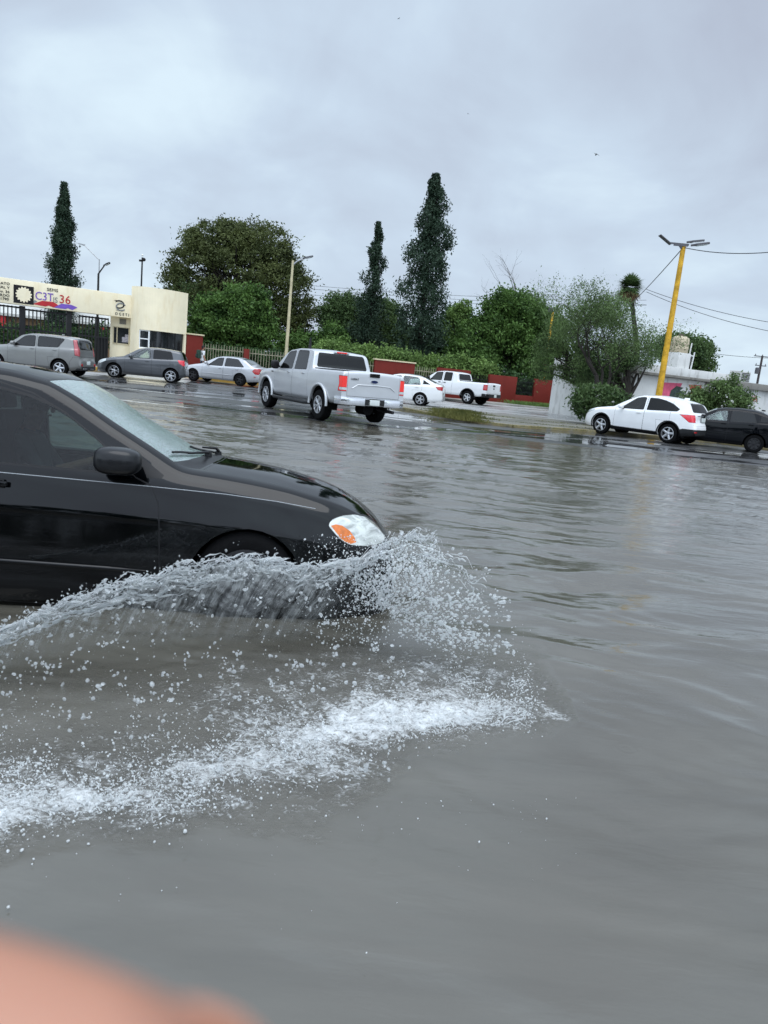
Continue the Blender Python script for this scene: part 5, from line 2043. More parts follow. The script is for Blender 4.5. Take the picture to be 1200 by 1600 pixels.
q.build('mullion', M['iron'], wd)

# ---- sign beam over the gate
bA, bB = Vector((HX(-150, 37.0), 37.0, 0)), Vector((HX(203, 43.7), 43.7, 0))
az = math.atan2(bB.y - bA.y, bB.x - bA.x)
beam = empty('gate_sign_beam', bA, az, 'long cream sign beam over the school gate with gear emblem, coloured logo and lettering', 'sign')
BL = (bB - bA).length
q = MB()
q.box((BL / 2 + .05, .35, 3.64), (BL, .7, 1.28))
q.build('beam', M['cream'], beam, bevel=.02)
bpy.context.view_layer.update()
bmi = beam.matrix_basis.inverted()


def on_beam(px, py):
    """photo pixel on the beam's face -> local x, z"""
    d = ray(px, py)
    nrm = Vector((-math.sin(az), math.cos(az), 0))
    t = (bA - Vector((0, 0, CAM_H))).dot(nrm) / d.dot(nrm)
    p = bmi @ (Vector((0, 0, CAM_H)) + d * t)
    return p.x, p.z


def sign_text(s, px, py, size, mat, align='LEFT', sx=1.0, name='lettering', depth=.01, space=1.0):
    x, z = on_beam(px, py)
    return text_mesh(s, size, mat, name, beam, Matrix.Translation((x, -.012, z)) @ Matrix.Rotation(R(90), 4, 'X'), depth, align, sx, space)


M['ink'] = simple('black sign paint', (0.012, 0.011, 0.012), .5)
M['violet'] = simple('violet sign paint', (0.17, 0.09, 0.42), .5)
M['crimson'] = simple('crimson sign paint', (0.45, 0.03, 0.035), .5)
M['greysign'] = simple('grey sign paint', (0.22, 0.23, 0.23), .5)
for s, px, py in (('BACHILLERATO', 15.5, 444), ('INDUSTRIAL Y', 15, 450), ('No. 36', 15, 456.5), ('EDUARDO', 15, 462.5), ('01790', 14, 468)):
    sign_text(s, px, py, .185, M['ink'], 'RIGHT', 1.15, depth=.012)
# gear emblem on a black square
x, z = on_beam(37, 460.5)
q = MB()
q.box((x, -.008, z), (.98, .02, .92), 0)
N = 15
gear = []
for i in range(N * 6):
    a_ = 2 * math.pi * i / (N * 6)
    ph = (i % 6)
    rr = .40 if ph in (1, 2, 3) else .34
    gear.append((x + rr * math.cos(a_), z + rr * math.sin(a_)))
q.prism(gear, -.03, -.012, 1, 'xz')
q.build('gear_emblem', [M['ink'], M['cream']], beam)
sign_text('SEMS', 82, 453.3, .22, M['ink'], 'CENTER', 1.2)
sign_text('C3T', 54.5, 462.0, .60, M['violet'], sx=.86)
sign_text('IS', 82.5, 468.6, .40, M['greysign'], sx=.9)
sign_text('36', 92.0, 467.5, .62, M['crimson'], sx=1.0)


def beam_shape(pts, mat, name, dy=0.0):
    q = MB()
    q.prism([on_beam(*p) for p in pts], -.014 - dy, -.002, 0, 'xz')
    q.build(name, mat, beam)


beam_shape([(51, 475), (66, 470), (84, 472), (91, 477), (84, 480.5), (76, 477.5), (71, 479)], M['crimson'], 'red_ridge')
beam_shape([(84, 480.4), (96, 474.5), (112, 476.5), (121, 480.5), (113, 484.5), (106, 481.5), (102, 483)], M['violet'], 'violet_ridge', .003)
beam_shape([(50, 474), (54, 468.5), (58.5, 471.2), (52, 474.6)], M['greysign'], 'grey_ridge', .002)
# interlaced emblem and lettering at the right end of the beam
for cx, cy, mat in ((186.2, 475.5, M['ink']), (189, 479.5, M['greysign'])):
    x, z = on_beam(cx, cy)
    q = MB()
    ring = [(x + .26 * math.cos(a_), -.012, z + .20 * math.sin(a_)) for a_ in np.linspace(-2.0 if mat is M['ink'] else .5, 2.4 if mat is M['ink'] else 5.6, 22)]
    q.tube(ring, .038, 6)
    q.bar((x - .26, -.012, z + (.2 if mat is M['ink'] else -.2)), (x + .16, -.012, z + (.2 if mat is M['ink'] else -.2)), .05, .02)
    q.build('interlaced_emblem', mat, beam)
sign_text('D G E T I', 180, 490, .22, M['ink'], sx=.9)

# ---- iron gate under the beam
gate = empty('school_gate', bA, az, 'tall black iron-bar gate in three leaves under the cream sign beam', 'gate')


def gx(px):
    return on_beam(px, hor(px))[0]


for p0, p1, step, ztp in ((-150, 33, .19, 2.92), (41, 107, .19, 2.86), (126, 171, .17, 2.86)):
    x0, x1 = gx(p0), gx(p1)
    q = MB()
    k = int((x1 - x0) / step)
    for i in range(k + 1):
        q.box((x0 + (x1 - x0) * i / k, .35, ztp / 2 + .05), (.055, .04, ztp - .1))
    for z in (.25, 1.75, ztp - .06):
        q.box(((x0 + x1) / 2, .35, z), (x1 - x0 + .06, .05, .09))
    q.build('gate_leaf', M['iron'], gate)
for p0 in (36.5, 109.5):
    q = MB()
    q.box((gx(p0), .35, 1.48), (.26, .26, 2.96))
    q.build('gate_post', M['iron'], gate, bevel=.01)
x0, x1 = gx(155), gx(172)
q = MB()
q.box(((x0 + x1) / 2, .42, .9), (x1 - x0, .03, 1.7))
q.build('sheet_panel', M['iron'], gate)

# ---- recessed guard booth between gate and gatehouse
a, b = Vector((HX(172, 44.0), 44.0, 0)), Vector((HX(204, 44.3), 44.3, 0))
bo, L = wallseg('guard_booth', a, b, 0, 3.05, .3, M['cream'], 'cream guard booth wall with a small window and notices beside the gate', 'building')
q = MB()
q.box((L * .54, -.16, 1.98), (L * .76, .03, .92))
w_ = q.build('window', M['pane_dark'], bo)
q = MB()
for xx in (L * .16, L * .34, L * .92):
    q.box((xx, -.18, 1.98), (.05, .04, .96))
q.box((L * .54, -.18, 2.45), (L * .8, .04, .05))
q.box((L * .54, -.18, 1.50), (L * .8, .04, .05))
q.build('window_frame', M['cap'], w_)
q = MB()
q.box((L * .66, -.19, 1.76), (.16, .01, .30), 0)
q.box((L * .83, -.19, 1.84), (.22, .01, .44), 0)
q.build('notice', simple('faded notices', (.32, .30, .32), .6, var=.6, vscale=14), bo)
q = MB()
q.box((L * .60, -.17, 2.78), (.36, .04, .30))
q.build('wall_plaque', simple('grey plaque', (.2, .19, .16), .6, var=.3, vscale=20), bo)

# ---- boundary walls and railings
segs = [('red_wall', 289.5, 314.5, 2.45, True, 'short red wall with cream coping joined to the gatehouse'),
        ('red_wall', 584, 646, 2.12, True, 'long red wall panel with cream coping beyond the silver pickup'),
        ('red_wall', 682, 733, 2.05, False, 'red wall panel behind the cab of the white pickup'),
        ('red_wall', 763, 806, 1.95, False, 'plain red wall panel right of the white pickup tailgate'),
        ('red_wall', 834, 867, 1.98, False, 'last red wall panel next to the dark block pillar')]
for nm, p0, p1, h, cp, lb in segs:
    a, b = wall_pt(p0), wall_pt(p1)
    if p0 < 300:
        a = Vector((HX(p0, 45.2), 45.2, 0))
        b = Vector((HX(p1, 45.9), 45.9, 0))
    wallseg(nm, a, b, -.1, h, .28, M['redwall'], lb, 'wall', M['cap'] if cp else None, 'red boundary wall panels')
a, b = wall_pt(806), wall_pt(834)
wallseg('low_red_wall', a, b, -.1, .72, .24, M['redwall'], 'low red wall under the dark railing between two red panels', 'wall')
picket_fence(a, b, .75, 1.85, 'dark railing set in the gap of the red wall', M['iron'], .10, 'iron fence panels between the red walls')
picket_fence(Vector((HX(314.5, 46.0), 46.0, 0)), wall_pt(381), .35, 1.95, 'weathered picket railing behind the student and the silver saloon', M['iron_pale'], .16, pw=.03)
picket_fence(wall_pt(388), wall_pt(584), .35, 1.92, 'long weathered picket railing between the red post and the coped red wall', M['iron_pale'], .17, pw=.03)
picket_fence(wall_pt(646), wall_pt(682), .3, 1.90, 'pale picket railing between two red walls behind the white saloon', M['iron_pale'], .16, pw=.035)
picket_fence(wall_pt(733), wall_pt(763), .3, 1.75, 'dark picket railing behind the bed of the white pickup', M['iron'], .13)
wallseg('red_post', wall_pt(380.5), wall_pt(388.5), -.1, 1.95, .34, M['redwall'], 'red masonry post between two picket railings', 'post')
wallseg('block_pillar', wall_pt(869), wall_pt(887), -.1, 2.25, .5, M['block'], 'dark stained block pillar with a cap between red and white walls', 'pillar', M['block'])

# ---- low school block behind the gate
e = empty('school_block', (HX(60, 62), 62, 0), R(20), 'low pale school block with a gabled roof seen through the gate bars', 'building')
q = MB()
q.box((-4, 0, 1.5), (22, 5, 3.0))
q.build('wall', plaster('dull ochre wall', (.30, .20, .12)), e)
q = MB()
q.prism([(-3.2, 2.75), (-3.2, 2.95), (0, 4.3), (3.2, 2.95), (3.2, 2.75)], -15.5, 7.5, 0, 'yz')
q.build('roof', simple('pale sheet roof', (.50, .50, .47), .5), e)
for i in range(6):
    q = MB()
    q.box((-13 + i * 3.6, -2.9, 1.4), (.35, .35, 2.8))
    q.build('column', M['crimson'], e)
for i in range(5):
    q = MB()
    q.box((-11.2 + i * 3.6, -2.52, 1.6), (1.8, .06, 1.2))
    q.build('window', M['pane_dark'], e)

# ---- white buildings on the right
wb_a, wb_b = Vector((HX(888, 53.2), 53.2, 0)), Vector((HX(1010, 46.0), 46.0, 0))
wallseg('whitewashed_wall', wb_a, wb_b, -.1, 2.35, .3, M['white_old'], 'flaking whitewashed wall behind the feathery tree, right of the block pillar', 'wall')
ba, bb = Vector((HX(985, 38.6), 38.6, 0)), Vector((HX(1128, 42.2), 42.2, 0))
eb = empty('white_house', ba, math.atan2(bb.y - ba.y, bb.x - ba.x), 'single-storey white house with cracked ledge, pink mural and a rooftop tank', 'building')
L = (bb - ba).length
q = MB()
q.box((L / 2, 3, 1.25), (L, 6, 2.7))
q.build('wall', M['white_old'], eb)
q = MB()
q.box((L / 2, 2.9, 2.68), (L + .5, 6.6, .13))
q.build('ledge', plaster('stained concrete ledge', (.20, .19, .17), (.4, .4, .38), .8), eb, bevel=.02)
q = MB()
q.box((L / 2 + .1, 2.9, 2.95), (L + .3, 6.3, .42))
q.build('parapet', M['white_old'], eb, bevel=.02)


def on_plane(px, py, A_, az_, e):
    nrm = Vector((-math.sin(az_), math.cos(az_), 0))
    d = ray(px, py)
    t = (A_ - Vector((0, 0, CAM_H))).dot(nrm) / d.dot(nrm)
    p = e.matrix_basis.inverted() @ (Vector((0, 0, CAM_H)) + d * t)
    return p.x, p.z


bpy.context.view_layer.update()
az2 = eb.rotation_euler.z
q = MB()
q.prism([on_plane(*p, ba, az2, eb) for p in ((1029, 597), (1066, 599), (1060, 612), (1046, 626), (1028, 630))], -.01, .0, 0, 'xz')
q.prism([on_plane(*p, ba, az2, eb) for p in ((1076, 601), (1096, 602), (1096, 616), (1080, 616))], -.01, .0, 1, 'xz')
q.prism([on_plane(*p, ba, az2, eb) for p in ((1044, 624), (1048, 610), (1057, 603), (1068, 606), (1062, 610), (1072, 614), (1060, 620), (1052, 628))], -.016, -.002, 2, 'xz')
q.build('mural', [simple('pink mural paint', (.55, .10, .17), .7, var=.3), simple('brick red mural paint', (.42, .09, .06), .7, var=.3), simple('dark mural paint', (.04, .06, .05), .7, var=.5, vscale=9)], eb)
# plinth and tank on the roof
x0, z0 = on_plane(1070, 575, ba, az2, eb)
q = MB()
q.box((x0, .6, 3.55), (.95, .95, .85))
q.box((x0 + .62, .6, 3.50), (.34, .6, .7), 1)
q.build('roof_plinth', [M['white_old'], M['dark']], eb, bevel=.02)
q = MB()
for dx in (.46, .80):
    q.bar((x0 + dx, 0.28, 3.12), (x0 + dx + .1, 0.28, 4.55 if dx < .6 else 4.1), .05, .05)
q.bar((x0 + .46, 0.28, 3.9), (x0 + .85, 0.28, 3.9), .05, .05)
q.bar((x0 + .46, 0.28, 3.14), (x0 + .85, 0.28, 3.14), .05, .05)
q.build('pipe_frame', M['white_frame'], eb)
tk = eb.matrix_basis @ Vector((x0 + .03, .6, 3.98))
t = empty('water_tank', tk, 0, 'beige ribbed rooftop water tank on the white plinth', 'water tank')
q = MB()
q.lathe([(0, 0), (.44, 0), (.46, .05), (.46, .2), (.475, .22), (.46, .25), (.46, .45), (.475, .47), (.46, .50), (.46, .70), (.42, .78), (.30, .86), (.12, .90), (0, .90)], 28)
q.build('tank_body', simple('beige polyethylene', (.48, .41, .29), .5), t, smooth=50)
q = MB()
q.lathe([(.16, .88), (.17, .97), (.13, .99), (0, .99)], 20)
q.build('tank_lid', simple('dark tank lid', (.12, .10, .08), .5), t)
ra, rb = Vector((HX(1128, 40.2), 40.2, 0)), Vector((HX(1290, 45.0), 45.0, 0))
er = empty('white_shop', ra, math.atan2(rb.y - ra.y, rb.x - ra.x), 'white painted-block building with grey fascia and red letters at the right edge', 'building')
L2 = (rb - ra).length
bpy.context.view_layer.update()
q = MB()
q.box((L2 / 2, 3, 1.2), (L2, 6, 2.5))
q.build('wall', M['white_old'], er)
q = MB()
q.box((L2 / 2 + .1, 2.9, 2.62), (L2 + .1, 6.3, .34))
q.build('fascia', plaster('grey concrete fascia', (.22, .21, .19), (.5, .5, .5), .7), er, bevel=.02)
xx, zz = on_plane(1174, 622.5, ra, er.rotation_euler.z, er)
text_mesh('VA', .5, M['crimson'], 'painted_letters', er, Matrix.Translation((xx, -.006, zz)) @ Matrix.Rotation(R(90), 4, 'X'), .004, sx=.8)
xx, zz = on_plane(1178, 580, ra, er.rotation_euler.z, er)
ac = empty('rooftop_cooler', er.matrix_basis @ Vector((xx, .8, 2.79)), er.rotation_euler.z, 'boxy louvred evaporative cooler on the right-hand roof', 'cooler')
q = MB()
q.box((0, 0, .30), (.85, .7, .60))
q.build('cooler_body', simple('galvanised casing', (.5, .5, .48), .5), ac, bevel=.02)
q = MB()
for i in range(6):
    q.box((0, -.36, .10 + i * .08), (.7, .03, .03))
q.build('louvre', M['dark'], ac)

# ================================================================== POLES, LAMPS, WIRES
M['pole_cream'] = simple('cream pole paint', (.50, .44, .28), .5, var=.2)
M['pole_yellow'] = simple('chipped yellow pole paint', (.58, .33, .03), .55, var=.35, vscale=5)
M['steel'] = simple('galvanised steel', (.35, .36, .37), .45, metal=.6)
M['lamp_grey'] = simple('dark lamp housing', (.10, .10, .11), .5)


def lamp_head(parent, p, d, L=.7, w=.26, mat=None, tilt=.12):
    """cobra-head luminaire: flat tapering housing with a lens under it"""
    d = Vector(d).normalized()
    a = math.atan2(d.y, d.x)
    mt = Matrix.Translation(p) @ Matrix.Rotation(a, 4, 'Z') @ Matrix.Rotation(-tilt, 4, 'Y')
    q = MB()
    pl = [(0, -.04), (.12, -.06), (.22, -w / 2), (L - .1, -w / 2 * .9), (L, -w * .25), (L, w * .25), (L - .1, w / 2 * .9), (.22, w / 2), (.12, .06), (0, .04)]
    q.prism(pl, -.03, .05, 0, 'xy')
    q.v = [tuple(mt @ Vector(v)) for v in q.v]
    h = q.build('lamp_head', mat or M['lamp_grey'], parent, bevel=.015)
    q = MB()
    q.box((L * .58, 0, -.035), (L * .6, w * .7, .02))
    q.v = [tuple(mt @ Vector(v)) for v in q.v]
    q.build('lamp_lens', M['lens_clear'], h)


def top_z(px, py, Y):
    return P(px, py, Y).z


# cream street lamp
Y = 44.4
X = HX(446.5, Y)
e = empty('street_lamp', (X, Y, .12), 0, 'cream street lamp with one short arm in front of the picket railing', 'street lamp')
H_ = top_z(457, 407, Y) - .12
q = MB()
q.tube([(0, 0, 0), (0, 0, H_ * .5), (0, 0, H_)], [.11, .09, .065], 12)
q.build('pole', M['pole_cream'], e)
q = MB()
q.tube([(0, 0, H_ - .25), (.25, 0, H_ - .02), (.62, 0, H_ + .18)], [.045, .045, .04], 8)
q.build('arm', M['steel'], e)
lamp_head(e, (.55, 0, H_ + .16), (1, 0, 0), .62, .26, tilt=.3)

# yellow pole with two lamp heads
Y = 33.0
X = HX(1028.5, Y)
yp = empty('yellow_lamp_pole', (X, Y, 0), 0, 'tall chipped yellow pole carrying two flat lamps and the street wires', 'street lamp')
H_ = top_z(1072, 385, Y)
q = MB()
q.tube([(0, 0, 0), (0, 0, H_ * .5), (0, 0, H_)], [.15, .125, .10], 12)
q.build('pole', M['pole_yellow'], yp)
q = MB()
q.bar((-.45, -.1, H_ - .0), (.15, -.1, H_ + .02), .06, .08)
q.bar((-.55, .25, H_ + .12), (.30, .25, H_ + .12), .05, .07)
q.bar((-.15, -.2, H_ - .12), (-.05, .4, H_ + .12), .07, .07)
q.build('arm', M['lamp_grey'], yp)
lamp_head(yp, (.25, -.15, H_ + .02), (1, -.1, 0), .75, .28, tilt=.2)
lamp_head(yp, (.22, .3, H_ + .22), (1, .1, 0), .75, .28, tilt=.2)
q = MB()
q.box((-.75, .2, H_ + .22), (.62, .3, .03), 0, Matrix.Rotation(R(32), 3, 'Y'))
q.build('solar_panel', M['lamp_grey'], yp)

# poles behind the gate
Y = 50.0
e = empty('twin_arm_lamp', (HX(152, Y), Y, 0), 0, 'thin grey lamp pole whose arm rises to the left behind the gate beam', 'street lamp')
H_ = top_z(153.5, 405, Y)
q = MB()
q.tube([(0, 0, 0), (0, 0, H_ * .6), (0, 0, H_)], [.07, .05, .035], 8)
q.build('pole', M['steel'], e)
tp = P(131.5, 383, Y)
q = MB()
q.tube([(0, 0, H_ - .05), (tp.x - e.location.x, 0, tp.z)], [.03, .025], 6)
q.build('arm', M['steel'], e)
lamp_head(e, (tp.x - e.location.x + .05, 0, tp.z), (-1, 0, 0), .42, .2, M['steel'])
Y = 47.5
e = empty('black_lamp_post', (HX(151, Y), Y, 0), 0, 'black lamp post with a bent arm and square lamp pointing right behind the gate', 'street lamp')
H_ = top_z(152.5, 428, Y)
tp = P(163, 415, Y)
q = MB()
q.tube([(0, 0, 0), (0, 0, H_), (tp.x - e.location.x, 0, tp.z)], [.07, .055, .04], 8)
q.build('pole', M['iron'], e)
lamp_head(e, (tp.x - e.location.x - .05, 0, tp.z - .02), (1, 0, 0), .46, .26, M['iron'], tilt=.5)
Y = 49.0
e = empty('camera_mast', (HX(217.5, Y), Y, 0), 0, 'black surveillance mast with cameras rising behind the gatehouse roof', 'camera mast')
H_ = top_z(219.5, 402, Y)
q = MB()
q.tube([(0, 0, 0), (0, 0, H_)], [.07, .05], 8)
q.build('pole', M['iron'], e)
q = MB()
q.blob((.1, 0, H_ - .12), .12, 0, 2)
q.box((-.12, 0, H_ - .2), (.14, .1, .12))
q.blob((0, 0, H_ + .14), .07, 1, 2)
q.build('camera', [M['iron'], M['white_frame']], e)
Y = 56.0
e = empty('floodlight_post', (HX(848, Y), Y, 0), 0, 'yellow floodlight post half hidden in the trees behind the red wall', 'floodlight')
H_ = top_z(858, 487, Y)
q = MB()
q.tube([(0, 0, 0), (0, 0, H_)], [.09, .08], 8)
q.build('pole', M['pole_yellow'], e)
q = MB()
for dx in (-.2, .24):
    q.box((dx, -.1, H_ + .16), (.34, .14, .3), 0, Matrix.Rotation(R(20), 3, 'X'))
q.bar((-.3, 0, H_), (.35, 0, H_), .05)
q.build('floodlight_head', M['lamp_grey'], e, bevel=.02)
Y = 110.0
e = empty('utility_pole', (HX(1176, Y), Y, 0), 0, 'distant utility pole with crossarms and transformer at the right edge', 'utility pole')
H_ = top_z(1181.5, 555, Y)
q = MB()
q.tube([(0, 0, 0), (0, 0, H_)], [.2, .15], 8)
q.build('pole', simple('dark creosoted wood', (.06, .05, .05), .8), e)
q = MB()
for z, w in ((H_ - .1, 1.2), (H_ - 1.4, .8)):
    q.box((0, 0, z), (2 * w, .12, .12))
    for s in (-1, 0, 1):
        q.lathe([(.06, 0), (.07, .12), (.02, .25)], 8, 0, 'Z', (s * w * .85, 0, z + .06))
q.build('crossarm', M['lamp_grey'], e)
q = MB()
q.lathe([(0, 0), (.28, 0), (.3, .1), (.3, .8), (.2, .9), (0, .9)], 14, 0, 'Z', (-.45, -.2, H_ - 2.6))
q.build('transformer', M['lamp_grey'], e)


def wire(a, b, sag, r, label, group=None, name='overhead_wire'):
    q = MB()
    pts = []
    for i in range(25):
        t = i / 24
        p = Vector(a).lerp(Vector(b), t)
        p.z -= sag * 4 * t * (1 - t)
        pts.append(p)
    q.tube(pts, r, 5)
    o = q.build(name, M['trim'], None, smooth=60)
    tag(o, label, 'wire', group)


top = Vector((X, 33, top_z(1072, 387, 33)))
top.x = yp.location.x
wire(top, P(1330, 372, 25), .35, .016, 'dark wire sagging from the yellow pole to the right edge')
wire(top, P(955, 500, 70), .3, .022, 'wire sloping down-left from the yellow pole behind the palm')
wire(P(1010, 452, 70), P(1290, 515, 60), .5, .022, 'upper of the two thin wires low at right below the lamps', 'thin wires low at right')
wire(P(1010, 456, 70), P(1290, 531, 60), .6, .022, 'lower of the two thin wires low at right below the lamps', 'thin wires low at right')
for i, (y0, y1) in enumerate(((444, 463), (449, 470), (461, 471))):
    wire(P(380, y0 - 8 if i < 2 else 452, 88), P(1010, y1 + 6, 92), .6, .02, ('topmost', 'middle', 'lowest')[i] + ' of the three thin far wires crossing the sky behind the cypresses', 'far wires behind the cypresses')
wire(P(1118, 553, 110), P(1290, 560, 110), .3, .03, 'far wire running into the distant utility pole')


# ================================================================== TREES
def foliage_mat(name, dark, light, sc=1.2, rough=0.6, tr=0.25):
    m, n, l, b, o = newmat(name)
    v = world_coords(n, l)
    f1 = noise(n, l, v, sc, 3, 0.6)
    f2 = noise(n, l, v, sc * 9, 2, 0.6)
    f = mth(n, l, 'ADD', mth(n, l, 'MULTIPLY', f1, 0.6), mth(n, l, 'MULTIPLY', f2, 0.4))
    c = ramp(n, l, f, [(0.36, dark), (0.62, light)])
    l.new(c, b.inputs['Base Color'])
    setp(b, rough=rough, spec=.2)
    t = n.new('ShaderNodeBsdfTranslucent')
    l.new(c, t.inputs[0])
    mx = n.new('ShaderNodeMixShader')
    mx.inputs[0].default_value = tr
    l.new(b.outputs[0], mx.inputs[1])
    l.new(t.outputs[0], mx.inputs[2])
    l.new(mx.outputs[0], o.inputs[0])
    return m


FM = dict(
    cypress=foliage_mat('dark cypress foliage', (0.015, 0.030, 0.019), (0.039, 0.068, 0.039), 1.5, tr=.1),
    brown=foliage_mat('olive foliage', (.032, .045, .016), (.115, .138, .046), .5),
    green=foliage_mat('fresh green foliage', (.010, .032, .008), (.120, .215, .050), 1.1),
    mid=foliage_mat('mid green foliage', (0.033, 0.063, 0.024), (0.105, 0.165, 0.057), .7),
    feather=foliage_mat('grey green feathery foliage', (.034, .060, .020), (.150, .230, .080), .9),
    deep=foliage_mat('deep green foliage', (0.018, 0.042, 0.018), (0.060, 0.117, 0.036), .7),
    light=foliage_mat('light green foliage', (0.068, 0.120, 0.033), (0.195, 0.300, 0.083), 1.2))
M['bark'] = simple('dark wet bark', (.030, .026, .022), .8, bmp=.4)
M['bark_pale'] = simple('grey dead wood', (.10, .095, .09), .8)


def leaf_quads(C, size, elong=1.7, up=0.0, jit=0.35):
    N = len(C)
    d = rng.normal(size=(N, 3))
    d[:, 2] += up
    d /= np.linalg.norm(d, axis=1)[:, None]
    e = rng.normal(size=(N, 3))
    e -= d * (e * d).sum(1)[:, None]
    e /= np.linalg.norm(e, axis=1)[:, None]
    s = size * (1 + rng.uniform(-jit, jit, N))[:, None]
    a, b = d * s * elong / 2, e * s / 2
    V = np.stack([C - a, C + b * 0.9 - a * 0.1, C + a, C - b * 0.9 - a * 0.1], 1).reshape(-1, 3)
    F = np.arange(4 * N).reshape(-1, 4)
    return V, F


def ellipsoid_clumps(ells, n, shell=0.55):
    """clump centres spread through a union of ellipsoids, denser outside"""
    vol = np.array([e[3] * e[4] * e[5] for e in ells]) ** (2 / 3)
    k = rng.choice(len(ells), n, p=vol / vol.sum())
    E = np.array(ells)[k]
    d = rng.normal(size=(n, 3))
    d /= np.linalg.norm(d, axis=1)[:, None]
    r = rng.uniform(shell ** 3, 1, n) ** (1 / 3)
    return E[:, :3] + d * r[:, None] * E[:, 3:6]


def limb(q, a, b, r0, r1, bend=0.15, n=6, seg=6):
    a, b = Vector(a), Vector(b)
    L = (b - a).length
    off = Vector((random.uniform(-1, 1), random.uniform(-1, 1), random.uniform(-.2, 1))) * L * bend
    pts, rr = [], []
    for i in range(seg + 1):
        t = i / seg
        pts.append(a.lerp(b, t) + off * 4 * t * (1 - t) * .5)
        rr.append(r0 + (r1 - r0) * t)
    q.tube(pts, rr, n)
    return pts


def crown_tree(name, label, base, ells, n_cl, per, rc, leaf, mat, trunk=(.3, 2.5), limbs=14, cat='tree', group=None, bark=None, up=0.0, shell=.55, elong=1.7, limb_r=.09, flat=.75):
    """ells: world-space ellipsoids (x,y,z,rx,ry,rz)"""
    e = empty(name, base, 0, label, cat, group)
    cl = ellipsoid_clumps(ells, n_cl, shell) - np.array(base)
    cl = cl[cl[:, 2] > .15]
    sz = rng.uniform(.55, 1.35, len(cl))
    k = np.repeat(np.arange(len(cl)), per)
    C = cl[k] + rng.normal(size=(len(k), 3)) * (rc * sz[k])[:, None] * np.array([1, 1, flat])
    C = C[C[:, 2] > .02]
    V, F = leaf_quads(C, leaf, elong, up)
    np_mesh('crown', V, F, mat, e)
    q = MB()
    th = Vector((random.uniform(-.2, .2), 0, trunk[1]))
    limb(q, (0, 0, -.1), th, trunk[0], trunk[0] * .7, .05, 9)
    idx = rng.choice(len(cl), min(limbs, len(cl)), replace=False)
    for i in idx:
        p = Vector(cl[i])
        pts = limb(q, th, th.lerp(p, .93), limb_r * 1.3, limb_r * .25, .14, 6)
        for j in range(2):
            p2 = Vector(cl[rng.integers(len(cl))])
            m_ = pts[3]
            if (p2 - m_).length < (p - th).length * .9:
                limb(q, m_, m_.lerp(p2, .9), limb_r * .6, limb_r * .15, .12, 5)
    q.build('trunk', bark or M['bark'], e, smooth=60)
    return e


def EL(px, py, wpx, hpx, Y, dr=0.8):
    """ellipsoid seen in the photo around (px, py) with half sizes in pixels"""
    c = P(px, py, Y)
    s = Y / FPX * 1.03
    return (c.x, Y, c.z, wpx * s, wpx * s * dr, hpx * s)


def cypress(label, pxb, top, Y, prof, n_cl, per, leaf, gap=.35, seed=1, lean=0.0):
    """prof: list of (height fraction, radius m)"""
    X = HX(pxb, Y)
    h = P(*top, Y).z
    e = empty('cypress_tree', (X, Y, 0), 0, label, 'tree', 'tall dark cypresses')
    fr = rng.uniform(0, 1, n_cl) ** .85
    rad = np.interp(fr, [p[0] for p in prof], [p[1] for p in prof])
    ang = rng.uniform(0, 2 * np.pi, n_cl)
    # lumpy outline: some heights stick out, some are thin
    lump = 0.75 + gap * np.sin(fr * 41 + ang * 1.0 + seed) + gap * .8 * np.sin(fr * 77 + ang * 2 + seed * 3)
    rr = rad * np.clip(lump, .25, 1.35) * rng.uniform(.35, 1.0, n_cl) ** .5
    z = fr * h
    C0 = np.stack([rr * np.cos(ang), rr * np.sin(ang), z], 1)
    k = np.repeat(np.arange(n_cl), per)
    sp = np.array([.16, .16, .26]) * np.clip(rad[k] / .8, .45, 1.2)[:, None]
    C = C0[k] + rng.normal(size=(len(k), 3)) * sp
    C[:, 2] = np.clip(C[:, 2], .05, h)
    V, F = leaf_quads(C, leaf, 2.2, .9)
    np_mesh('crown', V, F, FM['cypress'], e)
    q = MB()
    q.tube([(0, 0, -.1), (.05, 0, h * .5), (0, 0, h * .96)], [.22, .13, .02], 8)
    for i in range(46):
        f_ = random.uniform(.1, .93)
        a_ = random.uniform(0, 6.28)
        r_ = float(np.interp(f_, [p[0] for p in prof], [p[1] for p in prof])) * .85
        q.tube([(0, 0, f_ * h), (r_ * .6 * math.cos(a_), r_ * .6 * math.sin(a_), f_ * h + .15), (r_ * math.cos(a_), r_ * math.sin(a_), f_ * h + .5)], [.03, .02, .008], 4)
    q.build('trunk', M['bark'], e, smooth=60)


cypress('dense dark cypress standing alone behind the school sign beam', 96.5, (98, 285), 60, [(0, 1.25), (.3, 1.25), (.55, 1.0), (.75, .72), (.9, .42), (1, .1)], 520, 60, .09, .22, 1)
cypress('slim cypress rising from the rounded green tree left of the tallest one', 571, (580, 346), 58, [(0, 1.15), (.35, 1.15), (.55, .92), (.72, .62), (.88, .38), (1, .05)], 330, 44, .09, .45, 2)
cypress('tallest ragged cypress in the middle of the skyline', 650, (687, 273), 55, [(0, 1.9), (.25, 1.85), (.45, 1.7), (.62, 1.5), (.78, 1.1), (.9, .68), (1, .15)], 520, 56, .10, .5, 3)

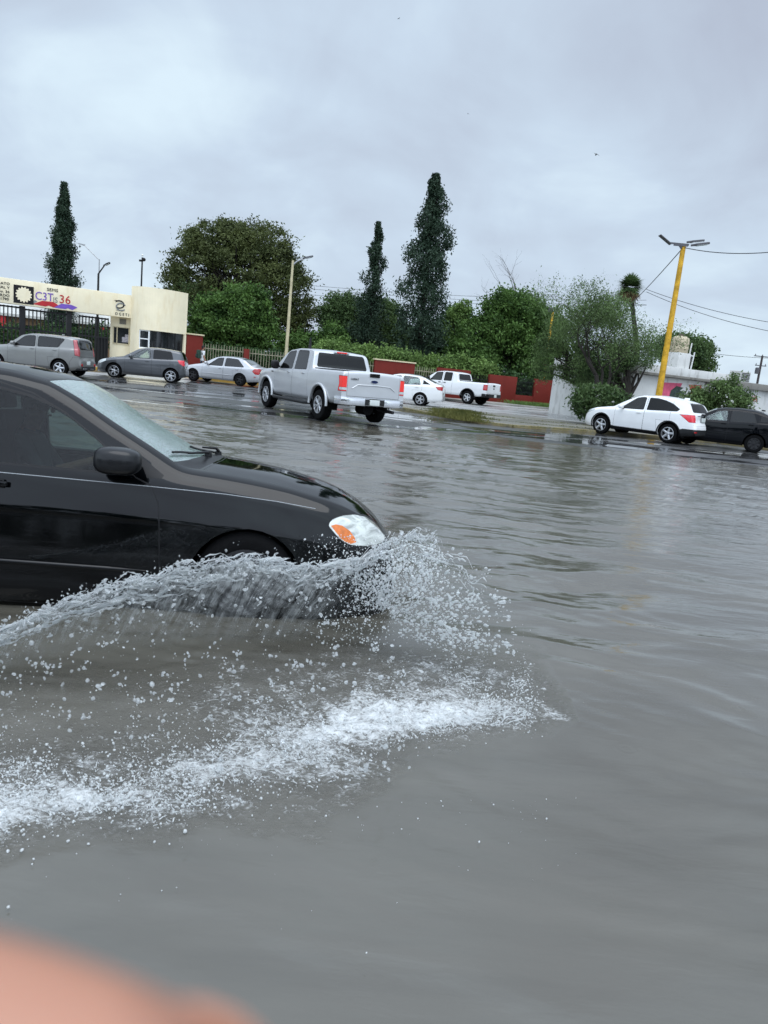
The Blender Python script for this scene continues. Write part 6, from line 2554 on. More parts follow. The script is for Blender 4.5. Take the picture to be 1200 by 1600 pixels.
bt = Vector((HX(385, 62), 62, 0))
crown_tree('spreading_tree', 'huge round olive-brown tree towering behind the railing and lamp', bt,
           [EL(372, 440, 100, 82, 62, .7), EL(305, 430, 46, 48, 62), EL(440, 470, 46, 70, 62), EL(345, 375, 52, 26, 62), EL(405, 385, 48, 34, 62), EL(300, 480, 40, 40, 62), EL(468, 500, 22, 36, 62)],
           820, 105, .34, .125, FM['brown'], (.5, 4.0), 46, shell=.72, limb_r=.16, flat=.6)
crown_tree('leafy_tree', 'bushy fresh-green tree in front of the huge olive-brown one', Vector((HX(358, 52), 52, 0)),
           [EL(362, 510, 56, 42, 52), EL(340, 490, 34, 30, 52), EL(385, 480, 34, 34, 52), EL(318, 520, 28, 28, 52), EL(410, 525, 30, 24, 52)],
           400, 90, .28, .13, FM['green'], (.2, 1.5), 16, shell=.35)
crown_tree('small_tree', 'low leafy tree right of the cream street lamp behind the railing', Vector((HX(470, 56), 56, 0)),
           [EL(462, 540, 34, 20, 56), EL(495, 540, 26, 18, 56), EL(520, 530, 20, 20, 56)], 200, 60, .24, .13, FM['green'], (.15, 1.2), 10)
crown_tree('rounded_tree', 'rounded soft-green tree wrapped round the slim cypress', Vector((HX(565, 62), 62, 0)),
           [EL(540, 510, 38, 46, 62), EL(590, 515, 44, 46, 62), EL(525, 490, 24, 26, 62), EL(610, 535, 34, 30, 62)],
           560, 85, .32, .12, FM['mid'], (.3, 2.5), 22, shell=.6, up=-.4)
crown_tree('dark_tree', 'dark low tree behind the foot of the tallest cypress', Vector((HX(690, 64), 64, 0)),
           [EL(640, 545, 40, 30, 64), EL(700, 530, 34, 34, 64), EL(720, 500, 24, 22, 64)], 330, 75, .32, .13, FM['deep'], (.25, 2), 12)
crown_tree('broad_green_tree', 'broad bright-green tree behind the right-hand red walls', Vector((HX(800, 59), 59, 0)),
           [EL(800, 520, 60, 58, 59), EL(755, 535, 46, 44, 59), EL(840, 530, 42, 46, 59), EL(795, 480, 36, 24, 59), EL(735, 560, 40, 26, 57), EL(850, 565, 36, 28, 57), EL(820, 500, 34, 36, 59)],
           640, 120, .34, .135, FM['green'], (.3, 2), 24, shell=.3)
crown_tree('pale_sapling', 'thin pale-leaved sapling standing up beside the tallest cypress', Vector((HX(712, 60), 60, 0)),
           [EL(712, 490, 14, 16, 60), EL(726, 485, 10, 12, 60), EL(705, 515, 10, 20, 60)], 60, 30, .18, .15, FM['light'], (.06, 4), 10, limb_r=.04)
crown_tree('rear_tree', 'leafy green tree behind the rooftop water tank', Vector((HX(1085, 60), 60, 0)),
           [EL(1070, 550, 36, 26, 60), EL(1095, 560, 22, 30, 60), EL(1050, 545, 26, 22, 60)], 300, 70, .28, .13, FM['mid'], (.25, 2), 14, shell=.45)
crown_tree('shrub', 'dark undergrowth filling the yard behind the right-hand red walls', Vector((HX(780, 57.5), 57.5, 0)),
           [EL(x_, 600 + (x_ - 750) * .1, 26, 24, wall_pt(x_).y + 3.5, .5) for x_ in range(640, 900, 24)], 420, 60, .28, .14, FM['deep'], (.08, .6), 10, 'shrub', limb_r=.03)
# hedge along the railings
crown_tree('hedge', 'light-green climbing hedge spilling over the railings in the centre', Vector((HX(640, 52.5), 52.5, 0)),
           [EL(x_, 562 + (x_ - 600) * .1 + random.uniform(-4, 4), 24, 15, wall_pt(x_).y + 2.2, .5) for x_ in range(500, 770, 18)] + [EL(x_, 585 + (x_ - 600) * .1, 24, 18, wall_pt(x_).y + 2.2, .5) for x_ in range(500, 770, 24)],
           620, 60, .22, .11, FM['light'], (.08, .6), 12, 'hedge', limb_r=.03)
crown_tree('shrub', 'mixed green shrubs under the big tree behind the left railing', Vector((HX(400, 50.5), 50.5, 0)),
           [EL(x_, 565 + (x_ - 400) * .1, 24, 18, wall_pt(x_).y + 2.0, .5) for x_ in range(325, 500, 22)], 260, 50, .22, .12, FM['deep'], (.08, .6), 10, 'hedge', limb_r=.03)
crown_tree('shrub', 'dark shrubbery seen through the gate bars', Vector((HX(40, 55), 55, 0)),
           [EL(x_, 535 + random.uniform(-6, 6), 18, 22, 55, .6) for x_ in range(-60, 170, 26)], 200, 50, .28, .14, FM['deep'], (.1, .8), 8, 'shrub', limb_r=.03)


def branchy(name, label, base, height, spread, levels, mat, leafmat=None, leaf=.05, per=16, seed=3, r0=.16, cat='tree', first=.2, up=.35, droop=0.0, kids=(3, 4), group=None, spread_leaf=.16, lean=0.0, twist=.35, elong=2.0, wx=None, hz=None):
    """a tree whose limbs show: recursive curved branching, leaves on the outer twigs"""
    rnd = random.Random(seed)
    e = empty(name, base, 0, label, cat, group)
    q = MB()
    tips = []
    tubes = []

    def grow(p, d, L, r, lv):
        pts, rr = [p], [r]
        seg = 5
        for i in range(seg):
            d = (d + Vector((rnd.gauss(0, .14), rnd.gauss(0, .14), rnd.gauss(0, .08) + (up * .12 if lv < levels - 2 else -droop * .16)))).normalized()
            p = p + d * L / seg
            pts.append(p)
            rr.append(r * (1 - .42 * (i + 1) / seg))
        tubes.append((pts, rr, 7 if lv < 2 else (5 if lv < 4 else 3)))
        if lv >= levels - 2:
            tips.extend(pts[2:] if lv < levels - 1 else pts[1:])
        if lv == levels - 1:
            return
        for k in range(rnd.randint(*kids)):
            t = rnd.randint(3, 5) if k else 5
            ax = Vector((rnd.gauss(0, 1), rnd.gauss(0, 1), rnd.gauss(0, .45)))
            nd = (d * (1 - twist * .5) + ax.normalized() * (twist + .35) * (.8 if k else .5)).normalized()
            nd.x *= spread
            nd.y *= spread
            nd.normalize()
            grow(pts[t], nd, L * rnd.uniform(.62, .86), rr[t] * .72, lv + 1)
    k0 = height * first
    grow(Vector((0, 0, -.1)), Vector((lean, 0, 1)).normalized(), k0, r0, 0)
    xs_, zs_ = [t.x for t in tips], [t.z for t in tips]
    fx = wx / (np.percentile(xs_, 98) - np.percentile(xs_, 2)) if wx else 1
    fz = hz / np.percentile(zs_, 99) if hz else 1
    sc = lambda v: Vector((v.x * fx, v.y * fx, v.z * fz))
    for pts, rr, k in tubes:
        q.tube([sc(v) for v in pts], rr, k, cap=False)
    tips = [sc(t) for t in tips]
    q.build('trunk', mat, e, smooth=60)
    if leafmat:
        T = np.array([tuple(t) for t in tips])
        k = np.repeat(np.arange(len(T)), per)
        C = T[k] + rng.normal(size=(len(k), 3)) * spread_leaf
        C[:, 2] -= np.abs(rng.normal(size=len(k))) * droop * .22
        V, F = leaf_quads(C, leaf, elong, -.3)
        np_mesh('crown', V, F, leafmat, e)
    return e, tips


e, tips = branchy('mesquite_tree', 'feathery mesquite with dark forking limbs rising behind the white crossover', Vector((HX(955, 35), 35, 0)), 8, 1.35, 7, M['bark'], FM['feather'],
                  .042, 2, 11, .17, first=.17, up=.5, droop=.7, spread_leaf=.15, lean=-.1, twist=.42, elong=2.4, wx=5.3, hz=P(950, 440, 35).z)
# lower hanging skirt of the mesquite
crown_tree('mesquite_tree', 'dense low feathery mesquite crown between the red wall and the tall mesquite', Vector((HX(930, 40), 40, 0)),
           [EL(885, 530, 34, 40, 40), EL(860, 560, 26, 34, 40), EL(905, 575, 30, 26, 40), EL(880, 495, 26, 18, 40)], 200, 60, .22, .05, FM['feather'], (.12, 1.4), 20, up=-.8, elong=2.6)
crown_tree('mesquite_tree', 'thick green lower boughs of foliage leaning over the white crossover roof', Vector((HX(985, 38), 38, 0)),
           [EL(945, 560, 34, 26, 38), EL(990, 555, 34, 20, 38), EL(930, 585, 26, 16, 38)], 190, 90, .24, .045, FM['mid'], (.12, 1.4), 18, up=-.8, elong=2.6)
e, tips = branchy('dead_tree', 'bare pale branches reaching above the broad green tree', Vector((HX(812, 68), 68, 0)), 10, 1.0, 6, M['bark_pale'], None, seed=21, r0=.42, first=.45, up=.5, kids=(2, 3), twist=.42, wx=5.4, hz=P(815, 396, 68).z)
e, tips = branchy('bare_tree', 'wispy bare treetop just above the gatehouse roof', Vector((HX(250, 58), 58, 0)), 8, 1.1, 6, M['bark_pale'], FM['mid'], .06, 2, 8, .1, first=.3, up=.5, kids=(3, 4), wx=4.5, hz=P(240, 437, 58).z)
# flowering bushes
M['petal'] = simple('white petals', (.75, .75, .72), .6)


def bush(px, Y, ells, label, mat, n, flowers=0, leaf=.075, group=None):
    e = crown_tree('flowering_shrub' if flowers else 'shrub', label, Vector((HX(px, Y), Y, 0)), ells, n, 46, .17, leaf, mat, (.05, .5), 14, 'shrub', limb_r=.025, elong=2.4, up=.4, group=group)
    if flowers:
        C = ellipsoid_clumps(ells, flowers, .92) - np.array(e.location)
        V, F = leaf_quads(np.repeat(C, 3, 0) + rng.normal(size=(flowers * 3, 3)) * .03, .075, 1.1)
        np_mesh('blossom', V, F, M['petal'], e)


bush(935, 32.5, [EL(927, 622, 25, 18, 32.5), EL(915, 630, 17, 15, 32.5), EL(950, 624, 22, 16, 32.5)], 'oleander bush with white blossom in front of the white crossover bonnet', FM['mid'], 260, 120)
bush(1095, 33.5, [EL(1090, 626, 18, 18, 33.5), EL(1075, 634, 14, 14, 33.5), EL(1106, 634, 16, 14, 33.5)], 'wispy green bush directly behind the rear of the white crossover', FM['feather'], 150, 16, .06)
bush(1145, 33.0, [EL(1140, 622, 24, 16, 33), EL(1125, 610, 12, 12, 33), EL(1158, 630, 14, 14, 33), EL(1146, 598, 8, 12, 33)], 'taller loose bush above the roof of the black parked saloon', FM['feather'], 110, 26, .06)

# palm
Y = 78.0
pc = P(985, 450, Y)
e = empty('fan_palm', (HX(983, Y), Y, 0), 0, 'fan palm crown with a brown skirt of dead fronds above the mesquite', 'palm tree')
q = MB()
q.tube([(0, 0, -.1), (.1, 0, pc.z * .5), (pc.x - e.location.x, 0, pc.z)], [.3, .24, .22], 10)
q.build('trunk', M['bark'], e)


def fronds(n, tilt, R_, mat, name, zoff, w=1.0):
    Vs, Fs = [], []
    for i in range(n):
        a = random.uniform(0, 6.28)
        el = random.uniform(*tilt)
        d = Vector((math.cos(a) * math.cos(el), math.sin(a) * math.cos(el), math.sin(el)))
        sd = Vector((-math.sin(a), math.cos(a), 0))
        upv = d.cross(sd)
        c = Vector((pc.x - e.location.x, 0, pc.z + zoff)) + d * R_ * random.uniform(.08, .3)
        for j in range(11):
            f_ = (j - 5) / 5 * 1.15
            dd = (d * math.cos(f_) + sd * math.sin(f_) * w).normalized()
            L = R_ * random.uniform(.62, .78) * (1 - .25 * abs(f_))
            tip = c + dd * L - Vector((0, 0, .14 * L))
            mid = c + dd * L * .5
            k = len(Vs)
            off = dd.cross(upv).normalized() * .05
            Vs += [c, mid + off, tip, mid - off]
            Fs.append((k, k + 1, k + 2, k + 3))
    np_mesh(name, np.array([tuple(v) for v in Vs]), np.array(Fs), mat, e)


fronds(80, (-.7, 1.4), 1.75, FM['mid'], 'frond_crown', .1)
fronds(60, (-1.5, -.5), 1.8, foliage_mat('dead palm fronds', (.10, .065, .035), (.24, .16, .09), 2.0), 'dead_frond_skirt', .0, .8)

# ---------------------------------------------------------------- grass on the median and along the wall
M['grass'] = foliage_mat('verge grass', (.05, .065, .016), (.17, .165, .05), 1.6, tr=.3)


def grass_patch(name, pts, hgt, spread, n_per, mat, label):
    Vs = []
    for (x, y, z, dens, w) in pts:
        n = int(n_per * dens)
        p = np.stack([x + rng.normal(size=n) * spread * w, y + rng.normal(size=n) * spread * .6 * w, np.full(n, z)], 1)
        h = hgt * dens ** .5 * rng.uniform(.4, 1.2, n)
        a = rng.uniform(0, 6.28, n)
        ln = rng.normal(size=(n, 2)) * .35
        s = np.stack([np.cos(a), np.sin(a), np.zeros(n)], 1) * .008
        tip = p + np.stack([ln[:, 0] * h, ln[:, 1] * h, h], 1)
        mid = p + np.stack([ln[:, 0] * h * .35, ln[:, 1] * h * .35, h * .6], 1)
        Vs.append(np.stack([p - s, p + s, mid + s * .7, tip], 1).reshape(-1, 3))
    V = np.concatenate(Vs)
    o = np_mesh(name, V, np.arange(len(V)).reshape(-1, 4), mat)
    tag(o, label, 'grass', kind='stuff')


pts = []
for px in range(632, 930, 4):
    yn = np.interp(px, [p[0] for p in near_px], [p[1] for p in near_px])
    yf = np.interp(px, [p[0] for p in far_px], [p[1] for p in far_px])
    big = math.exp(-((px - 716) / 30) ** 2)
    if px < 664 and random.random() < .6:
        continue
    for t in (.15, .5, .85):
        g = G(px, yn + (yf - yn) * t, 0.07)
        if g.y > 45 or random.random() < .25:
            continue
        pts.append((g.x, g.y, .07, .02 + .08 * random.random() + .8 * big, 1.0 + .6 * big))
grass_patch('verge_grass', pts, .18, .22, 230, M['grass'], 'yellow-green weeds growing along the median kerb')
pts = []
for px in list(range(815, 905, 3)):
    w_ = wall_pt(px, -1.3)
    pts.append((w_.x, w_.y, .13, .5 + .4 * random.random(), 1.5))
grass_patch('wall_grass', pts, .28, .35, 220, FM['light'], 'pale grass at the foot of the red and white walls')

# ---------------------------------------------------------------- birds
for px, py, Y in ((931, 242, 60), (731, 178, 75), (623, 29, 70)):
    p = P(px, py, Y)
    q = MB()
    q.blob((0, 0, 0), .06, 0, 2, (2.2, .7, .6))
    for s in (1, -1):
        q.add([(.05, 0, .02), (.02, s * .16, .08), (-.04, s * .30, .03), (-.08, s * .12, .05), (-.08, 0, .02)], [(0, 1, 2, 3, 4)])
    q.add([(-.12, 0, 0), (-.26, .05, 0), (-.26, -.05, 0)], [(0, 1, 2)])
    o = q.build('bird', M['trim'], loc=p)
    o.rotation_euler = (.3, .1, random.uniform(0, 6))
    o.scale = (1, 1, 1) if px == 931 else (.5, .5, .5)
    tag(o, {931: 'small dark bird high over the right-hand trees', 731: 'tiny bird above and right of the tallest cypress', 623: 'tiny bird at the very top of the sky'}[px], 'bird', 'birds in the overcast sky')

# ================================================================== SPLASH
def mat_drops(name, white=0.35, thin=0.0):
    m, n, l, b, o = newmat(name)
    setp(b, col=(0.93, 0.96, 0.97), rough=0.03, trans=1.0, ior=1.33)
    df = n.new('ShaderNodeBsdfPrincipled')
    df.inputs['Base Color'].default_value = (0.90, 0.92, 0.92, 1)
    df.inputs['Roughness'].default_value = 0.25
    tl = n.new('ShaderNodeBsdfTranslucent')
    tl.inputs[0].default_value = (0.92, 0.93, 0.93, 1)
    m1 = n.new('ShaderNodeMixShader')
    m1.inputs[0].default_value = 0.5
    l.new(df.outputs[0], m1.inputs[1])
    l.new(tl.outputs[0], m1.inputs[2])
    m2 = n.new('ShaderNodeMixShader')
    m2.inputs[0].default_value = white
    l.new(b.outputs[0], m2.inputs[1])
    l.new(m1.outputs[0], m2.inputs[2])
    l.new(m2.outputs[0], o.inputs[0])
    return m


M['drop'] = mat_drops('flying water', 0.30)
M['mist'] = mat_drops('aerated water', 0.70)
M['rope'] = mat_drops('glassy rope water', 0.42)


def ico(sub):
    bm = bmesh.new()
    bmesh.ops.create_icosphere(bm, subdivisions=sub, radius=1)
    v = np.array([p.co[:] for p in bm.verts])
    f = np.array([[q.index for q in p.verts] for p in bm.faces])
    bm.free()
    return v, f


def drop_cloud(C, r, sub, squash=0.3, vel=None):
    """C (n,3) centres, r (n,) radii -> lumpy, slightly drawn-out drops"""
    v, f = ico(sub)
    n = len(C)
    sc = 1 + rng.uniform(-squash, squash, (n, 3))
    V = v[None] * sc[:, None, :]
    # wobble
    V = V * (1 + 0.16 * np.sin(v[None, :, 0] * 3 + rng.uniform(0, 6, (n, 1))) * np.cos(v[None, :, 2] * 3 + rng.uniform(0, 6, (n, 1))))[:, :, None]
    if vel is not None:
        d = vel / np.linalg.norm(vel, axis=1)[:, None]
        st = rng.uniform(0, 1.1, n) ** 1.6
        V = V + d[:, None, :] * ((V * d[:, None, :]).sum(2) * st[:, None])[:, :, None]
    else:
        a = rng.uniform(0, 6.28, n)
        c, s = np.cos(a), np.sin(a)
        V = np.stack([V[..., 0] * c[:, None] - V[..., 2] * s[:, None], V[..., 1], V[..., 0] * s[:, None] + V[..., 2] * c[:, None]], -1)
    V = V * r[:, None, None] + C[:, None, :]
    F = f[None] + (np.arange(n) * len(v))[:, None, None]
    return V.reshape(-1, 3), F.reshape(-1, 3)


def join(parts):
    Vs, Fs, k = [], [], 0
    for V, F in parts:
        Vs.append(V)
        Fs.append(F + k)
        k += len(V)
    return np.concatenate(Vs), np.concatenate(Fs)


def tube_np(pts, rad, n=5):
    """triangulated tube from numpy arrays"""
    pts = np.asarray(pts)
    m = len(pts)
    t = np.gradient(pts, axis=0)
    t /= np.linalg.norm(t, axis=1)[:, None] + 1e-9
    a = np.cross(t, [0.3, 0.2, 1.0])
    a /= np.linalg.norm(a, axis=1)[:, None] + 1e-9
    b = np.cross(t, a)
    th = np.arange(n) * 2 * np.pi / n
    V = pts[:, None] + (a[:, None] * np.cos(th)[None, :, None] + b[:, None] * np.sin(th)[None, :, None]) * np.asarray(rad)[:, None, None]
    i = np.arange(m - 1)[:, None] * n
    j = np.arange(n)[None]
    j2 = (j + 1) % n
    q = np.stack([i + j, i + j2, i + n + j2, i + n + j], -1).reshape(-1, 4)
    F = np.concatenate([q[:, [0, 1, 2]], q[:, [0, 2, 3]]])
    return V.reshape(-1, 3), F


# crest line of the thrown sheet (photo pixel, depth)
CREST = [(-300, 1118, 2.9), (-80, 1022, 2.95), (0, 990, 3.05), (60, 962, 3.12), (120, 935, 3.2), (200, 906, 3.3), (280, 892, 3.4), (350, 886, 3.5), (420, 884, 3.6), (500, 886, 3.7),
         (560, 874, 3.85), (600, 856, 3.95), (645, 843, 4.0), (700, 862, 3.95), (745, 900, 3.85), (785, 955, 3.75), (800, 1010, 3.65)]
CP = np.array([tuple(P(*c)) for c in CREST])
ROOT = [(-330, 1128), (-80, 1085), (0, 1055), (60, 1040), (120, 1030), (200, 1022), (280, 1018), (350, 1014), (420, 1012), (470, 1008), (520, 985), (560, 965), (600, 965), (650, 975), (690, 990), (730, 1010), (760, 1040)]
RP = np.array([tuple(G(a, b, WATER_Z)) for a, b in ROOT])
# the left part of the sheet springs from the wheel, closer to the car
for i in range(len(RP)):
    RP[i, 1] = min(RP[i, 1] + 0.05, 4.12)


def along(A, s):
    s = np.clip(s, 0, 1) * (len(A) - 1)
    i = np.minimum(s.astype(int), len(A) - 2)
    f = (s - i)[..., None]
    a0, a1, a2, a3 = A[np.maximum(i - 1, 0)], A[i], A[i + 1], A[np.minimum(i + 2, len(A) - 1)]
    return 0.5 * (2 * a1 + (a2 - a0) * f + (2 * a0 - 5 * a1 + 4 * a2 - a3) * f ** 2 + (3 * a1 - a0 - 3 * a2 + a3) * f ** 3)


def sheet_pt(s, t):
    """s along the crest, t from the root (0) to the crest (1)"""
    r, c = along(RP, s), along(CP, s)
    t = t * (1 + .10 * (vnoise(s * 13, s * 0 + 3, 7) - .5) + .10 * (vnoise(s * 60, s * 0 + 9, 8) - .5))
    p = r + (c - r) * t[..., None]
    bulge = np.sin(np.pi * t) * 0.10
    p[..., 1] -= bulge * 0.6
    p[..., 2] += bulge * 0.35
    return p


# ---- thin water film: streaked, mostly clear, denser near the crest
ns, nt = 420, 60
S_, T_ = np.meshgrid(np.linspace(0, 1, ns), np.linspace(0, 1, nt))
Pt = sheet_pt(S_, T_)
ripple = (fbm(S_ * 90 + T_ * 14, T_ * 9, 51, 3) - .5)
Pt[..., 1] -= ripple * 0.05 * T_
Pt[..., 2] += (fbm(S_ * 60 + T_ * 9, T_ * 5, 52, 3) - .5) * 0.05 * T_
i = np.arange(ns * nt).reshape(nt, ns)
F = np.stack([i[:-1, :-1], i[:-1, 1:], i[1:, 1:], i[1:, :-1]], -1).reshape(-1, 4)
m, n, l, b, o = newmat('thin flying water film')
at_s = n.new('ShaderNodeAttribute'); at_s.attribute_name = 's'
at_t = n.new('ShaderNodeAttribute'); at_t.attribute_name = 't'
cmb = n.new('ShaderNodeCombineXYZ')
# streaks run up and back along the flight direction
l.new(mth(n, l, 'ADD', mth(n, l, 'MULTIPLY', at_s.outputs['Fac'], 110.0), mth(n, l, 'MULTIPLY', at_t.outputs['Fac'], -7.0)), cmb.inputs[0])
l.new(mth(n, l, 'MULTIPLY', at_t.outputs['Fac'], 1.3), cmb.inputs[1])
st = noise(n, l, cmb.outputs[0], 1.0, 7, 0.72, 0.6)
wv = noise(n, l, world_coords(n, l), 16, 5, 0.7, 1.0)
dens = ramp(n, l, at_t.outputs['Fac'], [(0.0, 0.14), (0.35, 0.26), (0.72, 0.28), (0.93, 0.34), (1.0, 0.14)])
al = mth(n, l, 'ADD', mth(n, l, 'MULTIPLY', mth(n, l, 'SUBTRACT', st, 0.46), 1.9), mth(n, l, 'MULTIPLY', mth(n, l, 'SUBTRACT', wv, 0.5), 1.1))
al = mth(n, l, 'ADD', al, dens, True)
end = mth(n, l, 'MULTIPLY', ramp(n, l, at_s.outputs['Fac'], [(0.0, 1.0), (0.56, 1.0), (0.645, 0.2), (0.74, 0.0), (1.0, 0.0)]), ramp(n, l, at_t.outputs['Fac'], [(0.0, 0.0), (0.15, 0.55), (0.5, 0.8), (1.0, 1.0)]))
al = mth(n, l, 'MULTIPLY', al, end, True)
tr = n.new('ShaderNodeBsdfTransparent')
tr.inputs[0].default_value = (.96, .97, .97, 1)
b.inputs['Base Color'].default_value = (.72, .74, .73, 1)
b.inputs['Roughness'].default_value = .12
b.inputs['IOR'].default_value = 1.33
l.new(bump(n, l, st, .5, .03), b.inputs['Normal'])
mx = n.new('ShaderNodeMixShader')
l.new(al, mx.inputs[0])
l.new(tr.outputs[0], mx.inputs[1])
l.new(b.outputs[0], mx.inputs[2])
l.new(mx.outputs[0], o.inputs[0])
tag(np_mesh('water_film', Pt.reshape(-1, 3), F, m, smooth=True, attrs={'s': S_.ravel(), 't': T_.ravel()}),
    'thin streaked sheet of water flung up from the front wheel of the black saloon', 'water splash', kind='stuff')

# ---- ropes and beads along the crest
parts = []
for k in range(460):
    s0 = rng.uniform(0, .76) if rng.random() < .93 else rng.uniform(.7, .9)
    kind = rng.random()
    L = rng.uniform(.010, .045)
    m_ = rng.integers(7, 13)
    if kind < .5:      # along the rim
        t0, dt = 1 + rng.normal() * .022, rng.normal() * .04
    elif kind < .8:    # along the second, lower rim
        t0, dt = .86 + .05 * math.sin(s0 * 40) + rng.normal() * .03, rng.normal() * .05
    else:              # bridges between the two, leaving holes
        t0, dt, L = .92 + rng.normal() * .04, rng.uniform(-.16, .16), L * .4
    ss = s0 + np.linspace(-.5, .5, m_) * L * 1.3
    tt = np.clip(t0 + np.cumsum(rng.normal(size=m_)) * .011 + np.linspace(-.5, .5, m_) * dt, .02, 1.08)
    p = sheet_pt(ss, tt)
    p += np.cumsum(rng.normal(size=(m_, 3)), 0) * .0032 + rng.normal(size=3) * .007
    r = rng.gamma(2.0, .0012) * (1 + .8 * np.sin(np.linspace(0, rng.uniform(4, 16), m_) + rng.uniform(0, 6)))
    r = np.clip(r, .0010, .010) * np.sin(np.linspace(.12, np.pi - .12, m_)) ** .5
    parts.append(tube_np(p, r, 6))
# spikes torn off the rim
for k in range(150):
    s0 = rng.uniform(.02, .8)
    m_ = 7
    u = np.linspace(0, 1, m_)
    p = sheet_pt(s0 + u * rng.uniform(-.006, .012), 1 + u * rng.uniform(.02, .10))
    p += np.cumsum(rng.normal(size=(m_, 3)), 0) * .002
    r = rng.uniform(.0016, .004) * (1 - .8 * u + .9 * np.exp(-((u - .9) / .1) ** 2))
    parts.append(tube_np(p, r, 6))
# secondary lower strands (left part)
for k in range(110):
    s0 = rng.uniform(.02, .42)
    t0 = np.interp(s0, [0, .2, .42], [.52, .66, .80]) + rng.normal() * .035
    m_ = rng.integers(6, 11)
    ss = s0 + np.linspace(-.5, .5, m_) * rng.uniform(.012, .035)
    tt = t0 + np.cumsum(rng.normal(size=m_)) * .012
    p = sheet_pt(ss, tt) + rng.normal(size=3) * .008
    r = rng.uniform(.002, .006) * (1 + .8 * np.sin(np.linspace(0, rng.uniform(4, 12), m_)))
    parts.append(tube_np(p, np.clip(r, .001, .01) * np.sin(np.linspace(.15, np.pi - .15, m_)) ** .5, 6))
V, F = join(parts)
tag(np_mesh('water_ropes', V, F, M['rope'], smooth=True), 'bright tangled ropes of water along the crest of the splash', 'water splash', kind='stuff')

parts = []
# beads hugging the crest
n_ = 2600
s = rng.uniform(0, .8, n_)
t = 1 - np.abs(rng.normal(size=n_)) * .09 + .03
t = np.where((s > .64) & (rng.random(n_) < .75), rng.uniform(.25, 1.02, n_), t)
C = sheet_pt(s, t) + rng.normal(size=(n_, 3)) * np.array([.03, .07, .02])
r = rng.gamma(2.0, .0016, n_).clip(.0010, .011)
vel = np.stack([np.full(n_, .3) + rng.normal(size=n_) * .5, np.full(n_, -.4), rng.normal(size=n_) * .7 + .5], 1)
parts.append(drop_cloud(C, r, 1, .25, vel))
# free drops falling between the sheet and the landing foam
n_ = 900
px = rng.uniform(-10, 640, n_)
py = rng.uniform(930, 1215, n_)
top_ = np.interp(px, [-10, 200, 400, 600], [1010, 935, 915, 900])
py = top_ + (py - 930) / 285 * (1210 - top_)
Yd = np.interp(py, [900, 1000, 1100, 1215], [3.5, 3.15, 2.85, 2.55]) + rng.normal(size=n_) * .12
C = np.array([tuple(P(a, b_, y)) for a, b_, y in zip(px, py, Yd)])
C = C[C[:, 2] > WATER_Z + .01]
r = rng.gamma(1.1, .0027, len(C)).clip(.0009, .0105)
parts.append(drop_cloud(C, r, 2, .38))
# clusters of two or three touching drops
k = rng.choice(len(C), 150, replace=False)
C2 = np.repeat(C[k], 3, 0) + rng.normal(size=(450, 3)) * .012
parts.append(drop_cloud(C2, rng.uniform(.002, .008, 450), 2, .4))
V, F = join(parts)
tag(np_mesh('water_drops', V, F, M['drop'], smooth=True), 'clear drops of water flying between the black saloon and the foam', 'water splash', kind='stuff')

parts = []
# bow spray: fan of small drops ahead of the bumper, thinning out to the right
Cs, rs, vs_ = [], [], []
for k in range(140):
    an = rng.uniform(-14, 118)
    Lm = np.interp(an, [-14, 0, 20, 45, 70, 90, 118], [225, 225, 222, 185, 150, 135, 120]) * rng.uniform(.55, 1.06)
    m_ = rng.integers(14, 46)
    u = rng.uniform(.12, 1, m_) ** .75
    wob = rng.normal(size=m_) * 5 + 10 * np.sin(u * 4 + k)
    a_ = math.radians(an)
    px = 590 + math.cos(a_) * u * Lm + math.sin(a_) * wob
    py = 975 - math.sin(a_) * u * Lm + math.cos(a_) * wob + 26 * u ** 2 * (1 if an < 40 else .3)
    Yk = 3.95 - .35 * u * math.cos(a_) + rng.normal() * .13
    for x_, y_, y3 in zip(px, py, Yk + rng.normal(size=m_) * .03):
        c = P(x_, y_, y3)
        if c.z > WATER_Z:
            Cs.append(tuple(c))
    rs.extend((rng.gamma(1.6, .0016, m_) * (.7 + .6 * u)).tolist())
    vs_.extend([(math.cos(a_), -.2, math.sin(a_))] * m_)
C = np.array(Cs)
r = np.array(rs[:len(C)]).clip(.0008, .0085)
parts.append(drop_cloud(C, r, 1, .35, np.array(vs_[:len(C)])))
V, F = join(parts)
tag(np_mesh('bow_spray', V, F, M['rope'], smooth=True), 'fan of clear drops thrown forward from the bumper of the black saloon', 'water splash', kind='stuff')
parts = []
# dense broken water near the bumper corner
n_ = 1300
px, py = rng.normal(640, 34, n_), rng.normal(880, 24, n_)
py = np.maximum(py, 848 + np.abs(px - 645) * .35)
C = np.array([tuple(P(x_, y_, z_)) for x_, y_, z_ in zip(px, py, 3.95 + rng.normal(size=n_) * .1)])
parts.append(drop_cloud(C, rng.gamma(1.8, .0013, n_).clip(.0008, .007), 1, .35))
# fine speckle in front of the black bumper
n_ = 1700
px = rng.normal(555, 42, n_)
py = rng.uniform(835, 1010, n_)
C = np.array([tuple(P(x_, y_, z_)) for x_, y_, z_ in zip(px, py, 3.95 + rng.normal(size=n_) * .06)])
parts.append(drop_cloud(C, rng.gamma(1.6, .0012, n_).clip(.0008, .006), 1, .3))
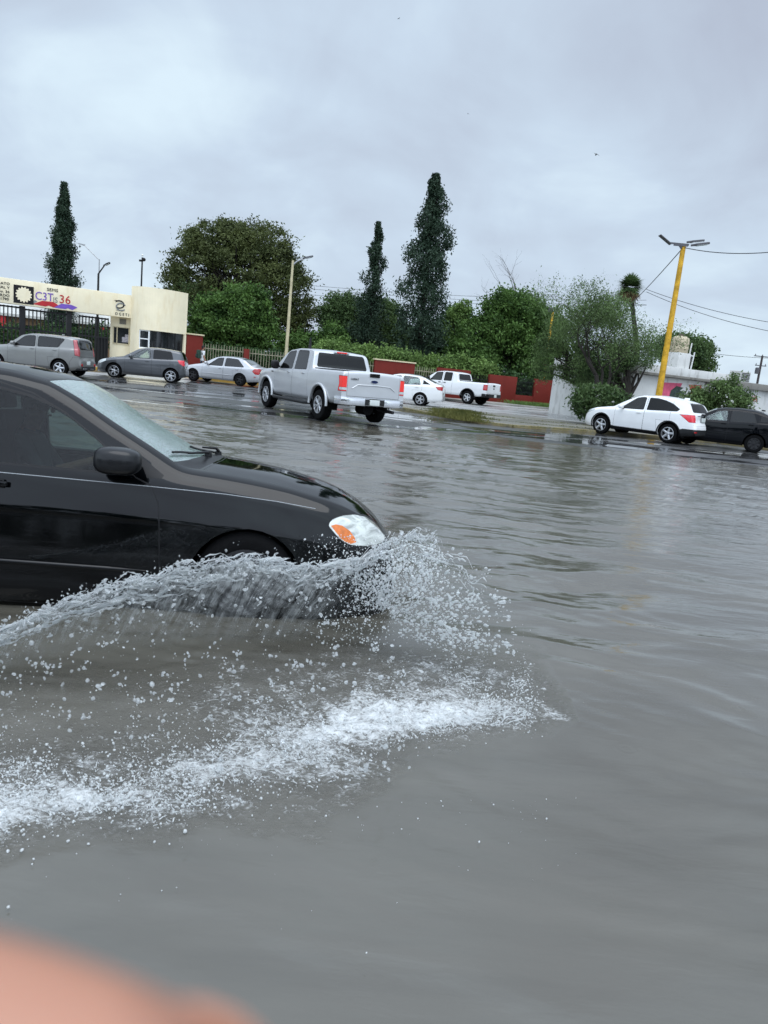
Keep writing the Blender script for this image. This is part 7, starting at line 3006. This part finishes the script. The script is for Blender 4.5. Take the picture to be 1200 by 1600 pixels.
# droplets hopping over the foam band
n_ = 14000
seg = rng.uniform(0, len(FL) - 1.001, n_)
ii = seg.astype(int)
ff = (seg - ii)[:, None]
q0, q1 = FL[ii], FL[ii + 1]
base = q0[:, :2] * (1 - ff) + q1[:, :2] * ff
dirv = q1[:, :2] - q0[:, :2]
nrm = np.stack([-dirv[:, 1], dirv[:, 0]], 1)
nrm /= np.linalg.norm(nrm, axis=1)[:, None]
off = np.where(rng.random(n_) < .72, np.abs(rng.normal(size=n_)) * .22, -np.abs(rng.normal(size=n_)) * .075)
off = np.where(rng.random(n_) < .10, np.abs(rng.normal(size=n_)) * .5, off)
xy = base + nrm * off[:, None] + rng.normal(size=(n_, 2)) * .02
ok = rng.random(n_) < (.25 + fbm(xy[:, 0] * 5, xy[:, 1] * 7, 91, 3) ** 2 * 2.0)
xy = xy[ok]
hz = rng.exponential(.018, len(xy)) * (1 + 1.2 * np.exp(-((xy[:, 0] - .62) / .3) ** 2))
C = np.stack([xy[:, 0], xy[:, 1], WATER_Z + .004 + hz], 1)
r = rng.gamma(1.5, .0010, len(C)).clip(.0006, .0055)
parts.append(drop_cloud(C, r, 1, .35))
# stray drops over the near water
n_ = 150
px, py = rng.uniform(-20, 900, n_), 1250 + rng.exponential(70, n_)
g = np.array([tuple(G(a_, b_, WATER_Z)) for a_, b_ in zip(px, py)])
g[:, 2] += rng.exponential(.012, n_)
parts.append(drop_cloud(g, rng.gamma(1.6, .0008, n_).clip(.0006, .004), 1, .3))
V, F = join(parts)
tag(np_mesh('water_spray', V, F, M['mist'], smooth=True), 'fine white spray ahead of the bumper and over the foam band', 'water splash', kind='stuff')

# ---- upright tongues and lumps of broken water in the foam
parts = []
for k in range(1700):
    while True:
        j = rng.integers(len(xy))
        x0, y0 = xy[j]
        if float(foam_amt(np.array([x0]), np.array([y0]))[0]) > .45:
            break
    L = rng.uniform(.006, .024) * (1 + 1.0 * math.exp(-((x0 - .62) / .3) ** 2))
    a = rng.uniform(0, 6.28) if x0 < .55 else rng.normal(.35, .7)
    m_ = 6
    u = np.linspace(0, 1, m_)
    d = np.array([math.cos(a), math.sin(a) * .7])
    p = np.stack([x0 + d[0] * u * L, y0 + d[1] * u * L, WATER_Z + .002 + np.sin(u * rng.uniform(1.0, 2.0)) * L * rng.uniform(.2, .6)], 1)
    p += np.cumsum(rng.normal(size=(m_, 3)), 0) * .0014
    parts.append(tube_np(p, np.clip(rng.uniform(.0012, .0036) * (1 - .6 * u), .0006, .01), 4))
V, F = join(parts)
tag(np_mesh('foam_tongues', V, F, M['mist'], smooth=True), 'broken white tongues of foam where the splash lands', 'foam', kind='stuff')

# ================================================================== PEOPLE
def skin_body(name, joints, edges, mat, parent=None, levels=2, root_i=0, mats=None, zone=None):
    """continuous body: joint skeleton grown with a Skin modifier. joints: (x,y,z,rx,ry)"""
    me = bpy.data.meshes.new(name)
    me.from_pydata([j[:3] for j in joints], edges, [])
    o = bpy.data.objects.new(name, me)
    col.objects.link(o)
    sk = o.modifiers.new('s', 'SKIN')
    sk.use_smooth_shade = True
    for i, j in enumerate(joints):
        v = me.skin_vertices[0].data[i]
        v.radius = (j[3], j[4] if len(j) > 4 else j[3])
        v.use_root = (i == root_i)
    sb = o.modifiers.new('u', 'SUBSURF')
    sb.levels = levels
    bpy.context.view_layer.update()
    dg = bpy.context.evaluated_depsgraph_get()
    m2 = bpy.data.meshes.new_from_object(o.evaluated_get(dg))
    bpy.data.objects.remove(o)
    m2.materials.clear()
    for m_ in (mats or [mat]):
        m2.materials.append(m_)
    if zone:
        for p in m2.polygons:
            p.material_index = zone(p.center)
    m2.polygons.foreach_set('use_smooth', [True] * len(m2.polygons))
    m2.name = name
    return link(name, m2, parent)


def skin_mat(name, c, c2):
    m, n, l, b, o = newmat(name)
    v = coords(n, l)
    l.new(ramp(n, l, noise(n, l, v, 38, 2, 0.5), [(0.40, c2), (0.60, c)]), b.inputs['Base Color'])
    setp(b, rough=0.5, sss=0.12)
    b.inputs['Subsurface Radius'].default_value = (0.008, 0.003, 0.0015)
    w = n.new('ShaderNodeTexVoronoi')
    w.inputs['Scale'].default_value = 900
    l.new(v, w.inputs['Vector'])
    l.new(bump(n, l, w.outputs['Distance'], .15, .0004), b.inputs['Normal'])
    return m


M['skin'] = skin_mat('warm skin', (.39, .185, .12), (.20, .09, .06))
M['skin_brown'] = skin_mat('brown skin', (.36, .19, .12), (.30, .15, .10))
M['hair'] = simple('black hair', (.012, .010, .009), .5)
M['shirt_white'] = simple('white cotton shirt', (.62, .63, .64), .8, bmp=.3)
M['shirt_grey'] = simple('grey cotton shirt', (.09, .10, .11), .85, bmp=.3)
M['denim'] = simple('dark trousers', (.03, .035, .05), .85)


def head_on(body, c, yaw, hair_mat, skin, s=1.0):
    """head details on a body: face features, ears and a cap of hair as children"""
    q = MB()
    mt = Matrix.Translation(c) @ Matrix.Rotation(yaw, 4, 'Z')

    def bl(p, r, sx, mi=0):
        k = len(q.v)
        q.blob((0, 0, 0), r, mi, 2, sx)
        for i_ in range(k, len(q.v)):
            q.v[i_] = tuple(mt @ (Vector(q.v[i_]) + Vector(p)))
    bl((-.012 * s, 0, .035 * s), .098 * s, (1.02, .86, .92))
    bl((-.045 * s, 0, -.02 * s), .075 * s, (.8, .95, 1.1))
    q.build('hair', hair_mat, body, smooth=60)
    q = MB()
    bl((.098 * s, 0, -.008 * s), .020 * s, (.9, .7, 1.3), 0)
    for sd in (1, -1):
        bl((.0, sd * .078 * s, -.01 * s), .026 * s, (.6, .35, 1.1), 0)
        bl((.082 * s, sd * .032 * s, .018 * s), .011 * s, (.6, 1.2, .8), 1)
    bl((.082 * s, 0, -.050 * s), .018 * s, (.5, 1.5, .4), 2)
    q.build('face', [skin, M['hair'], simple('lips', (.25, .09, .08), .5)], body, smooth=60)


# ---- student with a backpack at the railings
Yp = 41.6
pb = Vector((HX(316.5, Yp), Yp, 0.0))
H0 = 1.70
ST = empty('person', pb, R(35), 'student in a white shirt wearing a dark green backpack beside the silver saloon', 'person')
jt = [(0, 0, .93, .125, .155), (0, 0, 1.12, .11, .14), (.01, 0, 1.32, .115, .17), (.01, 0, 1.42, .07, .10), (.02, 0, 1.48, .052, .052), (.03, 0, 1.56, .078, .07), (.035, 0, 1.64, .082, .072),
      (.01, .17, 1.40, .06, .06), (.03, .23, 1.14, .042, .042), (.20, .22, 1.00, .034, .034), (.28, .21, .98, .03, .022),
      (.01, -.17, 1.40, .06, .06), (.0, -.23, 1.14, .042, .042), (.10, -.24, .93, .034, .034), (.13, -.24, .85, .03, .022),
      (.01, .10, .86, .095, .095), (.06, .10, .50, .062, .062), (-.02, .10, .10, .042, .042), (.10, .11, .03, .04, .035),
      (0, -.10, .86, .095, .095), (.02, -.10, .48, .062, .062), (-.14, -.10, .12, .042, .042), (-.04, -.11, .03, .04, .035)]
ed = [(0, 1), (1, 2), (2, 3), (3, 4), (4, 5), (5, 6), (2, 7), (7, 8), (8, 9), (9, 10), (2, 11), (11, 12), (12, 13), (13, 14), (0, 15), (15, 16), (16, 17), (17, 18), (0, 19), (19, 20), (20, 21), (21, 22)]


def zone(c):
    if c.z < .07:
        return 3
    if c.z < .92 and abs(c.y) < .17:
        return 2
    if c.z > 1.45 or (abs(c.y) > .17 and c.z < 1.20):
        return 0
    return 1


bd = skin_body('body', jt, ed, None, ST, 2, 0, [M['skin_brown'], M['shirt_white'], M['denim'], M['rubber']], zone)
head_on(bd, (.04, 0, 1.62), 0, M['hair'], M['skin_brown'])
ST.location.z = .13
bp_ = empty('backpack', pb + Matrix.Rotation(R(35), 3, 'Z') @ Vector((-.20, 0, 1.02)) + Vector((0, 0, .13)), R(35), 'dark green backpack on the back of the student in white', 'backpack')
q = MB()
q.box((-.02, 0, .22), (.17, .30, .46))
q.build('pack_body', simple('dark green nylon', (.02, .05, .035), .7), bp_, bevel=.05, seg=3, smooth=50)
q = MB()
q.box((-.13, 0, .13), (.07, .22, .20))
q.build('front_pocket', simple('darker nylon', (.015, .03, .025), .7), bp_, bevel=.03, smooth=50)
for sd in (1, -1):
    q = MB()
    q.tube([(.05, sd * .10, .42), (.16, sd * .12, .47), (.29, sd * .12, .36), (.28, sd * .13, .18), (.08, sd * .13, .06)], .016, 6)
    q.build('strap', M['plastic'], bp_, smooth=60)


# ---- seated drivers (upper bodies show through the glass; the legs are in the footwell)
def driver(label, carloc, carth, seat, shirt, skin, roll=0.0, pitch=0.0, reach=.42, scale=1.0):
    th = R(carth)
    rt = Matrix.Rotation(th, 4, 'Z') @ Matrix.Rotation(R(pitch), 4, 'Y') @ Matrix.Rotation(R(roll), 4, 'X')
    e = bpy.data.objects.new('person', None)
    col.objects.link(e)
    e.matrix_world = Matrix.Translation(carloc) @ rt @ Matrix.Translation(seat)
    tag(e, label, 'person')
    j = [(0, 0, .10, .13, .16), (-.06, 0, .34, .11, .15), (-.10, 0, .54, .10, .17), (-.09, 0, .62, .06, .09), (-.07, 0, .68, .052, .052), (-.05, 0, .75, .078, .07), (-.045, 0, .83, .082, .072),
         (-.08, .18, .58, .058, .058), (.08, .24, .36, .043, .043), (reach - .08, .17, .46, .034, .034), (reach, .14, .50, .03, .024),
         (-.08, -.18, .58, .058, .058), (.08, -.24, .36, .043, .043), (reach - .08, -.17, .46, .034, .034), (reach, -.14, .50, .03, .024),
         (.12, .10, .10, .09, .09), (.46, .12, .16, .062, .062), (.62, .12, -.12, .045, .045), (.74, .12, -.14, .04, .035),
         (.12, -.10, .10, .09, .09), (.46, -.12, .16, .062, .062), (.62, -.12, -.12, .045, .045), (.74, -.12, -.14, .04, .035)]
    zf = lambda c: 0 if (c.z > .65 or (c.x > .16 and c.z > .28)) else (2 if c.z < .2 else 1)
    b_ = skin_body('body', j, ed, None, e, 2, 0, [skin, shirt, M['denim']], zf)
    head_on(b_, (-.035, 0, .81), 0, M['hair'], skin)


driver('driver with dark hair behind the tinted front window of the black saloon', (-.911, 5.007, -.176), 8.9, (-1.52, .36, .38), M['shirt_grey'], M['skin_brown'], pitch=1.0, roll=-3.9)
driver('dark-haired driver visible through the pale front window of the grey hatchback', (-12.7, 34.0, 0), 189, (-1.40, .34, .42), M['shirt_grey'], M['skin_brown'])


# ---- the photographer's hand: one fingertip strays in front of the lens
def cpt(px, py, d):
    return Vector((0, 0, CAM_H)) + (ray(px, py)) * d


def hand():
    K = .058                                             # depth of the finger in front of the lens
    tip = cpt(335, 1795, K)
    j1 = cpt(-60, 1640, K)
    j2 = cpt(-560, 1640, K * .95)
    kn = cpt(-1180, 1980, K * .85)
    wrist = Vector((-.155, -.045, CAM_H - .085))
    palm = kn.lerp(wrist, .45)
    dn = Vector((0, -.004, -.021))
    bk = Vector((0, -.016, -.008))
    J, E = [], []

    def add(p, r, r2=None, to=None):
        J.append((p.x, p.y, p.z, r, r2 or r))
        if to is not None:
            E.append((to, len(J) - 1))
        return len(J) - 1
    w = add(wrist, .027, .021)
    fa = add(wrist + Vector((-.06, -.10, -.07)), .033, .030, w)
    add(wrist + Vector((-.14, -.22, -.18)), .042, .040, fa)
    pm = add(palm, .030, .018, w)
    base = palm.lerp(kn, .55)
    hb = add(base, .032, .015, pm)
    a = add(kn, .0105, None, hb)
    a = add(j2, .0098, None, a)
    a = add(j1, .0092, None, a)
    a = add(tip.lerp(j1, .25), .0088, None, a)
    a = add(tip, .0072, None, a)
    # three more fingers curled below and behind, out of the picture
    for i, ln in ((1, 1.05), (2, .98), (3, .8)):
        off = dn * i + bk * i
        k0 = add(kn + off, .0103, None, hb if i == 1 else pm)
        p1 = kn + off + Vector((.036, .010, .006)) * ln
        p2 = p1 + Vector((.018, -.018, -.006)) * ln
        p3 = p2 + Vector((-.004, -.018, -.005)) * ln
        a = add(p1, .0094, None, k0)
        a = add(p2, .0088, None, a)
        add(p3, .0076, None, a)
    # thumb leaves the side of the palm and lies back behind the lens plane
    t0 = add(palm + Vector((.012, -.022, .018)), .014, None, pm)
    t1 = add(palm + Vector((.045, -.045, .034)), .0115, None, t0)
    t2 = add(palm + Vector((.074, -.058, .040)), .0105, None, t1)
    add(palm + Vector((.094, -.064, .040)), .0085, None, t2)
    h = empty('hand', wrist, 0, "photographer's hand with one blurred fingertip across the lower left corner", 'hand')
    bpy.context.view_layer.update()
    J2 = [((j[0] - wrist.x), (j[1] - wrist.y), (j[2] - wrist.z), j[3], j[4]) for j in J]
    skin_body('hand_skin', J2, E, M['skin'], h, 2, 0)
    # nail on the finger, facing away from the lens
    q = MB()
    d = (tip - j1).normalized()
    q.blob(tuple(tip - wrist - d * .004 + Vector((0, .0062, .001))), .0058, 0, 2, (1.2, .25, .85))
    q.build('fingernail', simple('nail', (.42, .20, .13), .5), h, smooth=60)
    q = MB()
    q.tube([Vector((-.045, -.075, -.05)), Vector((-.10, -.16, -.125)), Vector((-.22, -.34, -.28))], [.045, .052, .06], 16)
    q.build('sleeve', M['shirt_grey'], h, smooth=60)


hand()

# ================================================================== what stands behind the camera (seen only in reflections)
def back_row():
    pts = []
    for x in range(-60, 61, 4):
        pts.append((x + random.uniform(-1, 1), -24 + random.uniform(-1.5, 1.5), 2.4, 3.0, 1.6, 2.4 + random.uniform(-.4, .8)))
    C = ellipsoid_clumps(pts, 900, .3)
    C = C[C[:, 2] > .2]
    k = np.repeat(np.arange(len(C)), 26)
    C = C[k] + rng.normal(size=(len(k), 3)) * .4
    V, F = leaf_quads(C, .34)
    tag(np_mesh('tree_belt', V, F, FM['deep']), 'continuous belt of trees along the near side of the street', 'tree belt', kind='stuff')


back_row()
